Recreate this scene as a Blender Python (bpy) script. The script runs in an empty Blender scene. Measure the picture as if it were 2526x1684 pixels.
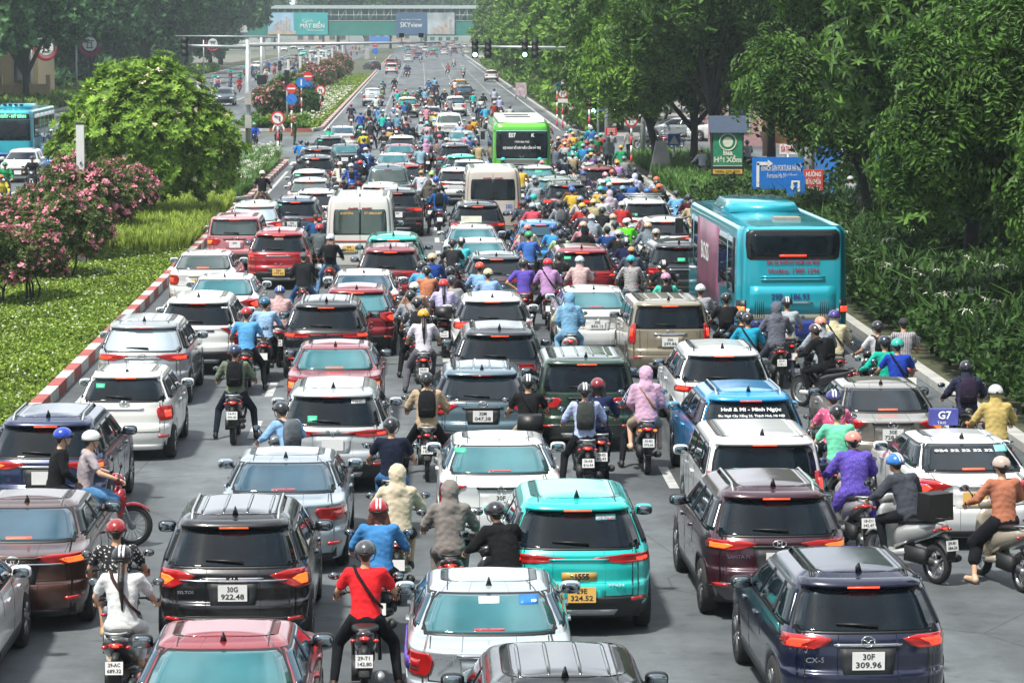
import bpy, math, random
import numpy as np
from mathutils import Vector, Matrix
from mathutils.bvhtree import BVHTree
R = math.radians
rng = np.random.default_rng(7)
random.seed(7)
scene = bpy.context.scene
COL = scene.collection
# ------------------------------------------------------------------ camera
FPX, W0, H0, CAMH = 7200.0, 2526.0, 1684.0, 7.4
PITCH = math.atan(782 / FPX)
YAW = math.atan(226 * math.cos(PITCH) / FPX)
cam_d = bpy.data.cameras.new('camera'); cam = bpy.data.objects.new('camera', cam_d); COL.objects.link(cam)
cam.location = (0, 0, CAMH)
cam.rotation_euler = (math.pi / 2 - PITCH, 0, -YAW)
cam_d.sensor_width = 36; cam_d.lens = FPX / W0 * 36; cam_d.clip_start = 1; cam_d.clip_end = 6000
scene.camera = cam
# ------------------------------------------------------------------ world, sun, exposure
SUN_EL, SUN_AZ = 62, 218     # azimuth from +Y clockwise
world = bpy.data.worlds.new('World'); scene.world = world; world.use_nodes = True
nt = world.node_tree; nt.nodes.clear()
wo = nt.nodes.new('ShaderNodeOutputWorld'); bg = nt.nodes.new('ShaderNodeBackground')
sky = nt.nodes.new('ShaderNodeTexSky'); sky.sky_type = 'NISHITA'; sky.sun_disc = False
sky.sun_elevation = R(SUN_EL); sky.sun_rotation = R(SUN_AZ); sky.air_density = 1.3; sky.dust_density = 2.0
tcw = nt.nodes.new('ShaderNodeTexCoord'); mpw = nt.nodes.new('ShaderNodeMapping'); mpw.inputs['Scale'].default_value = (1.6, 1.6, 4.5)
nzw = nt.nodes.new('ShaderNodeTexNoise'); nzw.inputs['Scale'].default_value = 2.2; nzw.inputs['Detail'].default_value = 7; nzw.inputs['Roughness'].default_value = .58
crw = nt.nodes.new('ShaderNodeValToRGB'); crw.color_ramp.elements[0].position = .38; crw.color_ramp.elements[1].position = .54
crw.color_ramp.elements[0].color = (0.12, .12, .12, 1)
mxw = nt.nodes.new('ShaderNodeMix'); mxw.data_type = 'RGBA'; mxw.inputs['B'].default_value = (16.5, 17.5, 18.6, 1)
L = nt.links.new
L(tcw.outputs['Generated'], mpw.inputs[0]); L(mpw.outputs[0], nzw.inputs['Vector']); L(nzw.outputs[0], crw.inputs[0])
spw = nt.nodes.new('ShaderNodeSeparateXYZ'); L(tcw.outputs['Generated'], spw.inputs[0]); mrw = nt.nodes.new('ShaderNodeMapRange')
mrw.inputs[1].default_value = -.5; mrw.inputs[2].default_value = .35; mrw.inputs[3].default_value = .30; mrw.inputs[4].default_value = 1.0; L(spw.outputs['Y'], mrw.inputs[0])
mlw = nt.nodes.new('ShaderNodeMath'); mlw.operation = 'MULTIPLY'; L(crw.outputs[0], mlw.inputs[0]); L(mrw.outputs[0], mlw.inputs[1]); L(mlw.outputs[0], mxw.inputs['Factor']); L(sky.outputs[0], mxw.inputs['A']); L(mxw.outputs['Result'], bg.inputs[0]); L(bg.outputs[0], wo.inputs[0])
bg.inputs[1].default_value = .062
sun_d = bpy.data.lights.new('sun', 'SUN'); sun = bpy.data.objects.new('sun', sun_d); COL.objects.link(sun)
sun_d.energy = 4.1; sun_d.angle = R(5); sun_d.color = (1, .955, .87)
_sd = Vector((math.sin(R(SUN_AZ)) * math.cos(R(SUN_EL)), math.cos(R(SUN_AZ)) * math.cos(R(SUN_EL)), math.sin(R(SUN_EL))))
sun.rotation_euler = _sd.to_track_quat('Z', 'Y').to_euler(); sun.location = (0, 0, 80)
scene.view_settings.view_transform = 'Standard'; scene.view_settings.look = 'None'
scene.view_settings.exposure = 0.66; scene.view_settings.gamma = 1
scene.render.engine = 'CYCLES'
try:
    scene.cycles.use_denoising = True; scene.cycles.max_bounces = 6; scene.cycles.volume_bounces = 0
    scene.cycles.transparent_max_bounces = 6; scene.cycles.diffuse_bounces = 3; scene.cycles.glossy_bounces = 3
except Exception: pass
# ------------------------------------------------------------------ pixel -> place on a level plane
_M = cam.rotation_euler.to_matrix()
def at(px, py, z=0.0):
    d = _M @ Vector((px - W0 / 2, H0 / 2 - py, -FPX))
    t = (z - CAMH) / d.z
    return Vector((d.x * t, d.y * t, z))
TL = dict(A1=(0, 0, 2.8), A2=(600, 0, 2.8), A3=(1200, 0, 2.8), A4=(1826, 0, 2.8), B1=(0, 500, 2.8), B2=(600, 500, 2.8), B3=(1200, 500, 2.8), B4=(1826, 500, 2.8),
          C1=(0, 1000, 2.293), C2=(600, 1000, 2.293), C3=(1200, 1000, 2.293), C4=(1826, 1000, 2.293),
          P=(600, 220, 7.84), Q=(860, 220, 6.918), R=(1150, 220, 6.918), S=(1260, 380, 5.345), T=(700, 360, 5.345), U=(600, 90, 7.84), V=(900, 60, 5.88), N=(0, 0, 1))
def tp(t, x, y):
    o = TL[t]; return o[0] + x / o[2], o[1] + y / o[2]
# ------------------------------------------------------------------ materials
_MC = {}
def srgb(h):
    if isinstance(h, (tuple, list)): return tuple(h[:3])
    h = h.lstrip('#'); c = [int(h[i:i + 2], 16) / 255 for i in (0, 2, 4)]
    return tuple(x / 12.92 if x <= .04045 else ((x + .055) / 1.055) ** 2.4 for x in c)
def mat(key, col=(.5, .5, .5), rough=.6, metal=0., coat=0., emit=0., var=.12, vs=6., bump=0., bs=30., spec=.5, col2=None, pat=None, ps=20., trans=0., island=0.):
    if key in _MC: return _MC[key]
    m = bpy.data.materials.new(key); m.use_nodes = True; t = m.node_tree; b = t.nodes['Principled BSDF']
    col = srgb(col); b.inputs['Roughness'].default_value = rough; b.inputs['Metallic'].default_value = metal
    b.inputs['Specular IOR Level'].default_value = spec
    b.inputs['Coat Weight'].default_value = coat; b.inputs['Coat IOR'].default_value = 1.5; b.inputs['Coat Roughness'].default_value = .04
    lk = t.links.new
    tc = t.nodes.new('ShaderNodeTexCoord')
    def noise(s, det=4):
        n = t.nodes.new('ShaderNodeTexNoise'); n.inputs['Scale'].default_value = s; n.inputs['Detail'].default_value = det
        lk(tc.outputs['Object'], n.inputs['Vector']); return n
    def mix(fac, a, c):
        x = t.nodes.new('ShaderNodeMix'); x.data_type = 'RGBA'
        if hasattr(fac, 'links'): lk(fac, x.inputs['Factor'])
        else: x.inputs['Factor'].default_value = fac
        for s_, v in (('A', a), ('B', c)):
            if hasattr(v, 'links'): lk(v, x.inputs[s_])
            else: x.inputs[s_].default_value = (*v, 1)
        return x.outputs['Result']
    c = col
    if pat:
        c2 = srgb(col2 or (.8, .8, .8))
        if pat in ('check', 'plaid'):
            ck = t.nodes.new('ShaderNodeTexChecker'); ck.inputs['Scale'].default_value = ps; lk(tc.outputs['Object'], ck.inputs['Vector'])
            ck.inputs[1].default_value = (*col, 1); ck.inputs[2].default_value = (*c2, 1); c = ck.outputs[0]
        elif pat == 'stripe':
            w = t.nodes.new('ShaderNodeTexWave'); w.inputs['Scale'].default_value = ps; lk(tc.outputs['Object'], w.inputs['Vector'])
            cr = t.nodes.new('ShaderNodeValToRGB'); cr.color_ramp.interpolation = 'CONSTANT'; cr.color_ramp.elements[1].position = .75; lk(w.outputs[0], cr.inputs[0])
            c = mix(cr.outputs[0], col, c2)
        else:
            v = t.nodes.new('ShaderNodeTexVoronoi'); v.inputs['Scale'].default_value = ps; lk(tc.outputs['Object'], v.inputs['Vector'])
            cr = t.nodes.new('ShaderNodeValToRGB'); cr.color_ramp.elements[0].position = .25; cr.color_ramp.elements[1].position = .35; lk(v.outputs[0], cr.inputs[0])
            c = mix(cr.outputs[0], c2, col)
    if island:
        g = t.nodes.new('ShaderNodeNewGeometry'); cr = t.nodes.new('ShaderNodeValToRGB'); e = cr.color_ramp.elements
        e[0].color = (*[x * (1 - island) for x in col], 1); e[1].color = (*srgb(col2 or col), 1); e[0].position = .0; e[1].position = 1
        lk(g.outputs['Random Per Island'], cr.inputs[0]); c = cr.outputs[0]
    if var:
        n = noise(vs); mr = t.nodes.new('ShaderNodeMapRange'); mr.inputs[1].default_value = .3; mr.inputs[2].default_value = .7
        mr.inputs[3].default_value = 1 - var; mr.inputs[4].default_value = 1 + var; lk(n.outputs[0], mr.inputs[0])
        x = t.nodes.new('ShaderNodeVectorMath'); x.operation = 'MULTIPLY'
        if hasattr(c, 'links'): lk(c, x.inputs[0])
        else: x.inputs[0].default_value = c
        lk(mr.outputs[0], x.inputs[1]); c = x.outputs[0]
    if hasattr(c, 'links'): lk(c, b.inputs['Base Color'])
    else: b.inputs['Base Color'].default_value = (*c, 1)
    if bump:
        n = noise(bs, 3); bp = t.nodes.new('ShaderNodeBump'); bp.inputs['Strength'].default_value = bump; bp.inputs['Distance'].default_value = .02
        lk(n.outputs[0], bp.inputs['Height']); lk(bp.outputs[0], b.inputs['Normal'])
    if emit:
        b.inputs['Emission Color'].default_value = (*col, 1); b.inputs['Emission Strength'].default_value = emit
    if trans:
        tr = t.nodes.new('ShaderNodeBsdfTranslucent'); ms = t.nodes.new('ShaderNodeMixShader'); ms.inputs[0].default_value = trans
        if hasattr(c, 'links'): lk(c, tr.inputs[0])
        else: tr.inputs[0].default_value = (*c, 1)
        lk(b.outputs[0], ms.inputs[1]); lk(tr.outputs[0], ms.inputs[2]); lk(ms.outputs[0], t.nodes['Material Output'].inputs[0])
    _MC[key] = m; return m
def paint(h):
    m = _paint(h)
    if 'dusted' not in m:
        m['dusted'] = 1; t = m.node_tree; b = t.nodes['Principled BSDF']; tc = t.nodes.new('ShaderNodeTexCoord'); n = t.nodes.new('ShaderNodeTexNoise'); n.inputs['Scale'].default_value = 2.6; n.inputs['Detail'].default_value = 8; n.inputs['Roughness'].default_value = .65; t.links.new(tc.outputs['Object'], n.inputs['Vector'])
        r = t.nodes.new('ShaderNodeMapRange'); r.inputs[1].default_value = .35; r.inputs[2].default_value = .7; r.inputs[3].default_value = .0; r.inputs[4].default_value = .05; t.links.new(n.outputs[0], r.inputs[0])
        src = b.inputs['Base Color'].links[0].from_socket; x = t.nodes.new('ShaderNodeMix'); x.data_type = 'RGBA'; x.inputs['B'].default_value = (.30, .27, .23, 1); t.links.new(r.outputs[0], x.inputs['Factor']); t.links.new(src, x.inputs['A']); t.links.new(x.outputs['Result'], b.inputs['Base Color'])
        r2 = t.nodes.new('ShaderNodeMapRange'); r2.inputs[1].default_value = .3; r2.inputs[2].default_value = .7; r2.inputs[3].default_value = .03; r2.inputs[4].default_value = .16; t.links.new(n.outputs[0], r2.inputs[0]); t.links.new(r2.outputs[0], b.inputs['Coat Roughness'])
    return m
def _paint(h):
    lum = sum(srgb(h)) / 3
    return mat('paint_' + str(h), h, rough=.28, metal=.0 if lum > .5 else .3, coat=1., var=.05, vs=1.3, bump=.02, bs=60)
def cloth(h, pat=None, h2=None, ps=20.):
    return mat(f'cloth_{h}_{pat}_{h2}_{ps}', h, rough=.9, var=.16, vs=7, bump=1., bs=9, spec=.2, pat=pat, col2=h2, ps=ps)
def plastic(h, r=.4): return mat(f'plastic_{h}_{r}', h, rough=r, var=.08, bump=.03)
GLASS = mat('tinted_glass', (.012, .02, .024), rough=.06, metal=.0, coat=1., var=.25, vs=1.5, spec=1.0)
def glass(k):
    return {'d': mat('glass_dark', (.005, .010, .015), rough=.04, coat=.0, var=.5, vs=2.2, spec=.33),
            't': mat('glass_teal', (.035, .15, .17), rough=.06, coat=.3, var=.3, vs=1.2, spec=.8, metal=.25),
            'b': mat('glass_blue', (.025, .07, .105), rough=.06, coat=.2, var=.3, vs=1.2, spec=.8, metal=.2),
            'g': mat('glass_grey', (.06, .085, .08), rough=.08, coat=.2, var=.35, vs=1.2, spec=.9, metal=.2),
            's': mat('glass_silver_film', (.42, .50, .55), rough=.18, coat=1, var=.15, vs=1.2, metal=.35)}[k]
BLACK = plastic('#141516', .45); DARK = plastic('#232628', .6); RUB = mat('rubber', (.018, .018, .019), rough=.85, var=.2, bump=.2, bs=80)
CHROME = mat('chrome', (.72, .73, .74), rough=.12, metal=1, var=.03); STEEL = mat('galvanised_steel', (.42, .45, .46), rough=.45, metal=.55, var=.12, vs=3)
ALLOY = mat('alloy', (.30, .31, .32), rough=.35, metal=.8); MIRR = mat('mirror_glass', (.34, .40, .43), rough=.03, metal=1, var=0)
LRED = mat('lamp_red', (.42, .012, .012), rough=.15, coat=1, var=.1); LLIT = mat('lamp_red_lit', (1, .045, .02), rough=.3, emit=1.2, var=0)
LBRK = mat('brake_strip_lit', (1, .09, .03), rough=.3, emit=1.0, var=0); LAMB = mat('lamp_amber_lit', (1, .14, .02), rough=.3, emit=1.2, var=0)
LWHT = mat('lamp_white', (.75, .78, .8), rough=.1, coat=1, var=.05); LWON = mat('headlamp_lit', (1, .95, .85), rough=.2, emit=6, var=0)
LGRN = mat('signal_green_lit', (.35, 1, .62), rough=.2, emit=6, var=0)
PWHT = mat('plate_white', (.72, .73, .72), rough=.4, var=.06); PYEL = mat('plate_yellow', (.78, .47, .12), rough=.4, var=.06); INK = mat('ink', (.02, .02, .025), rough=.6, var=0)
SKIN = mat('skin', (.47, .26, .16), rough=.55, var=.08, vs=12); SKIN2 = mat('skin_light', (.60, .37, .25), rough=.55, var=.08, vs=12); HAIR = mat('hair', (.016, .012, .011), rough=.45, var=.2, bump=.5, bs=60)
HAIRB = mat('hair_red_brown', (.10, .03, .018), rough=.45, var=.2, bump=.5, bs=60)
# ------------------------------------------------------------------ mesh builder
class MB:
    def __init__(s): s.v = []; s.f = []; s.m = []; s.n = 0
    def add(s, V, F, m=0):
        V = [tuple(p) for p in V]; s.v += V; o = s.n
        for f in F: s.f.append(tuple(i + o for i in f)); s.m.append(m)
        s.n += len(V); return s
    def join(s, o, M=None, m=None):
        V = [tuple(M @ Vector(p)) for p in o.v] if M else o.v
        k = s.n; s.v += V; s.f += [tuple(i + k for i in f) for f in o.f]; s.m += o.m if m is None else [m] * len(o.f); s.n += len(V); return s
    def box(s, c, d, m=0, M=None, t=1., tx=None):
        x, y, z = d[0] / 2, d[1] / 2, d[2] / 2; tx = t if tx is None else tx
        P = [(-x, -y, -z), (x, -y, -z), (x, y, -z), (-x, y, -z), (-x * tx, -y * t, z), (x * tx, -y * t, z), (x * tx, y * t, z), (-x * tx, y * t, z)]
        P = [Vector(p) for p in P]
        if M: P = [M @ p for p in P]
        P = [p + Vector(c) for p in P]
        return s.add(P, [(0, 3, 2, 1), (4, 5, 6, 7), (0, 1, 5, 4), (1, 2, 6, 5), (2, 3, 7, 6), (3, 0, 4, 7)], m)
    def loft(s, rings, m=0, caps=True):
        n = len(rings[0]); V = [p for r in rings for p in r]; F = []
        for i in range(len(rings) - 1):
            for j in range(n):
                k = (j + 1) % n; F.append((i * n + j, i * n + k, (i + 1) * n + k, (i + 1) * n + j))
        if caps: F.append(tuple(range(n))[::-1]); F.append(tuple(range((len(rings) - 1) * n, len(rings) * n)))
        return s.add(V, F, m)
    def tube(s, pts, r, n=8, m=0, caps=True):
        pts = [Vector(p) for p in pts]; rs = r if isinstance(r, (list, tuple)) else [r] * len(pts); rings = []
        up = None
        for i, p in enumerate(pts):
            d = (pts[min(i + 1, len(pts) - 1)] - pts[max(i - 1, 0)]).normalized()
            if up is None: up = Vector((0, 0, 1)) if abs(d.z) < .9 else Vector((0, 1, 0))
            a = d.cross(up).normalized(); b = a.cross(d).normalized(); up = b
            rr = rs[i] if isinstance(rs[i], (tuple, list)) else (rs[i], rs[i])
            rings.append([p + a * math.cos(t) * rr[0] + b * math.sin(t) * rr[1] for t in [2 * math.pi * k / n for k in range(n)]])
        return s.loft(rings, m, caps)
    def lathe(s, prof, c=(0, 0, 0), axis='Z', n=16, m=0, caps=True):   # prof: (radius, height)
        rings = []
        for r, h in prof:
            ring = []
            for k in range(n):
                a = 2 * math.pi * k / n; x, y = r * math.cos(a), r * math.sin(a)
                p = {'Z': (x, y, h), 'X': (h, x, y), 'Y': (y, h, x)}[axis]
                ring.append((p[0] + c[0], p[1] + c[1], p[2] + c[2]))
            rings.append(ring)
        return s.loft(rings, m, caps)
    def ell(s, c, r, n=12, k=8, m=0, M=None, lo=-1., hi=1.):
        rings = []
        for i in range(k + 1):
            a = lo + (hi - lo) * i / k; a = max(-.9995, min(.9995, math.sin(a * math.pi / 2))); q = math.sqrt(1 - a * a)
            ring = []
            for j in range(n):
                t = 2 * math.pi * j / n; p = Vector((r[0] * q * math.cos(t), r[1] * q * math.sin(t), r[2] * a))
                if M: p = M @ p
                ring.append(p + Vector(c))
            rings.append(ring)
        return s.loft(rings, m, True)
    def mesh(s, name, smooth=True):
        me = bpy.data.meshes.new(name); me.from_pydata(s.v, [], s.f)
        me.polygons.foreach_set('material_index', s.m)
        me.polygons.foreach_set('use_smooth', [smooth] * len(s.f)); me.update()
        return me
    def build(s, name, mats, parent=None, smooth=True, loc=None):
        return link(name, s.mesh(name, smooth), mats, parent, loc)
def link(name, me, mats, parent=None, loc=None, rot=None):
    if not isinstance(mats, (list, tuple)): mats = [mats]
    while len(me.materials) < len(mats): me.materials.append(mats[len(me.materials)])
    o = bpy.data.objects.new(name, me); COL.objects.link(o)
    for i, m_ in enumerate(mats): o.material_slots[i].link = 'OBJECT'; o.material_slots[i].material = m_
    if parent: o.parent = parent
    if loc is not None: o.location = loc
    if rot is not None: o.rotation_euler = rot
    return o
def np_mesh(name, V, F, mi=None, smooth=False):   # V (n,3), F (k,q) all faces with q corners
    me = bpy.data.meshes.new(name); V = np.asarray(V, np.float32); F = np.asarray(F, np.int32); q = F.shape[1]
    me.vertices.add(len(V)); me.vertices.foreach_set('co', V.ravel()); me.loops.add(F.size); me.loops.foreach_set('vertex_index', F.ravel())
    me.polygons.add(len(F)); me.polygons.foreach_set('loop_start', np.arange(0, F.size, q, dtype=np.int32)); me.polygons.foreach_set('loop_total', np.full(len(F), q, np.int32))
    if mi is not None: me.polygons.foreach_set('material_index', np.asarray(mi, np.int32))
    me.polygons.foreach_set('use_smooth', np.full(len(F), smooth)); me.update(calc_edges=True); return me
def tag(o, label=None, cat=None, group=None, kind=None):
    if label: o['label'] = label
    if cat: o['category'] = cat
    if group: o['group'] = group
    if kind: o['kind'] = kind
    return o
def empty(name, loc=(0, 0, 0), rz=0.):
    o = bpy.data.objects.new(name, None); COL.objects.link(o); o.location = loc; o.rotation_euler = (0, 0, rz); o.empty_display_size = .2; return o
_TC = {}
def text_mesh(txt, size=.1, ext=.001, bold=0., align='CENTER', res=2):
    k = (txt, size, ext, bold, align)
    if k in _TC: return _TC[k]
    cu = bpy.data.curves.new('writing', 'FONT'); cu.body = txt; cu.size = size; cu.extrude = ext; cu.offset = bold; cu.align_x = align; cu.align_y = 'CENTER'; cu.resolution_u = res
    o = bpy.data.objects.new('writing', cu); COL.objects.link(o); dg = bpy.context.evaluated_depsgraph_get()
    me = bpy.data.meshes.new_from_object(o.evaluated_get(dg)); bpy.data.objects.remove(o); me.materials.clear(); _TC[k] = me; return me
def text(txt, size, m, parent, loc, rot=(math.pi / 2, 0, 0), name='lettering', width=None, bold=0., ext=.001):
    me = text_mesh(txt, size, ext, bold)
    o = link(name, me, m, parent, loc, rot)
    if width:
        xs = [v.co.x for v in me.vertices]; w = max(xs) - min(xs) if xs else 1; o.scale = (width / w, 1, 1)
    return o
# ------------------------------------------------------------------ cars
def catmull(K, per):
    K = np.array(K, float); out = []
    for i in range(len(K) - 1):
        p0, p1, p2, p3 = K[max(i - 1, 0)], K[i], K[i + 1], K[min(i + 2, len(K) - 1)]
        for j in range(per):
            t = j / per; out.append(.5 * ((2 * p1) + (-p0 + p2) * t * .55 * 2 * .8 + 0 * t) if False else
                                    (p1 * (2 * t**3 - 3 * t * t + 1) + p2 * (-2 * t**3 + 3 * t * t) + (p2 - p0) * .33 * (t**3 - 2 * t * t + t) + (p3 - p1) * .33 * (t**3 - t * t)))
    out.append(K[-1]); return np.array(out)
STY = {
 'suv': dict(L=4.5, W=1.83, H=1.66, rows=[(.24, .14, .15, .93), (.42, .03, .04, .985), (.60, 0, 0, 1), (.66, .015, .01, 1), (.70, .055, .03, .998), (.84, .05, .07, .998), (.95, .07, .2, .985), (1.01, .07, .95, .97), (1.09, .13, 1.12, .945), (1.46, .44, 1.85, .775), (1.56, .52, 2.05, .71), (1.62, .68, 2.3, .60)], n=2.75, m=11, g=(1.09, 1.47), axl=(.82, .86), wr=.35),
 'low': dict(L=4.4, W=1.80, H=1.53, rows=[(.22, .14, .15, .93), (.40, .03, .04, .985), (.58, 0, 0, 1), (.64, .015, .01, 1), (.68, .055, .03, .998), (.82, .05, .07, .998), (.91, .07, .25, .985), (.96, .08, .95, .965), (1.04, .14, 1.15, .94), (1.35, .60, 1.85, .76), (1.44, .72, 2.05, .69), (1.49, .92, 2.3, .58)], n=2.6, m=10, g=(1.03, 1.36), axl=(.82, .86), wr=.33),
 'sedan': dict(L=4.6, W=1.78, H=1.46, rows=[(.2, .1, .12, .93), (.4, .02, .03, .985), (.55, 0, 0, 1), (.61, .01, .01, 1), (.65, .05, .03, .998), (.80, .045, .07, .998), (.92, .02, .22, .985), (.985, .04, .7, .965), (1.03, .46, 1.1, .93), (1.08, .58, 1.2, .91), (1.34, 1.16, 1.85, .745), (1.40, 1.34, 2.05, .68), (1.43, 1.55, 2.25, .58)], n=2.7, m=10.5, g=(1.07, 1.35), axl=(.95, .88), wr=.32),
 'hatch': dict(L=3.8, W=1.66, H=1.5, rows=[(.2, .1, .1, .93), (.4, .02, .02, .985), (.56, 0, 0, 1), (.62, .015, .01, 1), (.66, .05, .04, .998), (.8, .05, .08, .998), (.92, .07, .25, .98), (.98, .08, .75, .96), (1.05, .11, .9, .94), (1.35, .38, 1.5, .77), (1.43, .48, 1.65, .70), (1.475, .64, 1.9, .59)], n=2.9, m=11, g=(1.04, 1.36), axl=(.62, .72), wr=.29),
 'box': dict(L=4.1, W=1.74, H=1.66, rows=[(.24, .1, .1, .94), (.42, .02, .03, .99), (.58, 0, 0, 1), (.63, .01, .01, 1), (.66, .045, .03, 1), (.84, .04, .06, 1), (.98, .045, .2, .99), (1.04, .05, .85, .98), (1.10, .07, .98, .965), (1.50, .19, 1.5, .87), (1.58, .24, 1.65, .82), (1.625, .36, 1.85, .73)], n=4., m=18, g=(1.09, 1.5), axl=(.68, .75), wr=.32),
 'van': dict(L=5.8, W=2.0, H=2.5, rows=[(.3, .08, .1, .95), (.5, .01, .01, .99), (.9, 0, .04, 1), (1.15, .02, .15, 1), (1.3, .03, .6, .99), (1.42, .04, .85, .985), (2.1, .09, 1.5, .94), (2.33, .13, 1.8, .90), (2.43, .2, 2.0, .85), (2.47, .34, 2.2, .76)], n=6., m=30, g=(1.40, 2.08), axl=(1.15, .95), wr=.34),
 'pickup': dict(L=5.3, W=1.86, H=1.8, rows=[(.36, .1, .12, .93), (.5, .02, .03, .985), (.7, 0, 0, 1), (.9, 0, .05, 1), (1.04, .01, .15, .99), (1.09, .05, .5, .98), (1.11, .25, .95, .97), (1.12, 1.35, 1.1, .95), (1.18, 1.5, 1.2, .93), (1.58, 1.72, 2.0, .80), (1.68, 1.8, 2.2, .75), (1.73, 1.95, 2.4, .66)], n=4.5, m=18, g=(1.17, 1.58), axl=(1.15, .95), wr=.38),
}
class Surf:
    def __init__(s, d):
        s.d = d; s.L, s.W = d['L'], d['W']; T = catmull(d['rows'], 5); T[:, 0] = np.maximum.accumulate(T[:, 0] + np.arange(len(T)) * 1e-6); s.T = T; s.n, s.m = d['n'], d['m']
    def at(s, z):
        r, f, w = [np.interp(z, s.T[:, 0], s.T[:, i]) for i in (1, 2, 3)]
        a = (s.L - r - f) / 2; return -s.L / 2 + r + a, a, w * s.W / 2
    def rear(s, x, z, sg=-1):
        yc, a, w = s.at(z); q = min(abs(x) / w, .9995); return Vector((x, yc + sg * a * (1 - q ** s.n) ** (1 / s.m), z))
    def front(s, x, z): return s.rear(x, z, 1)
    def side(s, y, z, sg=1):
        yc, a, w = s.at(z); q = min(abs(y - yc) / a, .9995); return Vector((sg * w * (1 - q ** s.m) ** (1 / s.n), y, z))
    def patch(s, fn, rows, off=.004, nx=10, sub=4, mb=None, m=0, skirt=.02):
        mb = mb or MB(); rows = np.array(rows, float); RR = []
        for i in range(len(rows) - 1):
            for j in range(sub): RR.append(rows[i] + (rows[i + 1] - rows[i]) * j / sub)
        RR.append(rows[-1]); G = []; e = .01
        for z, u0, u1 in RR:
            line = []
            for k in range(nx + 1):
                u = u0 + (u1 - u0) * k / nx; p = fn(u, z); du = fn(u + e, z) - fn(u - e, z); dv = fn(u, z + e) - fn(u, z - e)
                N = du.cross(dv)
                if N.length < 1e-9: N = Vector((0, 0, 1))
                N.normalize()
                if N.dot(Vector((p.x, p.y if fn != s.side else 0, .3))) < 0: N = -N
                line.append((p, N))
            G.append(line)
        h, w = len(G), nx + 1
        V = [p + N * off for l in G for p, N in l]; F = [(i * w + j, i * w + j + 1, (i + 1) * w + j + 1, (i + 1) * w + j) for i in range(h - 1) for j in range(w - 1)]
        B = [(0, j) for j in range(w)] + [(i, w - 1) for i in range(1, h)] + [(h - 1, j) for j in range(w - 2, -1, -1)] + [(i, 0) for i in range(h - 2, 0, -1)]
        b0 = len(V); V += [G[i][j][0] - G[i][j][1] * skirt for i, j in B]; nb = len(B)
        for k in range(nb):
            q = (k + 1) % nb; i, j = B[k]; i2, j2 = B[q]; F.append((i * w + j, b0 + k, b0 + q, i2 * w + j2))
        mb.add(V, F, m); return mb
def car_body(S):
    d = S.d; T = S.T; zs = .80 if 'zs' not in d else d['zs']; z0 = T[0, 0]; wr = d['wr'] + .06
    if d['L'] > 5: zs = .95
    if d['H'] > 2.8: zs = 1.15
    ya = (-S.L / 2 + d['axl'][0], S.L / 2 - d['axl'][1])
    xs = [0, .12, .25, .4, .55, .68, .78, .86]; yq = list(np.linspace(-.9, .9, 56)); loop = []
    q0 = (1 - .9 ** S.m) ** (1 / S.n)
    xs = [x * q0 / .93 for x in xs if x * q0 / .93 < q0 - .03]
    cor = [.995, .97, .94]
    rq = [('x', x, -1) for x in xs] + [('y', -c, 0) for c in cor if S.m > 4] + [('y', y, 0) for y in yq] + [('y', c, 0) for c in cor[::-1]] + [('x', x, 1) for x in xs[::-1]]
    pts = []
    for k, a, sg in rq:
        if k == 'x': pts.append((a, sg * (1 - a ** S.n) ** (1 / S.m)))
        else: pts.append(((1 - abs(a) ** S.m) ** (1 / S.n), a))
    # sort: rear centre -> right side -> front centre, then mirror
    full = pts + [(-x, y) for x, y in pts[::-1] if x > 1e-6]
    rings = []
    for z in T[:, 0]:
        yc, a, w = S.at(z); ring = []
        for x, y in full:
            Y = yc + a * y; zz = z
            if z < zs:
                zb = z0
                for k in ya:
                    dd = abs(Y - k)
                    if dd < wr and abs(x) > .5: zb = max(zb, d['wr'] + math.sqrt(wr * wr - dd * dd) - .01)
                zb = min(zb, zs - .03); zz = zb + (z - z0) * (zs - zb) / (zs - z0)
            ring.append((x * w, Y, zz))
        rings.append(ring)
    zt = T[-1, 0]; yc, a, w = S.at(zt); crown = d['H'] - zt
    mb = MB(); mb.loft(rings, 0, False); mb.f.append(tuple(range(len(full)))[::-1]); mb.m.append(0)
    base = (len(rings) - 1) * len(full); nr = len(pts); nf = len(full); mirr = {}
    left = [k for k in range(len(pts)) if pts[k][0] > 1e-6][::-1]
    for i in range(nr): mirr[i] = i if pts[i][0] <= 1e-6 else nr + left.index(i)
    K = 8; grid = []
    for i, (x, y) in enumerate(pts):
        row = [base + i]; e = min(1, (1 - abs(y)) * 3.5) ** .6
        for k in range(1, K):
            u = 1 - 2 * k / K; mb.v.append((x * w * u, yc + a * y, zt + crown * e * (1 - (u * x) ** 2) * (1 - u * u) ** .35)); row.append(mb.n); mb.n += 1
        row.append(base + mirr[i]); grid.append(row)
    for i in range(nr - 1):
        for k in range(K):
            q = (grid[i][k], grid[i][k + 1], grid[i + 1][k + 1], grid[i + 1][k])
            q = tuple(dict.fromkeys(q))
            if len(q) > 2: mb.f.append(q); mb.m.append(0)
    # dark floor and wheel wells
    mb.box((0, 0, .38), (S.W * .82, S.L * .9, .28), 1)
    bv = BVHTree.FromPolygons([Vector(v) for v in mb.v], mb.f)
    return mb, bv, ya
WHEELS = {}
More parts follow.
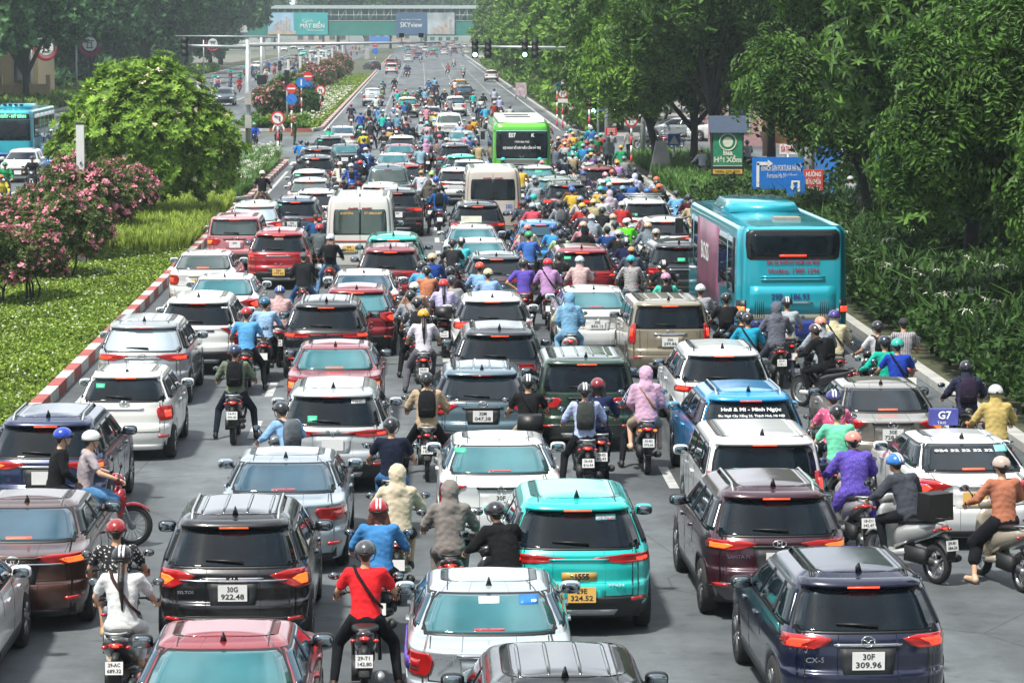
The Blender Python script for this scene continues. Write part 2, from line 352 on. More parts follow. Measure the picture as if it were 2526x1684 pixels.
def wheel_mesh(r, wd=.2):
    k = (round(r, 3), wd)
    if k in WHEELS: return WHEELS[k]
    t = MB(); t.lathe([(r * .62, -wd * .42), (r * .9, -wd * .5), (r * .98, -wd * .38), (r, -wd * .2), (r, wd * .2), (r * .98, wd * .38), (r * .9, wd * .5), (r * .62, wd * .42)], axis='X', n=28)
    m = MB(); m.lathe([(r * .64, -wd * .3), (r * .66, wd * .42), (r * .6, wd * .43), (r * .56, wd * .25), (.01, wd * .22)], axis='X', n=24)
    for i in range(5):
        a = 2 * math.pi * i / 5; c, s_ = math.cos(a), math.sin(a)
        for da in (-.16, .16):
            c2, s2 = math.cos(a + da), math.sin(a + da); m.tube([(wd * .34, c * r * .1, s_ * r * .1), (wd * .40, c2 * r * .62, s2 * r * .62)], [.03, .022], 5, 1)
    m.lathe([(.06, wd * .3), (.055, wd * .42), (.01, wd * .44)], axis='X', n=10, m=1)
    WHEELS[k] = (t.mesh('tyre'), m.mesh('rim')); return WHEELS[k]
# tail lamp outlines: rows (z, inner x, outer x) as fractions of the half width; second list is the lit core
def lamps(kind, S):
    H = S.W / 2; d = S.d; hz = .0 if d['H'] < 1.55 else .05
    if d['H'] > 2.3: hz = 0
    Z = lambda z: z + hz
    return {
     'long': ([(Z(.86), .60, .96), (Z(.92), .34, .97), (Z(.955), .30, .96), (Z(.98), .55, .955)], [(Z(.88), .66, .93), (Z(.93), .5, .95), (Z(.945), .62, .95)]),
     'tri': ([(Z(.78), .80, .965), (Z(.86), .62, .97), (Z(.95), .48, .965), (Z(1.0), .74, .955)], [(Z(.82), .83, .94), (Z(.90), .68, .95), (Z(.94), .8, .95)]),
     'block': ([(Z(.70), .74, .95), (Z(.76), .68, .965), (Z(.88), .66, .965), (Z(.95), .72, .955)], [(Z(.76), .78, .93), (Z(.87), .76, .94)]),
     'wide': ([(Z(.74), .62, .95), (Z(.80), .54, .967), (Z(.88), .50, .965), (Z(.92), .56, .96)], [(Z(.77), .78, .94), (Z(.87), .70, .95)]),
     'vert': ([(Z(.72), .84, .97), (Z(.80), .83, .972), (Z(1.06), .85, .96), (Z(1.12), .86, .95)], [(Z(.86), .87, .955), (Z(1.02), .875, .955)]),
     'bar': ([(Z(.86), .58, .965), (Z(.90), .02, .968), (Z(.935), .02, .965), (Z(.96), .60, .96)], [(Z(.88), .66, .95), (Z(.94), .62, .95)]),
     'vlog': ([(Z(.86), .60, .965), (Z(.905), .16, .968), (Z(.935), .2, .965), (Z(.97), .62, .96)], [(Z(.885), .72, .93), (Z(.925), .70, .94)]),
     'round': ([(Z(.86), .62, .93), (Z(.90), .50, .96), (Z(.97), .42, .965), (Z(1.0), .60, .955)], [(Z(.875), .70, .9), (Z(.925), .66, .92), (Z(.965), .5, .9)]),
     'ell': ([(Z(.60), .86, .95), (Z(.78), .80, .967), (Z(.93), .62, .965), (Z(.97), .55, .955)], [(Z(.80), .86, .95), (Z(.92), .72, .95)]),
     'tall': ([(.72, .84, .965), (.8, .83, .975), (1.25, .85, .975), (1.32, .86, .97)], [(.9, .87, .955), (1.15, .88, .955)]),
     'hil': ([(.66, .86, .965), (.7, .85, .97), (1.0, .85, .965), (1.03, .86, .96)], [(.72, .88, .955), (.84, .88, .955)]),
    }[kind]
PROTO = {}
def car_proto(sty, lamp, facing=False):
    key = (sty, lamp)
    if key in PROTO: return PROTO[key]
    S = Surf(STY[sty]); d = S.d; mb, bv, ya = car_body(S); H = S.W / 2; P = {}
    P['S'] = S; P['bv'] = bv; P['ya'] = ya; P['body'] = mb; g0, g1 = d['g']
    def hw(z, f): return S.at(z)[2] * f
    gz = [g0 + .0, g0 + .05, (g0 + g1) / 2, g1 - .04, g1]; fr = [.80, .86, .87, .86, .80]
    if sty == 'van': fr = [.72, .75, .76, .75, .72]
    # black surround and glass at the back
    P['rear_window'] = S.patch(S.rear, [(z, -hw(z, f + .035), hw(z, f + .035)) for z, f in zip([g0 - .025] + gz[1:4] + [g1 + .02], fr)], .004, 12, 4, m=1)
    S.patch(S.rear, [(z, -hw(z, f), hw(z, f)) for z, f in zip(gz, fr)], .009, 12, 4, P['rear_window'], 0)
    if sty == 'van': S.patch(S.rear, [(z, -.03, .03) for z in (g0, (g0 + g1) / 2, g1)], .013, 2, 3, P['rear_window'], 1)
    # windscreen
    P['windscreen'] = S.patch(S.front, [(z, -hw(z, .86), hw(z, .86)) for z in (g0 + .02, (g0 + g1) / 2, g1)], .006, 12, 5)
    # side glass
    P['side'] = {}
    for sg in (1, -1):
        fn = (lambda y, z, sg=sg: S.side(y, z, sg)); S.side_ = fn
        zz = [g0 + .03, (g0 + g1) / 2, g1 - .01]
        def span(z, a, b):
            yc, A, w = S.at(z); lo, hi = yc - A * .90, yc + A * .86; return lo + (hi - lo) * a, lo + (hi - lo) * b
        sur = S.patch(fn, [(z, *span(z, 0, 1)) for z in [g0 + .005] + zz[1:2] + [g1 + .02]], .004, 16, 4)
        parts = []
        cuts = [(.02, .22), (.25, .60), (.63, .98)] if sty in ('suv', 'low', 'box', 'van') else [(.03, .47), (.50, .98)]
        if sty == 'van': cuts = [(.02, .24), (.26, .46), (.48, .70), (.76, .98)]
        for a, b in cuts: parts.append(S.patch(fn, [(z, *span(z, a, b)) for z in zz], .010, 7, 4))
        # door seams and handles, lower cladding
        tr = []
        for q in (.30, .60, .90):
            yy = ya[0] + (ya[1] - ya[0]) * q; tr.append(S.patch(fn, [(.42 if q != .30 else .75, yy - .006, yy + .006), (g0, yy - .006, yy + .006)], .003, 1, 5))
        for q in (.42, .72):
            yy = ya[0] + (ya[1] - ya[0]) * q; tr.append(S.patch(fn, [(g0 - .17, yy - .10, yy + .10), (g0 - .14, yy - .10, yy + .10)], .03, 3, 1))
        clad = MB()
        if sty in ('suv', 'low', 'box'): S.patch(fn, [(d['rows'][0][0] + .02, ya[0] + .45, ya[1] - .45), (.42, ya[0] + .47, ya[1] - .47)], .012, 12, 2, clad, 0)
        P['side'][sg] = (sur, parts, tr, clad)
    # tail lamps
    o, c = lamps(lamp, S); P['lamp'] = {}
    for sg in (1, -1):
        t = S.patch(S.rear, [(z, *sorted((sg * hw(z, a), sg * hw(z, b)))) for z, a, b in o], .012, 8, 3, m=0)
        S.patch(S.rear, [(z, *sorted((sg * hw(z, a), sg * hw(z, b)))) for z, a, b in [(z_, a_ + (b_ - a_) * .30, b_ - (b_ - a_) * .06) for z_, a_, b_ in c]], .020, 5, 2, t, 1)
        P['lamp'][sg] = t
    # bumper, tailgate seam, plate recess, reflectors
    b = MB(); z0 = d['rows'][0][0]
    if sty in ('suv', 'low', 'box', 'pickup'):
        S.patch(S.rear, [(z0 + .01, -hw(z0, .93), hw(z0, .93)), (z0 + .2, -hw(.4, .965), hw(.4, .965)), (z0 + .27, -hw(.4, .80), hw(.4, .80))], .014, 16, 3, b, 0)
    else: S.patch(S.rear, [(z0 + .01, -hw(z0, .8), hw(z0, .8)), (z0 + .1, -hw(.3, .84), hw(.3, .84))], .012, 14, 2, b, 0)
    if sty in ('suv', 'box', 'low'): S.patch(S.rear, [(z0 + .05, -hw(z0, .5), hw(z0, .5)), (z0 + .12, -hw(z0, .55), hw(z0, .55))], .026, 8, 2, b, 1)
    P['bumper'] = b
    gb = MB()
    if sty != 'van': S.patch(S.rear, [(g0 - .145, -hw(g0, .40), hw(g0, .40)), (g0 - .115, -hw(g0, .42), hw(g0, .42))], .022, 10, 1, gb)
    P['garnish'] = gb
    s_ = MB(); zt = g0 - .03; zl = .52 if sty != 'sedan' else .66
    if sty == 'van': zl = .5
    for x in (-.72, .72): S.patch(S.rear, [(zl, hw(zl, x) - .005, hw(zl, x) + .005), (zt, hw(zt, x * 1.04) - .005, hw(zt, x * 1.04) + .005)], .004, 1, 8, s_)
    S.patch(S.rear, [(zl - .006, -hw(zl, .72), hw(zl, .72)), (zl + .006, -hw(zl, .72), hw(zl, .72))], .004, 12, 1, s_)
    if sty == 'van': S.patch(S.rear, [(zl, -.006, .006), (2.3, -.006, .006)], .005, 1, 12, s_)
    P['seam'] = s_
    P['refl'] = {sg: S.patch(S.rear, [(z0 + .22, *sorted((sg * hw(.4, .70), sg * hw(.4, .88)))), (z0 + .26, *sorted((sg * hw(.4, .70), sg * hw(.4, .90))))], .028, 3, 1) for sg in (1, -1)}
    # high brake strip / spoiler
    zt = g1 + (.045 if sty != 'sedan' else -.29)
    p = S.rear(0, g1 + .03)
    if sty in ('suv', 'low', 'box', 'hatch'):
        sp = MB(); prof = []; w = hw(g1, .90); top = S.rear(0, g1 + .10)
        rings = []
        for u in np.linspace(-1, 1, 13):
            k = 1 - .35 * abs(u) ** 5; x = u * w; pr = S.rear(x, g1 + .02); pt = S.rear(x * .96, min(g1 + .10, d['rows'][-1][0]))
            e = .10 * k * (1 if sty != 'hatch' else .6)
            rings.append([(x, pt.y + .12, pt.z + .0), (x, pt.y - .01, pt.z + .012), (x, pr.y - e, pr.z + .045), (x, pr.y - e + .005, pr.z + .02), (x, pr.y + .05, pr.z - .02), (x, pt.y + .12, pt.z - .06)])
        sp.loft(rings, 0, True); P['spoiler'] = sp
        bl = MB(); bl.box((0, p.y - (.105 if sty != 'hatch' else .07), p.z + .012), (.34, .02, .016)); P['brake'] = bl
    elif sty == 'sedan':
        bl = S.patch(S.rear, [(g0 + .012, -.16, .16), (g0 + .028, -.16, .16)], .014, 4, 1); P['brake'] = bl
    else:
        bl = MB()
        if sty == 'van':
            for sg in (-1, 1): S.patch(S.rear, [(g1 + .04, *sorted((sg * .06, sg * .34))), (g1 + .075, *sorted((sg * .06, sg * .34)))], .02, 2, 1, bl)
        else: S.patch(S.rear, [(g1 + .03, -.15, .15), (g1 + .05, -.15, .15)], .015, 2, 1, bl)
        P['brake'] = bl
    P['anchor'] = Vector((0, S.rear(0, g1).y, g1 + .01))
    # wiper
    if sty not in ('sedan', 'pickup', 'van'):
        w = MB(); a, b_ = S.rear(.12, g0 + .05), S.rear(-.32, g0 + .075); w.tube([a + Vector((0, -.03, 0)), (a + b_) / 2 + Vector((0, -.045, .01)), b_ + Vector((0, -.03, 0))], [.022, .014, .01], 6); P['wiper'] = w
    # antenna fin, rails, ribs by ray casting onto the roof
    def roof(x, y):
        h = bv.ray_cast(Vector((x, y, 4)), Vector((0, 0, -1))); return h[0].z if h[0] else d['H']
    P['roof'] = roof; ry = P['anchor'].y + .28
    if sty == 'hatch':
        fin = MB(); z = roof(0, ry); fin.tube([(0, ry, z - .01), (0, ry, z + .03)], [.035, .02], 8); fin.tube([(0, ry, z), (0, ry - .14, z + .2)], [.008, .004], 5)
    else:
        z = roof(0, ry); fin = MB(); V = [(-.035, ry - .06, z - .01), (.035, ry - .06, z - .01), (.02, ry + .12, z - .01), (-.02, ry + .12, z - .01), (-.006, ry - .05, z + .085), (.006, ry - .05, z + .085), (.004, ry + .0, z + .06), (-.004, ry + .0, z + .06)]
        fin.add(V, [(0, 3, 2, 1), (4, 5, 6, 7), (0, 1, 5, 4), (1, 2, 6, 5), (2, 3, 7, 6), (3, 0, 4, 7)])
    P['fin'] = fin
    y0, y1 = P['anchor'].y + .18, S.L / 2 - S.d['rows'][-1][2] - .05
    P['rail'] = {}
    for sg in (1, -1):
        q = MB(); xw = S.at(d['rows'][-1][0])[2] * .93; yy = np.linspace(y0, y1, 9)
        q.tube([(sg * xw, y, roof(sg * xw * .98, y) + (.035 if 0 < i < 8 else -.01)) for i, y in enumerate(yy)], [(.016, .014)] * 9, 6); P['rail'][sg] = q
    P['ditch'] = {}; P['rib'] = {}; xw = S.at(d['rows'][-1][0])[2] * .86
    for sg in (1, -1):
        dm = MB(); yy = np.linspace(y0 - .05, y1, 10); dm.tube([(sg * xw, y, roof(sg * xw, y) - .003) for y in yy], .009, 5); P['ditch'][sg] = dm
    for x in (-.40, -.14, .14, .40):
        rb = MB(); rb.tube([(x * S.W / 1.83, y, roof(x * S.W / 1.83, y) - .010 + (.004 if 0 < i < 7 else -.01)) for i, y in enumerate(np.linspace(y0 + .1, y1 - .1, 8))], [(.024, .024)] * 8, 6); P['rib'][x] = rb
    # mirrors
    P['mirror'] = {}
    for sg in (1, -1):
        yc, A, w = S.at(g0 + .03); ym = yc + A * .60; q = MB(); x = sg * (w + .13)
        q.ell((x, ym + .01, g0 + .05), (.125, .075, .085), 16, 10, 0); q.v = [(x + math.copysign(abs((v[0] - x) / .125) ** .6 * .115, v[0] - x), v[1], g0 + .05 + math.copysign(abs((v[2] - g0 - .05) / .085) ** .65 * .075, v[2] - g0 - .05)) for v in q.v]; q.tube([(sg * (w - .02), ym + .03, g0 - .0), (x - sg * .04, ym, g0 + .02)], .025, 6, 0)
        g = MB(); g.ell((x, ym - .052, g0 + .05), (.10, .018, .064), 16, 8, 0); g.v = [(x + math.copysign(abs((v[0] - x) / .10) ** .6 * .096, v[0] - x), v[1], g0 + .05 + math.copysign(abs((v[2] - g0 - .05) / .064) ** .65 * .060, v[2] - g0 - .05)) for v in g.v]; P['mirror'][sg] = (q, g)
    # front
    P['head'] = {}
    for sg in (1, -1): P['head'][sg] = S.patch(S.front, [(z, *sorted((sg * hw(z, .60), sg * hw(z, .95)))) for z in (.66, .80)], .012, 6, 3)
    fr_ = S.patch(S.front, [(.34, -hw(.4, .6), hw(.4, .6)), (.52, -hw(.5, .7), hw(.5, .7)), (.70, -hw(.6, .5), hw(.6, .5))], .01, 10, 3); P['grille'] = fr_
    for k, v in list(P.items()):
        if isinstance(v, MB): P[k] = v.mesh(k)
        elif isinstance(v, dict):
            for q, w in list(v.items()):
                if isinstance(w, MB): v[q] = w.mesh(k)
                elif isinstance(w, tuple): v[q] = tuple([y.mesh(k) for y in x] if isinstance(x, list) else x.mesh(k) for x in w)
    PROTO[key] = P; return P
def emblem(kind, parent, S, z, m=None):
    m = m or CHROME; p = S.rear(0, z); mb = MB(); y = p.y - .018
    def ring(rx, rz, t=.008, cx=0, cz=0): mb.tube([(cx + rx * math.cos(a), y, z + cz + rz * math.sin(a)) for a in np.linspace(0, 2 * math.pi, 17)], t, 5)
    if kind == 'H': ring(.085, .045); mb.tube([(-.03, y, z - .03), (-.022, y, z + .03)], .008, 5); mb.tube([(.022, y, z - .03), (.03, y, z + .03)], .008, 5); mb.tube([(-.03, y, z), (.03, y, z + .008)], .007, 5)
    elif kind == 'T': ring(.08, .052); ring(.05, .02, .006, 0, .022); ring(.02, .045, .006, 0, .0)
    elif kind == 'V': mb.tube([(-.11, y, z + .03), (-.07, y, z + .025), (0, y, z - .06)], .009, 5); mb.tube([(.11, y, z + .03), (.07, y, z + .025), (0, y, z - .06)], .009, 5)
    elif kind == 'M': ring(.07, .055); mb.tube([(-.06, y, z + .02), (-.02, y, z + .01), (0, y, z - .02), (.02, y, z + .01), (.06, y, z + .02)], .009, 5)
    elif kind == 'S': ring(.05, .05); [mb.tube([(0, y, z), (.045 * math.cos(a), y, z + .045 * math.sin(a))], .006, 5) for a in (R(90), R(210), R(330))]
    elif kind == 'O': ring(.045, .045)
    elif kind == 'Q':
        for c in (-.09, -.03, .03, .09): ring(.04, .04, .006, c)
    elif kind == 'Hh': mb.tube([(-.04, y, z - .045), (-.035, y, z + .045)], .01, 5); mb.tube([(.04, y, z - .045), (.035, y, z + .045)], .01, 5); mb.tube([(-.035, y, z), (.035, y, z)], .008, 5); ring(.06, .058, .006)
    elif kind == 'MI':
        for a in (90, 210, 330): mb.ell((.028 * math.cos(R(a)), y, z + .028 * math.sin(R(a))), (.02, .008, .03), 6, 4, M=Matrix.Rotation(R(90 - a), 3, 'Y'))
    return mb.build('emblem', m, parent)
CARS = []
def car(sty, lamp, tile, x, y, col, label, head=0., glassk='d', lit=1, plate=None, pz=None, emb=None, rails=False, ribs=False, roofcol=None, group='cars queued on the main carriageway', front=False, world=None, detail=2, mcol=None, px=0., cladcol=None, name=None, cat='car', thirdlit=True, nofin=False):
    P = car_proto(sty, lamp); S = P['S']; pm = paint(col); hd = R(head)
    if world: loc = Vector(world)
    else:
        a = P['anchor']; q = at(*tp(tile, x, y), a.z)
        c, s_ = math.cos(hd), math.sin(hd)
        ax, ay = (a.x, a.y) if not front else (a.x, S.L / 2 - .95)
        loc = Vector((q.x - (c * ax - s_ * ay), q.y - (s_ * ax + c * ay), 0))
    root = empty(name or {'van': 'minibus', 'pickup': 'pickup_truck', 'sedan': 'sedan_car', 'hatch': 'hatchback_car'}.get(sty, 'suv_car'), loc, hd)
    tag(root, label, cat, group)
    gm = glass(glassk); far = root.location.y > 230
    body = link('body', P['body'], [pm, DARK], root)
    if roofcol: pass
    link('rear_window', P['rear_window'], [gm, BLACK], root)
    link('windscreen', P['windscreen'], [glass('d')], root)
    link('tailgate_seam', P['seam'], [BLACK], body)
    for sg in (1, -1):
        sur, parts, tr, clad = P['side'][sg]
        if not far: fr_ = link('window_surround', sur, [BLACK], root)
        for p in parts: link('side_window', p, [glass('d') if glassk != 't' else glass('b')], root)
        if not far:
            for t_ in tr: link('door_handle' if t_ in tr[3:] else 'door_seam', t_, [pm if t_ in tr[3:] else BLACK], body)
            if len(clad.vertices): link('side_skirt', clad, [DARK], root)
        link('tail_light', P['lamp'][sg], [LRED, LLIT if lit == 1 else LAMB if lit == 2 else LRED], root)
        mo = link('side_mirror', P['mirror'][sg][0], [paint(mcol) if mcol else pm if sum(srgb(col)) > .9 else BLACK], root); link('mirror_glass', P['mirror'][sg][1], [MIRR], mo)
        if front or far: link('headlight', P['head'][sg], [LWHT if lit != 3 else LWON], root)
        if rails: link('roof_rail', P['rail'][sg], [STEEL if rails == 1 else BLACK], root)
    if front: link('grille', P['grille'], [BLACK], root)
    link('bumper', P['bumper'], [paint(cladcol) if cladcol else DARK if sty in ('suv', 'low', 'box') else BLACK, STEEL], root)
    if not far:
        for sg in (1, -1): link('reflector', P['refl'][sg], [LRED], root); link('roof_trim', P['ditch'][sg], [BLACK], root)
    if ribs:
        for k in P['rib']: link('roof_rib', P['rib'][k], [pm], root)
    if len(P['garnish'].vertices): link('garnish', P['garnish'], [CHROME if len(CARS) % 3 == 0 else pm if len(CARS) % 3 == 1 else BLACK], root)
    if 'spoiler' in P: link('spoiler', P['spoiler'], [pm], root)
    link('brake_light', P['brake'], [LBRK if lit and thirdlit else LRED], root)
    if 'wiper' in P: link('wiper', P['wiper'], [BLACK], root)
    if not nofin: link('antenna', P['fin'], [BLACK if sum(srgb(col)) < 1.2 or random.random() < .6 else pm], root)
    ty, rm = wheel_mesh(S.d['wr'])
    for yy in P['ya']:
        for sg in (1, -1):
            w = link('wheel', ty, [RUB], root, (sg * (S.W / 2 - .105), yy, S.d['wr']), (0, 0, 0 if sg > 0 else math.pi)); link('rim', rm, [BLACK, ALLOY], w)
    z = pz if pz else {'sedan': .76, 'van': .66, 'pickup': .62, 'low': .77}.get(sty, .80)
    if plate is not None:
        yel = plate.startswith('!'); pt = plate.lstrip('!')
        yf = min(S.rear(0, z + q_).y for q_ in (-.09, 0, .09)) if not front else S.front(0, .5).y; pl = MB(); pl.box((px, 0, 0), (.34, .012, .19)); sgn = -1 if not front else 1
        po = pl.build('number_plate', [PYEL if yel else PWHT], root, False, (0, yf + sgn * .03, z if not front else .5))
        if not front:
            bz = MB(); S.patch(S.rear, [(z - .14, px - .26, px + .26), (z + .13, px - .30, px + .30)], .008, 8, 3, bz); bz.build('plate_recess', [DARK if sum(srgb(col)) < .6 else pm], root)
        if '/' in pt:
            a_, b_ = pt.split('/')
            text(a_, .085, INK, po, (px, -.008, .043), name='plate_lettering', width=.125, bold=.0015); text(b_, .085, INK, po, (px, -.008, -.043), name='plate_lettering', width=.27, bold=.0015)
    if emb: emblem(emb, root, S, z + (.20 if sty != 'sedan' else .16))
    CARS.append((root, P)); return root, P
def on_rear(P, root, txt, x, z, size, m, width=None, name='lettering', off=.022, bold=.001):
    p = P['S'].rear(x, z); q = P['S'].rear(x, z + .03); t = math.atan2(q.y - p.y, .03)
    return text(txt, size, m, root, (x, p.y - off, z), (math.pi / 2 - t, 0, 0), name, width, bold)
def sticker(P, root, x, z, w, h, m, name='window_sticker', off=.015):
    S = P['S']; mb = S.patch(S.rear, [(z - h / 2, x - w / 2, x + w / 2), (z + h / 2, x - w / 2, x + w / 2)], off, 4, 2); return mb.build(name, [m], root)
# ------------------------------------------------------------------ people (one continuous surface per body, grown with a voxel remesh)
def remesh(mb, vox, smooth=2):
    me = mb.mesh('tmp'); o = bpy.data.objects.new('tmp', me); COL.objects.link(o)
    r = o.modifiers.new('r', 'REMESH'); r.mode = 'VOXEL'; r.voxel_size = vox
    if smooth: s_ = o.modifiers.new('s', 'SMOOTH'); s_.iterations = smooth; s_.factor = .5
    dg = bpy.context.evaluated_depsgraph_get(); out = bpy.data.meshes.new_from_object(o.evaluated_get(dg))
    bpy.data.objects.remove(o); bpy.data.meshes.remove(me); out.polygons.foreach_set('use_smooth', [True] * len(out.polygons)); return out
def cap(mb, a, b, ra, rb, n=10, fl=1.):
    a, b = Vector(a), Vector(b); d = (b - a); L_ = d.length; d = d / L_ if L_ else Vector((0, 0, 1))
    pts = [a - d * ra * .9, a - d * ra * .5, a, b, b + d * rb * .5, b + d * rb * .9]
    mb.tube(pts, [(ra * .4 * fl, ra * .4), (ra * .85 * fl, ra * .85), (ra * fl, ra), (rb * fl, rb), (rb * .85 * fl, rb * .85), (rb * .4 * fl, rb * .4)], n)
def V3(*a): return Vector(a)
def pose(kind):
    J = dict(pel=V3(0, 0, .86), waist=V3(0, .02, 1.02), chest=V3(0, .06, 1.24), neck=V3(0, .09, 1.42), head=V3(0, .13, 1.55))
    for s in (1, -1):
        J['sh', s] = V3(s * .185, .06, 1.35); J['el', s] = V3(s * .31, .18, 1.12); J['ha', s] = V3(s * .33, .43, 1.03)
        J['hip', s] = V3(s * .10, .0, .84); J['kn', s] = V3(s * .19, .42, .73); J['an', s] = V3(s * .17, .33, .36); J['to', s] = V3(s * .18, .50, .31)
    if kind == 'stop':
        for s in (1, -1): J['kn', s] = V3(s * .31, .27, .52); J['an', s] = V3(s * .36, .10, .10); J['to', s] = V3(s * .39, .27, .045)
    if kind == 'half': J['kn', -1] = V3(-.31, .27, .52); J['an', -1] = V3(-.37, .10, .10); J['to', -1] = V3(-.40, .27, .045)
    if kind == 'pass':
        for s in (1, -1): J['el', s] = V3(s * .26, .10, 1.09); J['ha', s] = V3(s * .17, .27, .95); J['kn', s] = V3(s * .25, .36, .70); J['an', s] = V3(s * .24, .22, .38); J['to', s] = V3(s * .26, .38, .33)
    if kind == 'hipl': J['el', -1] = V3(-.42, .0, 1.10); J['ha', -1] = V3(-.20, .03, .96)
    if kind == 'lean':
        for k in ('waist', 'chest', 'neck', 'head'): J[k] = J[k] + V3(0, {'waist': .03, 'chest': .10, 'neck': .17, 'head': .22}[k], {'waist': 0, 'chest': -.03, 'neck': -.06, 'head': -.07}[k])
        for s in (1, -1): J['sh', s] += V3(0, .13, -.05); J['el', s] += V3(s * .02, .08, -.02)
    if kind in ('stand', 'walk', 'point', 'phone'):
        J = dict(pel=V3(0, 0, .93), waist=V3(0, .01, 1.08), chest=V3(0, .0, 1.30), neck=V3(0, .01, 1.49), head=V3(0, .03, 1.62))
        st = .22 if kind == 'walk' else .03
        for s in (1, -1):
            J['sh', s] = V3(s * .185, 0, 1.43); J['el', s] = V3(s * .25, -.02 - s * st * .3, 1.15); J['ha', s] = V3(s * .25, .08 - s * st * .5, .90)
            J['hip', s] = V3(s * .09, 0, .90); J['kn', s] = V3(s * .11, .04 + s * st * .5, .50); J['an', s] = V3(s * .12, s * st, .09); J['to', s] = V3(s * .14, s * st + .16, .04)
        if kind == 'point': J['el', 1] = V3(.45, .12, 1.36); J['ha', 1] = V3(.70, .2, 1.38)
        if kind == 'phone': J['el', 1] = V3(.27, .06, 1.15); J['ha', 1] = V3(.14, .28, 1.22)
    return J
def torso(mb, J, g=0.):
    P_, W_, C_, N_ = J['pel'], J['waist'], J['chest'], J['neck']
    pts = [P_ + V3(0, 0, -.07), P_, W_, (W_ + C_) / 2, C_, C_ + (N_ - C_) * .45, N_ - V3(0, 0, .03)]
    rs = [(.13 + g, .10 + g), (.165 + g, .12 + g), (.145 + g, .105 + g), (.16 + g, .115 + g), (.175 + g, .12 + g), (.165 + g, .105 + g), (.07 + g * .5, .06 + g * .5)]
    rings = []
    for p, (a, b) in zip(pts, rs): rings.append([p + V3(a * math.cos(t), b * math.sin(t), 0) for t in np.linspace(0, 2 * math.pi, 16, endpoint=False)])
    mb.loft(rings)
    for s in (1, -1): cap(mb, C_ + V3(s * .06, 0, .07), J['sh', s], .078 + g * .6, .060 + g * .6)
def hand(mb, J, s, grip=True):
    w, h = J['el', s], J['ha', s]; d = (h - w).normalized(); side = d.cross(V3(0, 0, 1)).normalized() * (s)   # towards the thumb is -side
    up = side.cross(d).normalized() * s; 
    if up.z < 0: up = -up
    c = h + d * .045; mb.tube([h - d * .01, h + d * .03, h + d * .085], [(.03, .02), (.041, .018), (.04, .015)], 8)
    for k, (o, L_) in enumerate(((-.031, .062), (-.011, .072), (.011, .068), (.029, .052))):
        a = h + d * .085 + side * o; curl = 1. if grip else .35
        p1 = a + d * L_ * .45 - up * .010 * curl; p2 = p1 + d * L_ * (.15 if grip else .3) - up * L_ * .45 * curl; p3 = p2 - d * L_ * (.30 if grip else -.2) - up * L_ * .25 * curl
        mb.tube([a - d * .012, p1, p2, p3], [.0095, .009, .0085, .006], 6)
    a = h + d * .02 - side * .035; mb.tube([a, a - side * .022 + d * .03 - up * .01, a - side * .012 + d * .06 - up * .022], [.012, .011, .007], 6)
_PM = {}
def body_mesh(pk, thin=0.):
    if ('b', pk) in _PM: return _PM['b', pk]
    J = pose(pk); mb = MB(); torso(mb, J); hd = J['head']
    cap(mb, J['neck'] - V3(0, .01, .03), hd - V3(0, .02, .04), .055, .052)
    mb.ell(hd + V3(0, -.012, .03), (.078, .095, .092), 14, 10); mb.ell(hd + V3(0, .022, -.055), (.056, .066, .062), 12, 8)
    mb.ell(hd + V3(0, .096, -.012), (.014, .02, .026), 8, 6); mb.ell(hd + V3(0, .083, -.062), (.026, .012, .012), 8, 5)
    for s in (1, -1):
        mb.ell(hd + V3(s * .080, -.008, -.005), (.012, .022, .032), 8, 6); mb.ell(hd + V3(s * .03, .078, .022), (.02, .012, .01), 8, 5)
        cap(mb, J['sh', s], J['el', s], .052, .040); cap(mb, J['el', s], J['ha', s], .041, .027)
        cap(mb, J['hip', s], J['kn', s], .088, .058); cap(mb, J['kn', s], J['an', s], .056, .036)
        cap(mb, J['an', s] + V3(0, -.03, -.04), J['to', s], .038, .030)
    me = remesh(mb, .019 if True else .02, 2); ex = MB()
    for s in (1, -1): hand(ex, J, s, pk not in ('stand', 'walk', 'pass'))
    n0 = len(me.vertices); V = [v.co.copy() for v in me.vertices] + [Vector(p) for p in ex.v]; F = [tuple(p.vertices) for p in me.polygons]; k = len(F)
    F += [tuple(i + n0 for i in f) for f in ex.f]; mi = [0] * len(F)
    ey = MB()
    for s in (1, -1): ey.ell(hd + V3(s * .031, .086, .012), (.012, .006, .007), 8, 5)
    n1 = len(V); V += [Vector(p) for p in ey.v]; F += [tuple(i + n1 for i in f) for f in ey.f]; mi += [1] * len(ey.f)
    out = bpy.data.meshes.new('body'); out.from_pydata(V, [], F); out.polygons.foreach_set('material_index', mi); out.polygons.foreach_set('use_smooth', [True] * len(F)); out.update()
    _PM['b', pk] = out; return out
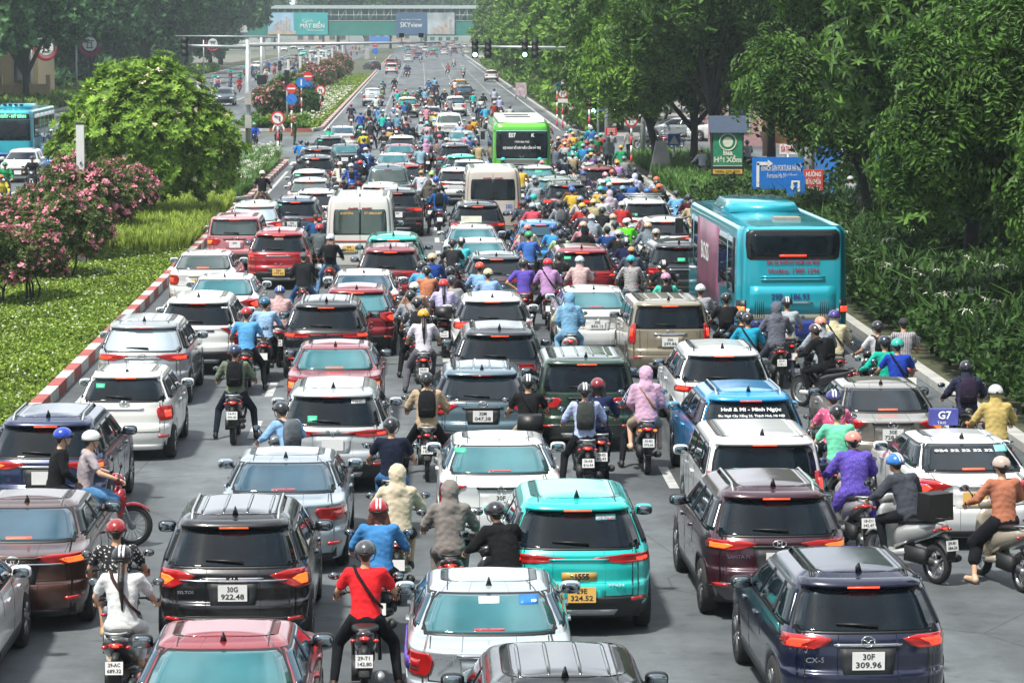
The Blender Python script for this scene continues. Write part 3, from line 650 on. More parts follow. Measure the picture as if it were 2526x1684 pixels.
def top_mesh(pk, kind):
    if ('t', pk, kind) in _PM: return _PM['t', pk, kind]
    J = pose(pk); mb = MB(); g = {'tee': .014, 'long': .018, 'hood': .034, 'hoodn': .030, 'coat': .030, 'robe': .04, 'puff': .045}[kind]
    torso(mb, J, g); P_ = J['pel']
    if kind in ('hood', 'robe', 'coat', 'hoodn'): mb.ell(J['neck'] + V3(0, -.0, -.01), (.085, .08, .05), 12, 6)
    else: mb.ell(J['neck'] + V3(0, -.01, -.035), (.078, .07, .03), 12, 6)
    for s in (1, -1):
        if kind == 'tee': cap(mb, J['sh', s], J['sh', s] + (J['el', s] - J['sh', s]) * .68, .066, .066)
        else: cap(mb, J['sh', s], J['el', s], .058 + g * .5, .054 + g * .6); cap(mb, J['el', s], J['el', s] + (J['ha', s] - J['el', s]) * .93, .05 + g * .6, .034 + g * .5)
        if kind == 'robe': cap(mb, J['hip', s] + V3(0, 0, .01), J['hip', s] + (J['kn', s] - J['hip', s]) * .85 + V3(0, 0, .01), .125, .095)
        if kind in ('coat', 'hood', 'hoodn'): cap(mb, P_ + V3(s * .06, -.02, -.04), P_ + V3(s * .08, .03, -.06), .12, .10)
    if kind == 'hoodn': hd = J['head']; cap(mb, J['neck'] + V3(0, -.03, -.06), hd - V3(0, .02, .04), .105, .098); mb.ell(hd + V3(0, -.02, -.02), (.098, .10, .08), 12, 8)
    if kind == 'hood': hd = J['head']; mb.ell(hd + V3(0, -.03, .03), (.122, .135, .14), 14, 10); mb.ell(hd + V3(0, -.10, .0), (.085, .08, .12), 10, 8); cap(mb, J['neck'] + V3(0, -.05, -.06), hd - V3(0, .05, .05), .135, .10); mb.ell(J['neck'] + V3(0, -.08, -.08), (.15, .09, .07), 12, 6)
    for k in range(7): pass
    me = remesh(mb, .021, 2)
    if kind in ('hood', 'hoodn'):   # the face stays open
        hd = J['head']; bad = [p.index for p in me.polygons if (p.center - (hd + V3(0, .10, -.01))).length < .075]
        V = [v.co.copy() for v in me.vertices]; F = [tuple(p.vertices) for p in me.polygons if p.index not in set(bad)]
        me = bpy.data.meshes.new('top'); me.from_pydata(V, [], F); me.polygons.foreach_set('use_smooth', [True] * len(F)); me.update()
    # wrinkles in the cloth
    co = np.empty(len(me.vertices) * 3, np.float32); me.vertices.foreach_get('co', co); co = co.reshape(-1, 3); no = np.array([v.normal[:] for v in me.vertices])
    w = np.sin(co[:, 2] * 85 + np.sin(co[:, 0] * 19 + co[:, 1] * 7) * 3.0) * .45 + np.sin(co[:, 2] * 47 + np.abs(co[:, 0]) * 60) * .45 + np.sin(co[:, 1] * 70 + co[:, 0] * 35) * .3
    co = co + no * (w * (.0052 if kind != 'tee' else .0042))[:, None]; me.vertices.foreach_set('co', co.astype(np.float32).ravel()); me.update()
    _PM['t', pk, kind] = me; return me
def leg_mesh(pk, kind):
    if ('l', pk, kind) in _PM: return _PM['l', pk, kind]
    J = pose(pk); mb = MB(); P_ = J['pel']; mb.ell(P_ + V3(0, -.01, -.03), (.178, .135, .12), 14, 8)
    for s in (1, -1):
        if kind == 'short': cap(mb, J['hip', s], J['hip', s] + (J['kn', s] - J['hip', s]) * .82, .108, .086)
        elif kind == 'skirt': cap(mb, J['hip', s], J['kn', s], .12, .105); cap(mb, J['hip', s] * .6, J['kn', s], .1, .09) if False else None; cap(mb, (J['kn', s] + V3(-s * .06, 0, .01)), (J['kn', s] + J['an', s]) / 2, .09, .09)
        else:
            w = .012 if kind == 'slim' else .026
            cap(mb, J['hip', s], J['kn', s], .092 + w, .060 + w); cap(mb, J['kn', s], J['kn', s] + (J['an', s] - J['kn', s]) * .93, .058 + w, .040 + w)
    me = remesh(mb, .021, 2); _PM['l', pk, kind] = me; return me
def shoe_mesh(pk, s):
    k = ('s', pk, s)
    if k in _PM: return _PM[k]
    J = pose(pk); mb = MB(); a, t = J['an', s], J['to', s]; cap(mb, a + V3(0, -.035, -.04), t + V3(0, .03, .0), .052, .040, 10, .9); cap(mb, a + V3(0, -.01, .0), a + V3(0, -.02, -.04), .044, .05)
    _PM[k] = remesh(mb, .016, 1); return _PM[k]
def helmet_mesh(pk, kind):
    k = ('h', pk, kind)
    if k in _PM: return _PM[k]
    J = pose(pk); hd = J['head']; mb = MB(); c = hd + V3(0, -.012, .035)
    if kind == 'half':
        mb.ell(c, (.122, .140, .120), 18, 10, 0, None, -.12, 1.); mb.tube([c + V3(.121 * math.cos(a), .139 * math.sin(a), -.022) for a in np.linspace(0, 2 * math.pi, 25)], .006, 5, 1)
        mb.tube([c + V3(-.10, .105, -.0), c + V3(-.05, .150, -.006), c + V3(.05, .150, -.006), c + V3(.10, .105, 0)], [(.006, .02), (.006, .035), (.006, .035), (.006, .02)], 6, 1)
        for s in (1, -1): mb.tube([c + V3(s * .118, 0, -.02), c + V3(s * .09, .03, -.10), c + V3(s * .03, .06, -.15)], .006, 5, 1)
        mb.ell(c + V3(0, -.132, .0), (.03, .012, .018), 8, 5, 1)
    elif kind == 'full':
        mb.ell(c, (.130, .148, .130), 18, 12, 0, None, -.62, 1.); mb.ell(c + V3(0, .035, .0), (.118, .122, .06), 16, 6, 1)
    elif kind == 'cap':
        mb.ell(c + V3(0, 0, .0), (.098, .112, .10), 16, 8, 0, None, -.1, 1.); mb.tube([c + V3(0, .09, .0), c + V3(0, .19, -.015)], [(.08, .006), (.055, .005)], 8, 0)
    elif kind == 'non':   # conical hat
        mb.lathe([(.24, -.02), (.23, -.01), (.12, .06), (.01, .13)], c + V3(0, 0, .05), n=18)
    elif kind == 'stripe':
        mb.ell(c, (.122, .140, .120), 18, 10, 0, None, -.12, 1.)
        for x in (-.022, .022): mb.tube([c + V3(x, .143 * math.cos(a), .123 * math.sin(a)) for a in np.linspace(.25, math.pi - .1, 12)], [(.013, .004)] * 12, 6, 2)
        mb.tube([c + V3(.121 * math.cos(a), .139 * math.sin(a), -.022) for a in np.linspace(0, 2 * math.pi, 25)], .006, 5, 1)
    _PM[k] = mb.mesh('helmet'); return _PM[k]
def hair_mesh(pk, kind):
    k = ('hr', pk, kind)
    if k in _PM: return _PM[k]
    J = pose(pk); hd = J['head']; ch = J['chest']; mb = MB()
    if kind == 'short': mb.ell(hd + V3(0, -.022, .035), (.088, .098, .095), 14, 8, 0, None, -.45, 1.); cap(mb, hd + V3(0, -.06, -.02), hd + V3(0, -.055, -.055), .055, .045)
    else:
        mb.ell(hd + V3(0, -.024, .03), (.092, .102, .10), 14, 8, 0, None, -.5, 1.)
        b = ch.y - .165
        if kind == 'long':
            for x in (-.05, 0, .05): cap(mb, hd + V3(x, -.06, -.02), V3(x * 1.5, b + .01, ch.z + .08), .052, .055); cap(mb, V3(x * 1.5, b + .01, ch.z + .08), V3(x * 1.3, b, ch.z - .14), .05, .022)
        elif kind == 'pony': cap(mb, hd + V3(0, -.10, .0), V3(0, b - .01, ch.z + .10), .036, .04); cap(mb, V3(0, b - .01, ch.z + .10), V3(.01, b, ch.z - .22), .04, .014)
        elif kind == 'bob':
            for x in (-.07, 0, .07): cap(mb, hd + V3(x, -.05, -.02), hd + V3(x * 1.5, -.06, -.15), .05, .045)
    me = remesh(mb, .018, 1); _PM[k] = me; return me
def pack_mesh(pk):
    if ('pk', pk) in _PM: return _PM['pk', pk]
    J = pose(pk); c = J['chest']; y = c.y - .165; mb = MB()
    rings = []
    for z, w, d_ in ((-.26, .11, .05), (-.24, .14, .08), (-.05, .15, .095), (.10, .135, .08), (.17, .10, .055), (.19, .05, .03)):
        rings.append([V3(w * math.copysign(abs(math.cos(t)) ** .5, math.cos(t)), y - .02 - d_ * math.sin(t) * (abs(math.sin(t)) ** -.4 if abs(math.sin(t)) > .01 else 1) * .8, c.z + z) for t in np.linspace(0, 2 * math.pi, 16, endpoint=False)])
    mb.loft(rings, 0); mb.tube([(-.09, y - .10, c.z - .20), (-.09, y - .125, c.z - .12), (.09, y - .125, c.z - .12), (.09, y - .10, c.z - .20)], .008, 5, 1)
    for s in (1, -1): mb.tube([(s * .085, y + .0, c.z + .13), (s * .12, J['sh', s].y - .06, J['sh', s].z + .07), (s * .125, J['sh', s].y + .04, J['sh', s].z + .075), (s * .13, J['sh', s].y + .11, J['sh', s].z - .06)], [(.022, .01)] * 4, 6, 1)
    mb.tube([(-.03, y - .02, c.z + .19), (0, y - .02, c.z + .23), (.03, y - .02, c.z + .19)], .007, 5, 1)
    _PM['pk', pk] = mb.mesh('backpack'); return _PM['pk', pk]
def strap_mesh(pk):
    if ('st', pk) in _PM: return _PM['st', pk]
    J = pose(pk); mb = MB(); c = J['chest']; w = J['waist']
    mb.tube([(-.13, c.y + .03, c.z + .19), (-.10, c.y - .10, c.z + .13), (0, c.y - .155, c.z - .02), (.10, w.y - .145, w.z + .06), (.17, w.y - .05, w.z - .03), (.19, w.y + .06, w.z - .07)], [(.02, .006)] * 6, 6)
    _PM['st', pk] = mb.mesh('bag_strap'); return _PM['st', pk]
# ------------------------------------------------------------------ motorbikes
_BK = {}
def bike_proto(kind):
    if kind in _BK: return _BK[kind]
    B = {}; sc = kind != 'wave'
    def ringx(y, z, rx, rz, n=14, e=.7): return [V3(rx * math.copysign(abs(math.cos(t)) ** e, math.cos(t)), y, z + rz * math.copysign(abs(math.sin(t)) ** e, math.sin(t))) for t in np.linspace(0, 2 * math.pi, n, endpoint=False)]
    def ringz(z, y, rx, ry, n=14): return [V3(rx * math.cos(t), y + ry * math.sin(t), z) for t in np.linspace(0, 2 * math.pi, n, endpoint=False)]
    k = 1. if sc else .72; big = kind == 'maxi'
    if big: k = 1.12
    b = MB()
    b.loft([ringx(-.74, .80, .05 * k, .03), ringx(-.70, .79, .10 * k, .06), ringx(-.60, .76, .135 * k, .085), ringx(-.42, .70, .16 * k, .11), ringx(-.15, .63, .175 * k, .13), ringx(.08, .56, .17 * k, .16), ringx(.20, .50, .13 * k, .16)])
    if sc:
        b.loft([ringx(-.1, .36, .15, .07), ringx(.15, .31, .19, .05), ringx(.42, .31, .17, .05), ringx(.5, .36, .13, .05)])
        b.loft([ringz(.30, .42, .15, .06), ringz(.45, .44, .185, .06), ringz(.65, .47, .205, .055), ringz(.85, .49, .17, .06), ringz(.95, .48, .10, .06)])
    else:
        b.loft([ringx(.0, .50, .10, .12), ringx(.2, .50, .075, .09), ringx(.42, .66, .06, .09), ringx(.5, .74, .05, .08)])
        for s in (1, -1): b.loft([ringz(.32, .40, .02, .05), ringz(.5, .44, .03, .09), ringz(.75, .50, .03, .08), ringz(.85, .5, .02, .05)]) if False else b.loft([[p + V3(s * .15, 0, 0) for p in ringz(z, y, .025, ry)] for z, y, ry in ((.30, .38, .05), (.5, .44, .10), (.72, .50, .09), (.86, .52, .04))])
    b.loft([ringz(.90, .50, .10, .07), ringz(.99, .50, .15 * (1 if sc else .8), .09), ringz(1.05, .47, .13 * (1 if sc else .8), .07), ringz(1.07, .45, .05, .03)])
    B['body'] = b
    s_ = MB(); s_.loft([ringx(-.66, .83, .06, .02), ringx(-.60, .84, .12, .035), ringx(-.40, .82, .15, .045), ringx(-.22, .79, .155, .045), ringx(-.05, .765, .14, .05), ringx(.10, .75, .09, .045), ringx(.16, .73, .05, .03)]); B['seat'] = s_
    r = .27 if sc else .30; wd = .10 if sc else .075; B['r'] = r
    t = MB(); t.lathe([(r * .72, -wd * .4), (r * .93, -wd * .5), (r, -wd * .15), (r, wd * .15), (r * .93, wd * .5), (r * .72, wd * .4), (r * .72, -wd * .4)], axis='X', n=24, caps=False); B['tyre'] = t
    m = MB()
    m.lathe([(r * .74, -wd * .42), (r * .66, -wd * .3), (r * .66, wd * .3), (r * .74, wd * .42), (r * .74, -wd * .42)], axis='X', n=24, caps=False); m.lathe([(.05, -.05), (.055, 0), (.05, .05)], axis='X', n=10)
    for i in range(5 if sc else 16):
        a = 2 * math.pi * i / (5 if sc else 16); m.tube([(0, 0, 0), (0, r * .68 * math.cos(a), r * .68 * math.sin(a))], .018 if sc else .004, 4)
    B['rim'] = m
    f = MB(); n = 9; rings = []
    for i in range(n):
        a = R(40 + 110 * i / (n - 1)); y, z = .68 + (r + .03) * math.cos(a), r + (r + .03) * math.sin(a); w = .075 if sc else .05
        rings.append([V3(-w, y, z - .03), V3(-w * .6, y * 1., z + .012), V3(w * .6, y, z + .012), V3(w, y, z - .03)])
    f.loft(rings); B['fender'] = f
    q = MB(); rings = []
    for i in range(7):
        a = R(95 + 70 * i / 6); y, z = -.60 + (r + .05) * math.cos(a), r + (r + .05) * math.sin(a); rings.append([V3(-.07, y, z - .02), V3(-.05, y, z + .01), V3(.05, y, z + .01), V3(.07, y, z - .02)])
    q.loft(rings); q.box((0, -.90, .50), (.13, .02, .26), t=1.2); q.tube([(0, -.70, .68), (0, -.86, .62)], .04, 6); B['mudguard'] = q
    e = MB(); e.tube([(0, -.60, r), (0, -.05, .33)], [.06, .09], 8); e.box((-.10, -.28, .35), (.10, .42, .20)); e.tube([(0, .0, .38), (0, .1, .45)], .1, 8); B['engine'] = e
    x = MB(); x.tube([(.13, -.1, .25), (.15, -.3, .27), (.16, -.42, .30), (.17, -.80, .36), (.17, -.86, .37)], [.02, .025, .05, .058, .04], 10); B['exhaust'] = x
    h = MB(); h.tube([(-.34, .44, 1.03), (-.2, .47, 1.05), (0, .5, 1.04), (.2, .47, 1.05), (.34, .44, 1.03)], .014, 6)
    for s in (1, -1): h.tube([(s * .24, .455, 1.045), (s * .37, .43, 1.028)], .022, 8)
    B['handlebar'] = h
    fk = MB()
    for s in (1, -1): fk.tube([(s * .06, .68, r), (s * .06, .52, .7)], .022, 6)
    fk.tube([(-.07, .68, r), (.07, .68, r)], .02, 6); fk.box((0, .54, .68), (.16, .06, .06)); B['fork'] = fk
    B['mir'] = {}
    for s in (1, -1):
        mm = MB(); mm.tube([(s * .22, .46, 1.05), (s * .27, .48, 1.16), (s * .33, .47, 1.22)], .007, 5); mm.ell((s * .36, .47, 1.235), (.068, .022, .045), 12, 8); g = MB(); g.ell((s * .36, .452, 1.235), (.058, .01, .036), 12, 6); B['mir'][s] = (mm, g)
    tl = MB(); tl.ell((0, -.735, .765), (.085 * min(k, 1), .035, .035), 12, 6, 0); tl.ell((0, -.762, .765), (.045, .014, .016), 8, 5, 1); B['tail'] = tl
    for s in (1, -1): i_ = MB(); i_.ell((s * .125, -.70, .74), (.035, .03, .022), 8, 5); B['ind', s] = i_
    g = MB(); g.tube([(-.10, -.52, .86), (-.115, -.72, .90), (-.05, -.78, .90), (.05, -.78, .90), (.115, -.72, .90), (.10, -.52, .86)], .014, 6); B['grab'] = g
    hl = MB(); hl.ell((0, .575, .97), (.07, .02, .04), 10, 6); B['head'] = hl
    for k_, v in list(B.items()):
        if isinstance(v, MB): B[k_] = v.mesh('p')
    for s in (1, -1): B['mir'][s] = tuple(w.mesh('p') for w in B['mir'][s])
    # far version: one mesh
    _BK[kind] = B; return B
BSEQ = 0
def bike(kind, col, loc, hd, label, lit=0, plate=None, lod=0, group='motorbikes among the cars', top=False, headlit=False):
    B = bike_proto(kind); root = empty('scooter' if kind != 'wave' else 'motorbike', loc, hd); tag(root, label, 'scooter' if kind != 'wave' else 'motorbike', group); pm = paint(col); r = B['r']
    link('body', B['body'], [pm], root); link('seat', B['seat'], [BLACK], root); link('mudguard', B['mudguard'], [DARK], root)
    for y in (-.60, .68):
        w = link('wheel', B['tyre'], [RUB], root, (0, y, r))
        if lod < 2: link('rim', B['rim'], [ALLOY], w)
    link('tail_light', B['tail'], [LRED, LLIT if lit else LRED], root); link('handlebar', B['handlebar'], [BLACK], root)
    link('front_fender', B['fender'], [pm], root)
    if lod < 2:
        link('fork', B['fork'], [STEEL], root); link('engine', B['engine'], [DARK], root); link('exhaust', B['exhaust'], [STEEL if kind == 'wave' else DARK], root); link('headlight', B['head'], [LWON if headlit else LWHT], root)
        for s in (1, -1):
            m_ = link('mirror', B['mir'][s][0], [BLACK], root); link('mirror_glass', B['mir'][s][1], [MIRR], m_); link('indicator', B['ind', s], [LRED if lit != 2 else LAMB], root)
        if kind != 'wave' or random.random() < .5: link('grab_rail', B['grab'], [STEEL if random.random() < .5 else BLACK], root)
    pl = MB(); pl.box((0, 0, 0), (.19, .008, .14)); po = pl.build('number_plate', [PWHT], root, False, (0, -.918, .56))
    po.rotation_euler = (R(-8), 0, 0)
    if plate:
        a_, b_ = plate.split('/'); text(a_, .055, INK, po, (0, -.006, .032), name='plate_lettering', width=.13, bold=.001); text(b_, .055, INK, po, (0, -.006, -.032), name='plate_lettering', width=.15, bold=.001)
    if top:
        tb = MB(); tb.box((0, -.72, 1.02), (.42, .36, .26), t=.9); tb.box((0, -.72, .90), (.43, .37, .03)); tb.build('top_box', [BLACK], root)
    return root
NAMES = {}
def person(pk, loc, hd, label, top=('tee', '#335577'), legs=('slim', '#15171c'), helm=('half', '#15171c'), hair=None, skin=0, shoe='#1b1b1d', lod=0, pack=None, strap=None, group='riders waiting in the queue', hm2=None, hc=None):
    root = empty('person', loc, hd); tag(root, label, 'person', group)
    b = link('body', body_mesh(pk), [SKIN2 if skin else SKIN, INK], root)
    tk = top[0]; tk = 'hoodn' if tk == 'hood' and helm else tk; link({'tee': 'shirt', 'long': 'shirt', 'hood': 'hooded_jacket', 'hoodn': 'hooded_jacket', 'coat': 'jacket', 'robe': 'sun_coat', 'puff': 'jacket'}[tk], top_mesh(pk, tk), [cloth(*top[1:])], root)
    link({'short': 'shorts', 'skirt': 'skirt'}.get(legs[0], 'trousers'), leg_mesh(pk, legs[0]), [cloth(*legs[1:])], root)
    if lod < 2:
        for s in (1, -1): link('shoe', shoe_mesh(pk, s), [plastic(shoe, .6)], root)
    if helm: link({'cap': 'cap', 'non': 'conical_hat'}.get(helm[0], 'helmet'), helmet_mesh(pk, helm[0]), [mat('helm_' + helm[1], helm[1], rough=.3 if helm[0] not in ('cap', 'non') else .8, coat=.8 if helm[0] not in ('cap', 'non') else 0, var=.06), BLACK, PWHT], root)
    if not tk.startswith('hood') or hair: link('hair', hair_mesh(pk, hair or 'short'), [HAIRB if hc else HAIR], root)
    if strap: link('bag_strap', strap_mesh(pk), [cloth(strap)], root)
    if pack:
        p = link('backpack', pack_mesh(pk), [cloth(pack), BLACK], None, root.location.copy(), (0, 0, hd))
        tag(p, f"{colname(pack)} backpack worn by the {label.replace('person', 'person', 1)}"[:400], 'backpack', 'backpacks worn by riders')
        words = p['label'].split()
        if len(words) > 16: p['label'] = ' '.join(words[:16])
    return root
CN = {}
def colname(h):
    if h in CN: return CN[h]
    import colorsys
    c = h.lstrip('#'); r, g, b = [int(c[i:i + 2], 16) / 255 for i in (0, 2, 4)]; hh, l, s = colorsys.rgb_to_hls(r, g, b); hh *= 360
    if l < .13: n = 'black'
    elif s < .13: n = 'white' if l > .78 else 'light grey' if l > .58 else 'grey' if l > .33 else 'dark grey'
    else:
        base = 'red' if hh < 12 or hh > 345 else 'orange' if hh < 35 else 'yellow' if hh < 65 else 'green' if hh < 160 else 'teal' if hh < 190 else 'blue' if hh < 250 else 'purple' if hh < 295 else 'pink'
        if base == 'orange' and s < .5: base = 'beige' if l > .55 else 'brown'
        if base == 'red' and l > .6: base = 'pink'
        if base == 'yellow' and s < .4: base = 'cream' if l > .6 else 'olive'
        n = ('dark ' if l < .28 else 'light ' if l > .72 else '') + base
    CN[h] = n; return n
# ------------------------------------------------------------------ a rider on a bike, placed by the top of the helmet
HT = 1.70; PLACED = []
USED = {}
def uniq(lbl, kind):
    k = lbl
    if k in USED: USED[k].append(kind)
    else: USED[k] = [kind]
    return lbl
def rider(tile, x, y, top, helm, legs=('slim', '#15171c'), bk=('sc', '#1a1c20'), pk='ride', hd=0., d='', pack=None, hair=None, strap=None, skin=0, lit=0, plate=None, shoe='#1b1b1d', pas=None, topbox=False, grp=None, hc=None, nobike=False, headlit=False, bd='', world=None):
    """one rider; pas = passenger behind, a dict with the same clothing keys"""
    h = HT if pk != 'lean' else 1.62
    q = Vector(world) if world else at(*tp(tile, x, y), h); q.z = 0; a = R(hd); PLACED.append((q.x, q.y)); lod = 0 if q.y < 105 else 1 if q.y < 170 else 2
    hn = f"{helm[2] if len(helm) > 2 else colname(helm[1])} {'cap' if helm[0] == 'cap' else 'conical hat' if helm[0] == 'non' else 'helmet'}" if helm else ('hood up' if top[0] == 'hood' else 'no helmet')
    tn = d or f"{colname(top[1])} " + {'tee': 'short sleeved shirt', 'long': 'long sleeved shirt', 'hood': 'hooded jacket', 'coat': 'jacket', 'robe': 'long sun coat', 'puff': 'padded jacket'}[top[0]]
    lbl = f"person in {tn} and {hn}"
    g = grp or 'riders waiting in the queue'
    kind = {'sc': 'scooter', 'maxi': 'large scooter', 'wave': 'motorbike'}[bk[0]]
    person(pk, q, a, lbl, top[:5], legs, helm[:2] if helm else None, hair, skin, shoe, lod, pack, strap, g, hc=hc)
    pb = f" with {colname(pas['top'][1])} clad passenger" if pas else ''
    bl = f"{colname(bk[1])} {bd + ' ' if bd else ''}{kind} under the person in {tn}" if d and not any(w in tn for w in ('junction', 'crowd', 'before the blue', 'queue')) else f"{colname(bk[1])} {kind}, rider in {tn.replace('in the far junction crowd', 'at the far junction')}, {hn}"
    if 'towards the camera' in tn: bl = f"{colname(bk[1])} {kind} of the {tn.replace(' coming', '')} rider with {hn}"
    if not nobike: bike(bk[0], bk[1], q, a, bl, lit, plate, lod, 'motorbikes among the cars' if not grp else grp.replace('riders', 'motorbikes'), topbox, headlit)
    if pas:
        off = Matrix.Rotation(a, 3, 'Z') @ V3(0, -.40, .055); pt = pas['top']; ph = pas.get('helm')
        pn = pas.get('d') or f"{colname(pt[1])} " + {'tee': 'short sleeved shirt', 'long': 'long sleeved shirt', 'hood': 'hooded jacket', 'coat': 'jacket', 'robe': 'long sun coat', 'puff': 'padded jacket'}[pt[0]]
        hn2 = f"{colname(ph[1])} {'cap' if ph[0] == 'cap' else 'helmet'}" if ph else ('hood up' if pt[0] == 'hood' else 'bare head')
        person('pass', q + off, a, f"passenger person in {pn} and {hn2} sitting behind another rider", pt[:5], pas.get('legs', ('slim', '#20242c')), ph[:2] if ph else None, pas.get('hair'), pas.get('skin', 1), pas.get('shoe', '#c8a890'), lod, pas.get('pack'), pas.get('strap'), g, hc=pas.get('hc'))
    return q
# ------------------------------------------------------------------ ground, roads, kerbs, markings
def sheet(name, x0, x1, y0, y1, z, m, ny=1, kind='structure', th=.0):
    mb = MB(); mb.add([(x0, y0, z), (x1, y0, z), (x1, y1, z), (x0, y1, z)], [(0, 1, 2, 3)]); o = mb.build(name, [m], None, False); return tag(o, kind=kind)
def asphalt():
    m = mat('asphalt', (.085, .092, .097), rough=.78, var=.0, spec=.35); t = m.node_tree; b = t.nodes['Principled BSDF']; lk = t.links.new
    tc = t.nodes.new('ShaderNodeTexCoord'); mp = t.nodes.new('ShaderNodeMapping'); mp.inputs['Scale'].default_value = (.55, .07, 1); lk(tc.outputs['Object'], mp.inputs[0])
    n1 = t.nodes.new('ShaderNodeTexNoise'); n1.inputs['Scale'].default_value = 1.; n1.inputs['Detail'].default_value = 6; lk(mp.outputs[0], n1.inputs['Vector'])
    n2 = t.nodes.new('ShaderNodeTexNoise'); n2.inputs['Scale'].default_value = 1.2; n2.inputs['Detail'].default_value = 9; n2.inputs['Roughness'].default_value = .7; lk(tc.outputs['Object'], n2.inputs['Vector'])
    n3 = t.nodes.new('ShaderNodeTexNoise'); n3.inputs['Scale'].default_value = 70; lk(tc.outputs['Object'], n3.inputs['Vector'])
    def mr(n, a, c, lo=.35, hi=.65):
        r = t.nodes.new('ShaderNodeMapRange'); r.inputs[1].default_value = lo; r.inputs[2].default_value = hi; r.inputs[3].default_value = a; r.inputs[4].default_value = c; lk(n.outputs[0], r.inputs[0]); return r
    a, c, e = mr(n1, .64, 1.28), mr(n2, .74, 1.16), mr(n3, .86, 1.14)
    v = t.nodes.new('ShaderNodeTexVoronoi'); v.feature = 'DISTANCE_TO_EDGE'; v.inputs['Scale'].default_value = .22; lk(tc.outputs['Object'], v.inputs['Vector'])
    vd = t.nodes.new('ShaderNodeTexNoise'); vd.inputs['Scale'].default_value = .8
    v2 = t.nodes.new('ShaderNodeTexVoronoi'); v2.inputs['Scale'].default_value = .5; v2.distance = 'CHEBYCHEV'; lk(mp.outputs[0], v2.inputs['Vector']); s2 = t.nodes.new('ShaderNodeSeparateColor'); lk(v2.outputs['Color'], s2.inputs[0]); p2 = mr(s2, .86, 1.10, 0, 1); a_ = t.nodes.new('ShaderNodeMath'); a_.operation = 'MULTIPLY'; lk(a.outputs[0], a_.inputs[0]); lk(p2.outputs[0], a_.inputs[1]); a = a_
    cr = t.nodes.new('ShaderNodeMapRange'); cr.inputs[1].default_value = 0; cr.inputs[2].default_value = .006; cr.inputs[3].default_value = .62; cr.inputs[4].default_value = 1; lk(v.outputs['Distance'], cr.inputs[0])
    n4 = t.nodes.new('ShaderNodeTexNoise'); n4.inputs['Scale'].default_value = 1.9; n4.inputs['Detail'].default_value = 3; lk(tc.outputs['Object'], n4.inputs['Vector']); e4 = mr(n4, .72, 1., .30, .40); e_ = t.nodes.new('ShaderNodeMath'); e_.operation = 'MULTIPLY'; lk(e.outputs[0], e_.inputs[0]); lk(e4.outputs[0], e_.inputs[1]); e = e_
    m1 = t.nodes.new('ShaderNodeMath'); m1.operation = 'MULTIPLY'; lk(a.outputs[0], m1.inputs[0]); lk(c.outputs[0], m1.inputs[1])
    m2 = t.nodes.new('ShaderNodeMath'); m2.operation = 'MULTIPLY'; lk(m1.outputs[0], m2.inputs[0]); lk(e.outputs[0], m2.inputs[1])
    m3 = t.nodes.new('ShaderNodeMath'); m3.operation = 'MULTIPLY'; lk(m2.outputs[0], m3.inputs[0]); lk(cr.outputs[0], m3.inputs[1])
    vm = t.nodes.new('ShaderNodeVectorMath'); vm.operation = 'SCALE'; vm.inputs[0].default_value = (.108, .122, .131); lk(m3.outputs[0], vm.inputs['Scale']); lk(vm.outputs[0], b.inputs['Base Color'])
    bp = t.nodes.new('ShaderNodeBump'); bp.inputs['Strength'].default_value = .25; bp.inputs['Distance'].default_value = .01; lk(n3.outputs[0], bp.inputs['Height']); lk(bp.outputs[0], b.inputs['Normal']); return m
ASPH = asphalt(); PAVE = mat('paving', (.24, .23, .21), rough=.85, var=.2, vs=.7, bump=.1); SOIL = mat('soil', (.055, .062, .03), rough=.95, var=.35, vs=1.5)
MARK = mat('road_paint', (.40, .41, .40), rough=.7, var=.3, vs=4); CONC = mat('concrete', (.36, .36, .34), rough=.85, var=.2, vs=2, bump=.1)
KRED = mat('kerb_red', (.32, .08, .07), rough=.8, var=.25, vs=3); KWHT = mat('kerb_white', (.44, .44, .42), rough=.8, var=.25, vs=3)
sheet('ground', -900, 900, -60, 2300, -.03, mat('ground', (.10, .11, .08), rough=.95, var=.25, vs=.05))
sheet('road', -7.25, 10.45, -10, 1500, .0, ASPH); sheet('opposite_road', -31, -13.6, 40, 1500, .0, ASPH)
sheet('cross_road', -90, 70, 163, 194, .004, ASPH)
sheet('pavement', 16.0, 30, 20, 162.8, .004, PAVE); sheet('far_pavement', 13, 30, 194.2, 700, .004, PAVE); sheet('left_pavement', -60, -36, 194.2, 700, .004, mat('olive_earth', (.13, .13, .10), rough=.9, var=.3, vs=.3))  # left pavement has a dull olive earth colour of its own
def beds(name, x0, x1, y0, y1): return sheet(name, x0, x1, y0, y1, .10, SOIL)
beds('median_bed', -13.45, -7.45, 20, 119.5); beds('median_tip_bed', -13.4, -7.4, 122.5, 159.5); beds('far_median_bed', -13.4, -7.1, 204, 900); beds('verge_bed', 10.75, 15.8, 20, 160); beds('far_verge_bed', 10.75, 13, 196, 700); beds('left_verge_bed', -36, -31.3, 196, 700)
def kerb(name, pts, w=.26, h=.17, m=None, alt=True, seg=1.25):
    """painted kerb: one object per run, red and white blocks"""
    mb = MB(); acc = 0
    for (x0, y0), (x1, y1) in zip(pts[:-1], pts[1:]):
        L_ = math.hypot(x1 - x0, y1 - y0); n = max(1, int(L_ / seg)); a = math.atan2(y1 - y0, x1 - x0)
        for i in range(n):
            t = (i + .5) / n; mb.box((x0 + (x1 - x0) * t, y0 + (y1 - y0) * t, h / 2), (L_ / n - .012, w, h), (acc % 2) if alt else 0, Matrix.Rotation(a, 3, 'Z'), .995, .995); acc += 1
    o = mb.build(name, [KWHT, KRED] if alt else [CONC], None, False); return tag(o, kind='structure')
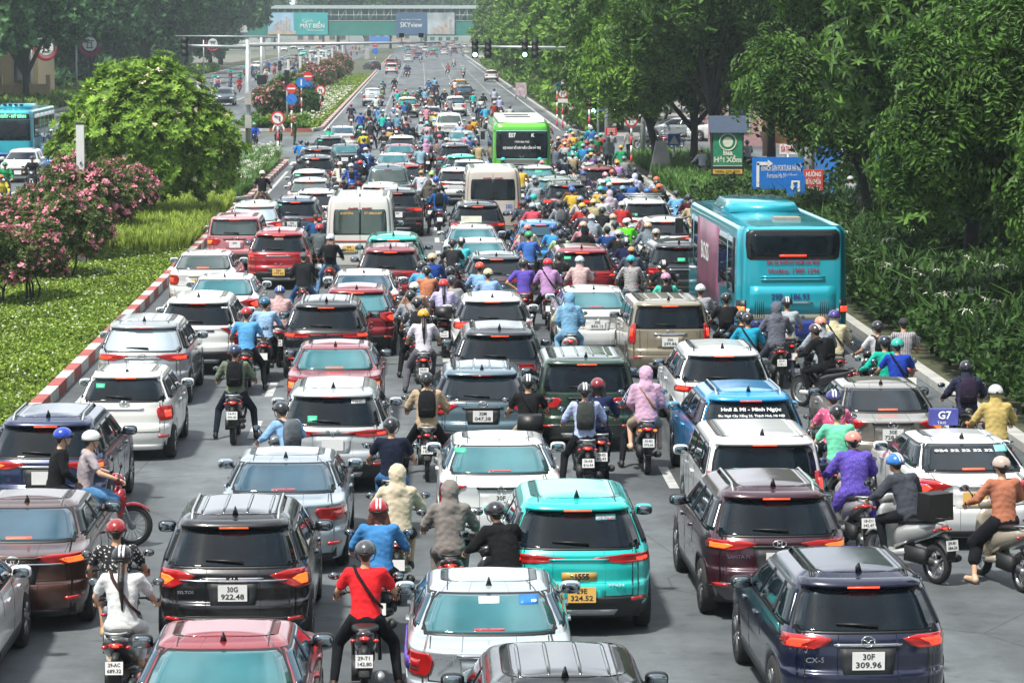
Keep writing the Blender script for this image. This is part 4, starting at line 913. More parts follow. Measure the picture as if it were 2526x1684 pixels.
kerb('median_kerb', [(-7.35, 20), (-7.35, 117), (-7.9, 119.6), (-13.5, 120)], .24, .24, seg=1.3)
kerb('median_tip_kerb', [(-13.5, 122), (-8.1, 122), (-7.3, 124), (-7.2, 157), (-8.0, 159.6), (-13.5, 160)], .26, .18)
kerb('far_median_kerb', [(-13.4, 203.6), (-7.6, 203.6), (-7.0, 207), (-7.0, 700)], .26, .20, seg=2)
kerb('right_kerb', [(10.6, 20), (10.6, 158), (11.6, 161), (16, 162)], .28, .16, alt=False)
kerb('far_right_kerb', [(16, 195), (11.6, 196), (10.6, 199), (10.6, 700)], .28, .16, alt=False)
kerb('left_kerb', [(-31.1, 196), (-31.1, 700)], .28, .18, alt=False); kerb('median_left_kerb', [(-13.55, 20), (-13.55, 119)], .26, .2)
kerb('corner_kerb', [(10.9, 140), (15, 140)], .26, .18)
mk = MB(); Z_ = .006
def q4(x0, x1, y0, y1): mk.add([(x0, y0, Z_), (x1, y0, Z_), (x1, y1, Z_), (x0, y1, Z_)], [(0, 1, 2, 3)])
for X in (-3.06, .55, 4.05, 7.4):
    y = 22.6
    while y < 560:
        if not 150 < y < 200 and not (X > 7 and y < 60): q4(X - .08, X + .08, y, y + 2.3)
        y += 5.9
for X in (-6.75, 9.75): q4(X - .07, X + .07, 20, 148); q4(X - .07, X + .07, 204, 600)
q4(-7.0, 10.2, 152.5, 152.95); q4(-7, 10.3, 330, 330.4); q4(-7, 10.3, 366, 366.5); q4(-7, 10.3, 470, 471)
for i in range(14): q4(-7 + i * 1.25, -6.35 + i * 1.25, 154.5, 158.5); q4(-30.5 + i * 1.25, -29.9 + i * 1.25, 168, 172)
for i in range(9): q4(-24 + i * 1.25, -23.4 + i * 1.25, 197, 201)
for X in (-18, -22.5, -27): q4(X - .08, X + .08, 60, 150); q4(X - .08, X + .08, 200, 600)
tag(mk.build('road_markings', [MARK], None, False), kind='structure')
# ------------------------------------------------------------------ vegetation
def tmpl_leaf(L_, w, droop=.25):
    return np.array([[0, 0, 0], [w * .5, L_ * .35, .03 * L_], [0, L_ * .4, -.02 * L_], [-w * .5, L_ * .35, .03 * L_], [w * .42, L_ * .72, -droop * L_ * .35], [0, L_ * .75, -droop * L_ * .45], [-w * .42, L_ * .72, -droop * L_ * .35], [0, L_, -droop * L_]]), [(0, 1, 2, 2), (0, 2, 3, 3), (1, 4, 5, 2), (2, 5, 6, 3), (4, 7, 5, 5), (5, 7, 6, 6)]
def t_whorl(n=7, L_=.26, w=.07, droop=.3, tilt=.25):
    V, F = [], []
    for i in range(n):
        a = 2 * math.pi * i / n + .3; v, f = tmpl_leaf(L_ * (1 - .15 * (i % 2)), w, droop); c, s = math.cos(a), math.sin(a); ct, st = math.cos(tilt), math.sin(tilt)
        v = v @ np.array([[1, 0, 0], [0, ct, st], [0, -st, ct]]); v = v @ np.array([[c, s, 0], [-s, c, 0], [0, 0, 1]]); o = sum(len(x) for x in V); V.append(v); F += [tuple(q + o for q in g) for g in f]
    return np.vstack(V), np.array(F)
def t_simple(n=6, L_=.12, w=.06, spread=.8, seed=1):
    r = np.random.default_rng(seed); V, F = [], []
    for i in range(n):
        a = 2 * math.pi * i / n + r.uniform(-.4, .4); c, s = math.cos(a), math.sin(a); k = r.uniform(.1, spread); q = np.array([[0, 0, 0], [w * .5, L_ * .5, L_ * .1], [0, L_, 0], [-w * .5, L_ * .5, L_ * .1]]); st = r.uniform(-.3, .9)
        q = q @ np.array([[1, 0, 0], [0, math.cos(st), math.sin(st)], [0, -math.sin(st), math.cos(st)]]); q = q @ np.array([[c, s, 0], [-s, c, 0], [0, 0, 1]]) + r.uniform(-.5, .5, 3) * L_ * k; F.append(tuple(np.arange(4) + 4 * i)); V.append(q)
    return np.vstack(V), np.array(F)
def t_pinnate(L_=.38, n=6, w=.045, ll=.11):
    V, F = [], []
    for br in range(3):
        a = br * 2.1; c, s = math.cos(a), math.sin(a)
        for i in range(n):
            t = (i + 1) / n
            for sg in (1, -1):
                b = np.array([0, L_ * t, .10 * math.sin(t * 3) - .22 * t * t]); q = np.array([[0, 0, 0], [sg * ll * .5, w * .6 + .02, .0], [sg * ll, .02, -.03], [sg * ll * .5, -w * .5 + .02, 0]]) + b
                q = q @ np.array([[c, s, 0], [-s, c, 0], [0, 0, 1]]); F.append(tuple(np.arange(4) + 4 * len(V))); V.append(q)
    return np.vstack(V), np.array(F)
def t_tuft(n=9, L_=.55, w=.022, bend=.5, seed=3):
    r = np.random.default_rng(seed); V, F = [], []
    for i in range(n):
        a = r.uniform(0, 6.28); k = r.uniform(.4, 1) * bend; l = L_ * r.uniform(.7, 1.1); pts = [(0, 0), (.12 * k, .4), (.42 * k, .78), (1.0 * k, 1.0 - .25 * k)]; c, s = math.cos(a), math.sin(a); q = []
        for j, (d, h) in enumerate(pts):
            ww = w * (1 - j / 3.4); x, z = d * l, h * l; q.append([x * c - ww * s, x * s + ww * c, z]); q.append([x * c + ww * s, x * s - ww * c, z])
        o = 8 * i; V.append(np.array(q)); F += [(o, o + 1, o + 3, o + 2), (o + 2, o + 3, o + 5, o + 4), (o + 4, o + 5, o + 7, o + 6)]
    return np.vstack(V), np.array(F)
def scatter(name, pos, nrm, tm, size, seed=0, jit=.5, sv=.35):
    r = np.random.default_rng(seed); n = len(pos); V, F = tm; z = nrm + r.normal(0, jit, (n, 3)); z /= np.linalg.norm(z, axis=1)[:, None] + 1e-9
    a = r.normal(size=(n, 3)); x = np.cross(a, z); x /= np.linalg.norm(x, axis=1)[:, None] + 1e-9; y = np.cross(z, x); sz = size * r.uniform(1 - sv, 1 + sv, n)
    P_ = pos[:, None, :] + sz[:, None, None] * (V[None, :, 0, None] * x[:, None, :] + V[None, :, 1, None] * y[:, None, :] + V[None, :, 2, None] * z[:, None, :])
    FF = (F[None] + (np.arange(n) * len(V))[:, None, None]).reshape(-1, F.shape[1]); return P_.reshape(-1, 3), FF
def crown_pts(lobes, n, seed=0, lo=.55, up=.25, flat=1.):
    r = np.random.default_rng(seed); L_ = np.array(lobes, float); w = L_[:, 3] ** 2; k = r.choice(len(L_), n, p=w / w.sum()); d = r.normal(size=(n, 3)); d[:, 2] += up * .5; d /= np.linalg.norm(d, axis=1)[:, None]
    rad = r.uniform(lo, 1.02, n) ** .7; bump = 1 + .16 * np.sin(d[:, 0] * 7 + k) * np.cos(d[:, 1] * 6 + k * 2) + .1 * np.sin(d[:, 2] * 9)
    p = L_[k, :3] + d * (L_[k, 3] * rad * bump)[:, None] * np.array([1, 1, flat]); nn = d + np.array([0, 0, up]); return p, nn
def trunk(pts, r0, r1, limbs, seed=0, n=9):
    mb = MB(); pts = [Vector(p) for p in pts]; k = len(pts) - 1; mb.tube(pts, [r0 + (r1 - r0) * (i / k) ** .8 for i in range(k + 1)], n); rr = random.Random(seed)
    for (t, e, r_) in limbs:
        i = min(int(t * k), k - 1); f = t * k - i; a = pts[i].lerp(pts[i + 1], f); e = Vector(e); m_ = (a + e) / 2 + Vector((rr.uniform(-.3, .3), rr.uniform(-.3, .3), (e - a).length * .10)); mb.tube([a, a.lerp(m_, .5) + Vector((0, 0, .03)), m_, m_.lerp(e, .5), e], [r_, r_ * .85, r_ * .65, r_ * .45, r_ * .2], 6)
    return mb
LF = lambda key, c1, c2, isl=.55, tr=.22, rough=.5: mat(key, c1, rough=rough, var=.25, vs=.8, island=isl, col2=c2, trans=tr, spec=.18)
LEAF_D = LF('leaf_dark', (.032, .085, .02), (.115, .235, .04)); LEAF_M = LF('leaf_mid', (.055, .15, .025), (.21, .38, .055)); LEAF_L = LF('leaf_bright', (.07, .16, .02), (.20, .32, .05), .4, .3)
LEAF_FR = LF('leaf_frangipani', (.07, .19, .022), (.29, .46, .06), .45, .3, .6); LEAF_CM = LF('leaf_myrtle', (.06, .11, .03), (.16, .22, .06)); LEAF_GR = LF('leaf_grass', (.18, .30, .03), (.42, .52, .09), .35, .35)
LEAF_LI = LF('leaf_lily', (.05, .14, .03), (.15, .30, .06), .4, .2, .35); LEAF_CV = LF('leaf_cover', (.12, .23, .025), (.36, .50, .08), .5, .25); FL_W = mat('petal_white', (.72, .72, .62), rough=.6, var=.1, trans=.2); FL_C = mat('petal_cream', (.75, .66, .42), rough=.6, var=.1); FL_P = mat('petal_pink', (.62, .13, .22), rough=.6, var=.25, vs=2, island=.3, col2=(.90, .40, .48), trans=.2)
LEAF_SH = LF('leaf_shrub_shade', (.018, .055, .016), (.065, .14, .03)); LEAF_BL = LF('leaf_blue_green', (.032, .10, .045), (.10, .23, .08)); BARK = mat('bark', (.060, .048, .040), rough=.95, var=.35, vs=5, bump=.8, bs=12); BARKD = mat('bark_dark', (.030, .026, .024), rough=.95, var=.35, vs=5, bump=.8, bs=12)  # LEAF_SH: the trees' shade over the verge is put into its leaf colour
def tree(name, loc, th, tr, lobes, n, tm, size, leaf, label, cat='tree', group=None, bark=None, seed=0, lo=.5, up=.3, lean=(0, 0), jit=.5, flowers=None, flat=1., stems=1):
    root = empty(name, loc); tag(root, label, cat, group); rr = random.Random(seed)
    if stems == 1:
        top = (lean[0], lean[1], th); pts = [(0, 0, -.1), (lean[0] * .15, lean[1] * .15, th * .3), (lean[0] * .5, lean[1] * .5, th * .65), top]
        limbs = [(rr.uniform(.45, .98), l[:3], tr * .55) for l in lobes]; trunk(pts, tr, tr * .45, limbs, seed).build('trunk', [bark or BARK], root)
    else:
        for k in range(stems):
            a = 2 * math.pi * k / stems + rr.uniform(-.4, .4); l = lobes[k % len(lobes)]; e = (l[0] * .8 + .1, l[1] * .8, l[2] - l[3] * .2); mb = MB(); b = (math.cos(a) * .18, math.sin(a) * .18, -.05)
            mb.tube([b, (b[0] * 1.5 + e[0] * .15, b[1] * 1.5 + e[1] * .15, e[2] * .4), (e[0] * .6, e[1] * .6, e[2] * .7), e], [tr, tr * .8, tr * .6, tr * .3], 6); mb.build('stem', [bark or BARK], root)
    p, nn = crown_pts(lobes, n, seed, lo, up, flat); V, F = scatter('c', p, nn, tm, size, seed, jit); me = np_mesh('crown', V, F); link('crown', me, [leaf], root)
    if flowers:
        fm, nf, ftm, fs, flo = flowers; p, nn = crown_pts(lobes, nf, seed + 5, flo, up + .3, flat); k = np.random.default_rng(seed).uniform(size=nf) < np.clip(.5 + .6 * np.sin(p[:, 0] * 2.1) * np.sin(p[:, 2] * 2.7 + p[:, 1]), .1, 1); p, nn = p[k], nn[k]; V, F = scatter('f', p, nn, ftm, fs, seed + 1, .4); link('blossom', np_mesh('blossom', V, F), [fm], root)
    return root
def copy_tree(r0, loc, rz, sc, label=None):
    r = r0.copy(); COL.objects.link(r); r.location = loc; r.rotation_euler = (0, 0, rz); r.scale = (sc, sc, sc)
    if label: r['label'] = label
    for ch in r0.children: c = ch.copy(); COL.objects.link(c); c.parent = r
    return r
WH = t_whorl(); SM = t_simple(); PN = t_pinnate(); CL = t_simple(7, .32, .20, .9, 4); TU = t_tuft(); LILY = t_tuft(11, .95, .035, .8, 5); FLW = t_simple(5, .05, .05, .1, 9); SPI = t_whorl(6, .12, .018, .5, .2); BL = t_simple(8, .09, .08, .9, 6); FRW = t_whorl(9, .30, .085, .15, .55); FRC = t_simple(6, .07, .06, .6, 8)
# ground cover and grasses
def area(name, x0, x1, y0, y1, dens, tm, size, m, seed, z=.1, hump=.0, jit=.3, kind='stuff', clip=None):
    r = np.random.default_rng(seed); n = int((x1 - x0) * (y1 - y0) * dens); p = np.stack([r.uniform(x0, x1, n), r.uniform(y0, y1, n), np.full(n, z)], 1)
    if clip is not None: p = p[clip(p)]
    p[:, 2] += hump * (.5 + .5 * np.sin(p[:, 0] * 1.7) * np.sin(p[:, 1] * .9)) * r.uniform(.3, 1, len(p)); V, F = scatter(name, p, np.tile([0, 0, 1.], (len(p), 1)), tm, size, seed, jit); o = link(name, np_mesh(name, V, F), [m]); tag(o, kind=kind); return o
CVT = t_simple(7, .11, .07, 1.4, 11)
area('ground_cover', -13.4, -7.5, 34, 95, 130, CVT, .72, LEAF_CV, 21, .12, .22, .5); area('ground_cover_flowers', -13.4, -7.5, 34, 95, 3.5, FLW, .6, FL_W, 22, .26, .22, .3)
area('grass', -12.5, -7.5, 93, 119, 32, TU, 1.15, LEAF_GR, 23, .1, .0, .15); area('lily_bed', -13.2, -7.5, 123, 159, 9, LILY, .95, LEAF_LI, 24, .1, 0, .2); area('lily_flowers', -13.2, -7.5, 123, 159, 5, SPI, 1.4, FL_W, 25, .75, .35, .3)
area('far_ground_cover', -12, -7.3, 205, 420, 14, CVT, 2.0, LEAF_CV, 26, .12, .25, .5); area('far_flowers', -10.5, -7.3, 215, 330, 1.6, FLW, 2.2, FL_W, 27, .45, .2)
area('verge_cover', 10.9, 15.8, 44, 118, 42, CL, .55, LEAF_SH, 28, .25, 1.3, .6); area('verge_lilies', 11.2, 15.6, 46, 108, 4, LILY, 1.3, LEAF_SH, 29, .15, .1, .2); area('verge_lily_flowers', 11.2, 15, 48, 92, .35, SPI, 1.6, FL_W, 30, 1.15, .3, .3)
area('roadside_shrubs', 16.4, 27, 44, 118, 14, CL, 1.0, LEAF_SH, 37, .5, 2.0, .7); area('verge_grass', 11.0, 15.5, 104, 139, 22, TU, 1.3, LEAF_LI, 31, .1, 0, .2); area('corner_grass', 11.2, 15.6, 141, 159, 18, TU, 1.1, LEAF_LI, 32, .1, 0, .2); area('far_verge_plants', 10.9, 13.4, 198, 520, 9, CL, 1.5, LEAF_M, 33, .5, 1.1, .7)
area('left_verge_plants', -36, -31.4, 200, 460, 6, CL, 1.6, LEAF_L, 34, .4, .7, .7)
# frangipani
lb = [(0, 0, 3.6, 2.35), (-1.1, 0, 3.2, 2.0), (1.1, 0, 3.2, 2.0), (-2.0, -.2, 2.6, 1.45), (2.0, 0, 2.6, 1.5), (0, -1.0, 3.2, 2.1)]
q = at(365, 560, 0); tree('frangipani_tree', (q.x, q.y, 0), 1.6, .2, lb, 6200, FRW, .86, LEAF_FR, 'broad domed frangipani tree with cream blossoms in the median', 'tree', bark=BARKD, seed=4, lo=.78, up=.5, jit=.4, flowers=(FL_C, 420, FRC, 1.6, 1.0))
# crape myrtles, nearest first
mlb = [(-.9, 0, 2.0, .85), (.8, .1, 2.1, .9), (0, -.6, 2.5, .9), (.1, .6, 2.2, .9), (-.5, -.5, 1.7, .7), (.7, -.5, 1.6, .7)]
MYP = [tuple(at(x, y, 0))[:2] for x, y in ((-5, 765), (78, 757), (160, 700), (215, 652), (300, 600), (70, 640))]
MYS = [.74, .76, .85, 1.08, .9, .74]
MY = [(-11.6, 66, 'crape myrtle shrub with pink blossom cut by the left picture edge'), (-11.4, 74, 'nearest whole crape myrtle with several bare stems over white flowers'), (-10.6, 84, 'pink crape myrtle left of the white light column'), (-10.5, 92, 'pink crape myrtle just behind the white light column'), (-9.9, 101, 'pink crape myrtle in front of the domed frangipani'), (-12.3, 96, 'crape myrtle left of the white light column, farther back')]
m0 = None
for i, (X, Y, lab) in enumerate(MY):
    X, Y = MYP[i]
    if i in (0, 2): m0 = tree('crape_myrtle', (X, Y, .1), 1.2, .045, [(x, y, z * .86, r_ * .78) for x, y, z, r_ in mlb] if i == 0 else [(x * 1.15, y, z * .9, r_ * .88) for x, y, z, r_ in mlb[::-1]], 4200, SM, 1.0, LEAF_CM, lab, 'flowering shrub', 'pink crape myrtles along the median', seed=10 + i, lo=.35, stems=5, flowers=(FL_P, 800, BL, 1.05, .93))
    else: copy_tree(m0, (X, Y, .1), i * 1.3, MYS[i], lab)
    if i in (0, 2): m0.scale = (MYS[i],) * 3
ORD = 'first second third fourth fifth sixth seventh eighth ninth tenth eleventh twelfth thirteenth fourteenth fifteenth sixteenth'.split()
for i in range(12):
    Y = 214 + i * 17 + 5 * (i % 2); copy_tree(m0, (-10.6 + .5 * math.sin(i), Y, .1), i * 2.1, 1.05 + .1 * math.sin(i * 3), f'{ORD[i]} pink crape myrtle on the median beyond the crossing')
q = at(735, 250, 0); copy_tree(m0, (-10.9, 150, .1), .7, .95, 'crape myrtle on the median tip beside the overhead sign mast'); copy_tree(m0, (-12.4, 145, .1), 2.7, .9, 'crape myrtle left of the overhead sign mast')
tree('round_shrub', (-10.6, 232, .1), .8, .1, [(0, 0, 1.7, 1.5), (-1.2, 0, 1.2, 1.1), (1.3, .2, 1.3, 1.2)], 900, FRW, 1.2, LEAF_D, 'dark glossy round shrub behind the no entry signs', 'shrub', seed=41, lo=.6)
area('hedge', -12.5, -7.9, 204.5, 209, 60, CL, .7, LEAF_M, 35, .3, .7, .6)
# big street trees
def lobes_tree(seed, rx, ry, z0, z1, n, r0, r1):
    r_ = random.Random(seed); o = []
    for i in range(n):
        a = r_.uniform(0, 6.28); k = r_.uniform(.2, 1) ** .6; z = r_.uniform(z0, z1); f = 1 - .35 * ((z - z0) / (z1 - z0)); o.append((rx * k * f * math.cos(a), ry * k * f * math.sin(a), z, r_.uniform(r0, r1)))
    return o
G1 = 'street trees along the right verge'; G2 = 'dark trees behind the opposite road'; G3 = 'trees lining the far right kerb'
T_ = [('broadleaf_tree', 15.3, 53, 3.2, .30, lobes_tree(1, 3.6, 3.0, 3.6, 9.5, 22, 1.0, 1.7), 4200, WH, 1.35, LEAF_M, 'nearest broadleaf tree at right with whorled glossy leaves', (0, 0), .45),
      ('leaning_tree', 14.6, 67, 3.4, .22, lobes_tree(2, 3.4, 3.2, 2.3, 8.0, 22, .9, 1.5), 3400, PN, 1.6, LEAF_D, 'low spreading dark tree hanging over the lily bed at right', (-.4, 0), .35),
      ('leaning_tree', 15.5, 82, 3.6, .26, lobes_tree(3, 4.0, 3.2, 3.0, 11, 24, 1.1, 1.9), 4400, WH, 1.35, LEAF_D, 'dark tree behind the lily bed, right of the blue bus', (.3, 0), .3),
      ('leaning_tree', 15.3, 99, 4.6, .22, lobes_tree(5, 3.6, 3.2, 4.6, 12, 22, 1.2, 1.9), 3600, PN, 1.9, LEAF_D, 'dark leaning trunk tree beyond the blue direction sign', (-.9, 0), .3),
      ('mahogany_tree', 13.6, 134, 5.6, .28, lobes_tree(6, 4.2, 3.6, 6.0, 13, 24, 1.4, 2.3), 3800, PN, 2.3, LEAF_D, 'tall mahogany tree rising behind the beer advertisement', (-.5, 0), .3),
      ('mahogany_tree', 13.2, 141, 4.8, .24, lobes_tree(7, 4.4, 3.6, 4.6, 12, 24, 1.3, 2.2), 3600, PN, 2.4, LEAF_M, 'feathery mahogany tree with upright trunk left of the advertisement', (.1, 0), .3),
      ('mahogany_tree', 11.9, 146, 4.6, .26, lobes_tree(8, 3.6, 3.4, 5.0, 11.5, 20, 1.3, 2.1), 3200, PN, 2.5, LEAF_D, 'dark tree with slanting trunk at the right corner of the crossing', (-1.3, 0), .3),
      ('street_tree', 14.0, 205, 4.5, .3, lobes_tree(9, 4.0, 5, 3.6, 13, 26, 1.6, 2.8), 5200, CL, 1.6, LEAF_M, 'bright green tree beyond the crossing at right', (0, 0), .4)]
protos = {}
for i, (nm, X, Y, th, tr_, lb, n, tm, sz, lf, lab, ln, up) in enumerate(T_): protos[i] = tree(nm, (X, Y, .1), th, tr_, lb, n, tm, sz, lf, lab, 'tree', G1 if i < 7 else G3, bark=BARKD, seed=50 + i, lo=.5, up=up, lean=ln)
far_ = protos[7]
FLAB = ['ninth', 'tenth', 'eleventh']
for i in range(14):
    Y = 226 + i * 22; X = 15.2 + .9 * math.sin(i * 2.1); copy_tree(far_, (X, Y, .1), i * 1.7, 1.0 + .12 * math.sin(i * 1.3), f'{ORD[i + 1]} green street tree from the crossing on the far right kerb')
for i in range(9): copy_tree(far_, (23 + 1.5 * math.sin(i), 215 + i * 34, .1), i * 2.3 + 1, 1.25, f'{ORD[i]} taller tree in the row behind the far right kerb trees')
copy_tree(protos[4], (19.5, 112, .1), 1.5, 1.05, 'mahogany tree in front of the shops, right of the direction sign'); copy_tree(protos[5], (18.3, 152, .1), 2.6, 1.1, 'feathery tree before the pink shop building')
copy_tree(protos[2], (19.4, 72, .1), 2.2, 1.1, 'dark tree at the right picture edge behind the lily bed'); copy_tree(protos[0], (18.6, 60, .1), 1.2, 1.15, 'tall broadleaf tree filling the upper right corner')
copy_tree(protos[4], (20.5, 90, .1), 3.5, 1.1, 'mahogany tree deep behind the verge at upper right'); copy_tree(protos[3], (25, 134, .1), .5, 1.4, 'dark tree standing among the shop fronts')
L0 = tree('shade_tree', (-36.5, 226, .1), 6.5, .38, lobes_tree(11, 5.2, 5.2, 7.0, 16, 26, 1.8, 3.0), 4800, CL, 2.0, LEAF_BL, 'dark shade tree over the yellow wall at the left picture edge', 'tree', G2, bark=BARKD, seed=71, lo=.5, up=.4)
LP = [(-40, 246, 1.1, 'shade tree behind the yellow wall'), (-33.8, 252, 1.0, 'shade tree right of the yellow wall'), (-45, 265, 1.2, 'tallest shade tree in the upper left corner'), (-38, 282, 1.1, 'shade tree above the domed frangipani, nearer one'), (-34.6, 310, 1.05, 'shade tree beside the first red emblem lamp'), (-39, 335, 1.2, 'shade tree behind the second red emblem lamp'), (-34.3, 365, 1.1, 'shade tree left of the overhead mast'), (-37, 400, 1.2, 'shade tree right behind the overhead mast'), (-35, 440, 1.2, 'hazy shade tree left of the far road mouth'), (-38, 480, 1.3, 'hazy tree second before the footbridge'), (-36, 530, 1.3, 'hazy tree just before the footbridge at left'), (-50, 300, 1.4, 'tree in the second row at far left'), (-49, 380, 1.4, 'tree in the second row above the frangipani'), (-48, 470, 1.5, 'tree in the second row towards the footbridge')]
for i, (X, Y, s_, lab) in enumerate(LP): copy_tree(L0, (X, Y, .1), i * 1.9, s_, lab)
for i in range(16): copy_tree(L0, (-60 + i * 9 + 3 * math.sin(i * 5), 760 + 60 * (i % 4), 0), i * 1.1, 1.3 + .25 * math.sin(i * 2), f'{ORD[i]} hazy tree from the left beyond the footbridge')
copy_tree(protos[1], (14.9, 61, .1), 2.0, 1.0, 'low dark tree leaning over the verge nearest the camera at the right edge')
L1 = tree('shade_tree', (-52, 236, .1), 3.5, .4, lobes_tree(12, 5, 5, 3.0, 13, 28, 1.8, 3.0), 4600, CL, 2.0, LEAF_BL, 'low crowned dark tree behind the yellow wall', 'tree', G2, bark=BARKD, seed=72, lo=.5, up=.4)
for i, (X, Y) in enumerate(((-52, 250), (-46, 300), (-42, 320), (-47, 345), (-42, 385), (-43, 430), (-41, 500), (-40, 560))): copy_tree(L1, (X, Y, .1), i * 2.4, 1.15, f'{ORD[i]} low crowned tree of the back row at far left')
area('shrubbery', -60, -36.5, 285, 470, 3.2, CL, 2.6, LEAF_BL, 36, .8, 2.2, .7)
for i, (X, Y) in enumerate(((15.2, 33), (15.8, 18), (-13.5, 12), (15.0, 2), (-14.5, -12))): copy_tree(protos[(0, 2)[i % 2]], (X, Y, 0), i * 1.4, 1.25, f'{ORD[i]} broadleaf tree counted back from the near right lane, beside the camera')
# ------------------------------------------------------------------ poles, signs, lamps
SRED = mat('sign_red', (.55, .03, .035), rough=.45, var=.05); SWHT = mat('sign_white', (.72, .73, .72), rough=.45, var=.05); SBLU = mat('sign_blue', (.012, .16, .55), rough=.45, var=.05); SBLK = INK; TEALP = mat('bridge_green', (.025, .19, .155), rough=.6, var=.12, vs=.6)
def pole(parent, h, r=.055, striped=True, name='pole', x=0, y=0, z0=0):
    mb = MB(); n = max(2, int(h / .42)) if striped else 1
    for i in range(n): mb.tube([(x, y, z0 + h * i / n), (x, y, z0 + h * (i + 1) / n)], r, 10, i % 2)
    return mb.build(name, [SRED, SWHT] if striped else [STEEL], parent)
def disc(parent, c, r, kind, name='sign_disc'):
    mb = MB(); X, Y, Z = c; d = lambda rr, y0, y1, m: mb.lathe([(rr, -y0), (rr, -y1)], (X, Y, Z), 'Y', 26, m)
    cols = [SRED, SWHT, SBLU, SBLK]; bar = lambda a, b, w, m, y=-.034: mb.tube([(X + a[0], Y + y, Z + a[1]), (X + b[0], Y + y, Z + b[1])], [(w, .004)] * 2, 4, m)
    if kind == 'noentry': d(r, -.01, .01, 0); mb.box((X, Y - .016, Z), (r * 1.5, .01, r * .3), 1)
    elif kind == 'keep': d(r, -.01, .01, 2); bar((-r * .55, r * .55), (r * .55, -r * .55), r * .13, 1, -.018)
    elif kind == 'straight': d(r, -.01, .01, 2); bar((0, -r * .6), (0, r * .6), r * .14, 1, -.018)
    elif kind in ('noleft', 'noright', 'nouturn'):
        d(r, -.01, .01, 0); d(r * .74, .01, .018, 1); s = -1 if kind != 'noright' else 1
        if kind == 'nouturn': bar((r * .22, -r * .5), (r * .22, r * .2), r * .08, 3, -.024); bar((r * .22, r * .26), (-r * .2, r * .26), r * .08, 3, -.024); bar((-r * .2, r * .26), (-r * .2, -r * .1), r * .08, 3, -.024)
        else: bar((-s * r * .3, -r * .5), (-s * r * .3, r * .22), r * .08, 3, -.024); bar((-s * r * .3, r * .25), (s * r * .42, r * .25), r * .08, 3, -.024); bar((s * r * .2, r * .42), (s * r * .5, r * .25), r * .07, 3, -.024); bar((s * r * .2, r * .08), (s * r * .5, r * .25), r * .07, 3, -.024)
        bar((-r * .55, r * .55), (r * .55, -r * .55), r * .06, 0, -.03)
    elif kind == 'nopark': d(r, -.01, .01, 0); d(r * .78, .01, .018, 2); bar((-r * .55, r * .55), (r * .55, -r * .55), r * .09, 0, -.026)
    return mb.build(name, cols, parent, False)
def sign(tile_base, h, items, label, striped=True, cat='road sign', r=.055):
    q = at(*tile_base, 0); root = empty('road_sign', (q.x, q.y, 0)); tag(root, label, cat); pole(root, h, r, striped)
    for kind, dz, rr, dx in items: disc(root, (dx, -.075, dz), rr, kind)
    return root
sign((686, 388), 2.25, [('noleft', 2.18, .40, 0)], 'round no left turn sign on a red and white pole beside the frangipani')
sign((720, 336), 3.4, [('noentry', 3.15, .34, 0), ('keep', 2.45, .36, 0)], 'no entry disc above a blue keep right disc, nearer pair')
sign((762, 292), 3.6, [('noentry', 3.3, .38, -.05), ('keep', 2.6, .38, -.05)], 'no entry disc above a blue disc, farther pair'); sign((744, 296), 3.0, [('straight', 2.9, .40, 0)], 'plain blue disc sign with a short white bar')
sign((791, 292), 2.3, [('nouturn', 2.2, .40, 0)], 'round no U-turn sign on a striped pole at the median tip')
s_ = sign((1557, 406), 2.5, [('noright', 2.35, .36, 0)], 'round no right turn sign on a striped pole at the right corner')
s_ = sign((1388, 316), 2.8, [('noright', 2.45, .36, 0)], 'round no turn sign with a small white plate by the far right kerb'); b_ = MB(); b_.box((0, -.08, 1.95), (.72, .02, .28)); b_.build('plate', [SWHT], s_, False)
s_ = sign((1374, 312), 3.5, [('nopark', 2.95, .34, 0), ('noright', 3.25, .3, .3)], 'blue and red no parking disc with another disc above it'); sign((1319, 236), 2.6, [('nopark', 2.4, .38, 0)], 'no parking disc alone on the far right verge')
sign((926, 165), 3.4, [('noentry', 3.9, .55, 0), ('keep', 2.7, .55, 0)], 'small hazy pair of red and blue discs far up the median')
def board(name, tile, x0, y0, x1, y1, base_y, col, label, cat='sign', posts=1, th=.06, postx=None):
    """flat board: pixel box in the photograph, standing on the ground line base_y"""
    (ax, ay), (bx, by) = tp(tile, x0, y0), tp(tile, x1, y1); _, gy = tp(tile, 0, base_y); g = at((ax + bx) / 2, gy, 0); s = (_M.transposed() @ (g - Vector((0, 0, CAMH)))).z * -1 / FPX
    w, h = (bx - ax) * s, (by - ay) * s; zc = (gy - (ay + by) / 2) * s; root = empty(name, (g.x, g.y, 0)); tag(root, label, cat); mb = MB(); mb.box((0, 0, zc), (w, th, h)); mb.build('panel', [col], root, False)
    px = postx if postx is not None else [0] if posts == 1 else [-w * .35, w * .35]
    for p in px: pole(root, zc - h / 2 if posts else 0, .06, False, 'post', p, .02)
    return root, w, h, zc
r_, w, h, z = board('direction_sign', 'A4', 78, 1086, 434, 1306, 1560, SBLU, 'large blue hotel direction sign with a white right turn arrow', 'direction sign', 2)
a_ = MB(); a_.box((-w * .39, -.05, z - .06 * h), (w * .055, .02, h * .75)); a_.box((-w * .30, -.05, z + h * .30), (w * .22, .02, h * .10)); a_.add([(-w * .2, -.06, z + h * .18), (-w * .2, -.06, z + h * .42), (-w * .10, -.06, z + h * .30)], [(0, 1, 2)]); a_.build('arrow', [SWHT], r_, False)
text('KHÁCH SẠN FORTUNA HÀ NỘI', .3, SWHT, r_, (w * .07, -.045, z + h * .15), width=w * .78, bold=.003); text('Fortuna Ha Noi Hotel', .26, SWHT, r_, (w * .08, -.045, z - h * .08), width=w * .58)
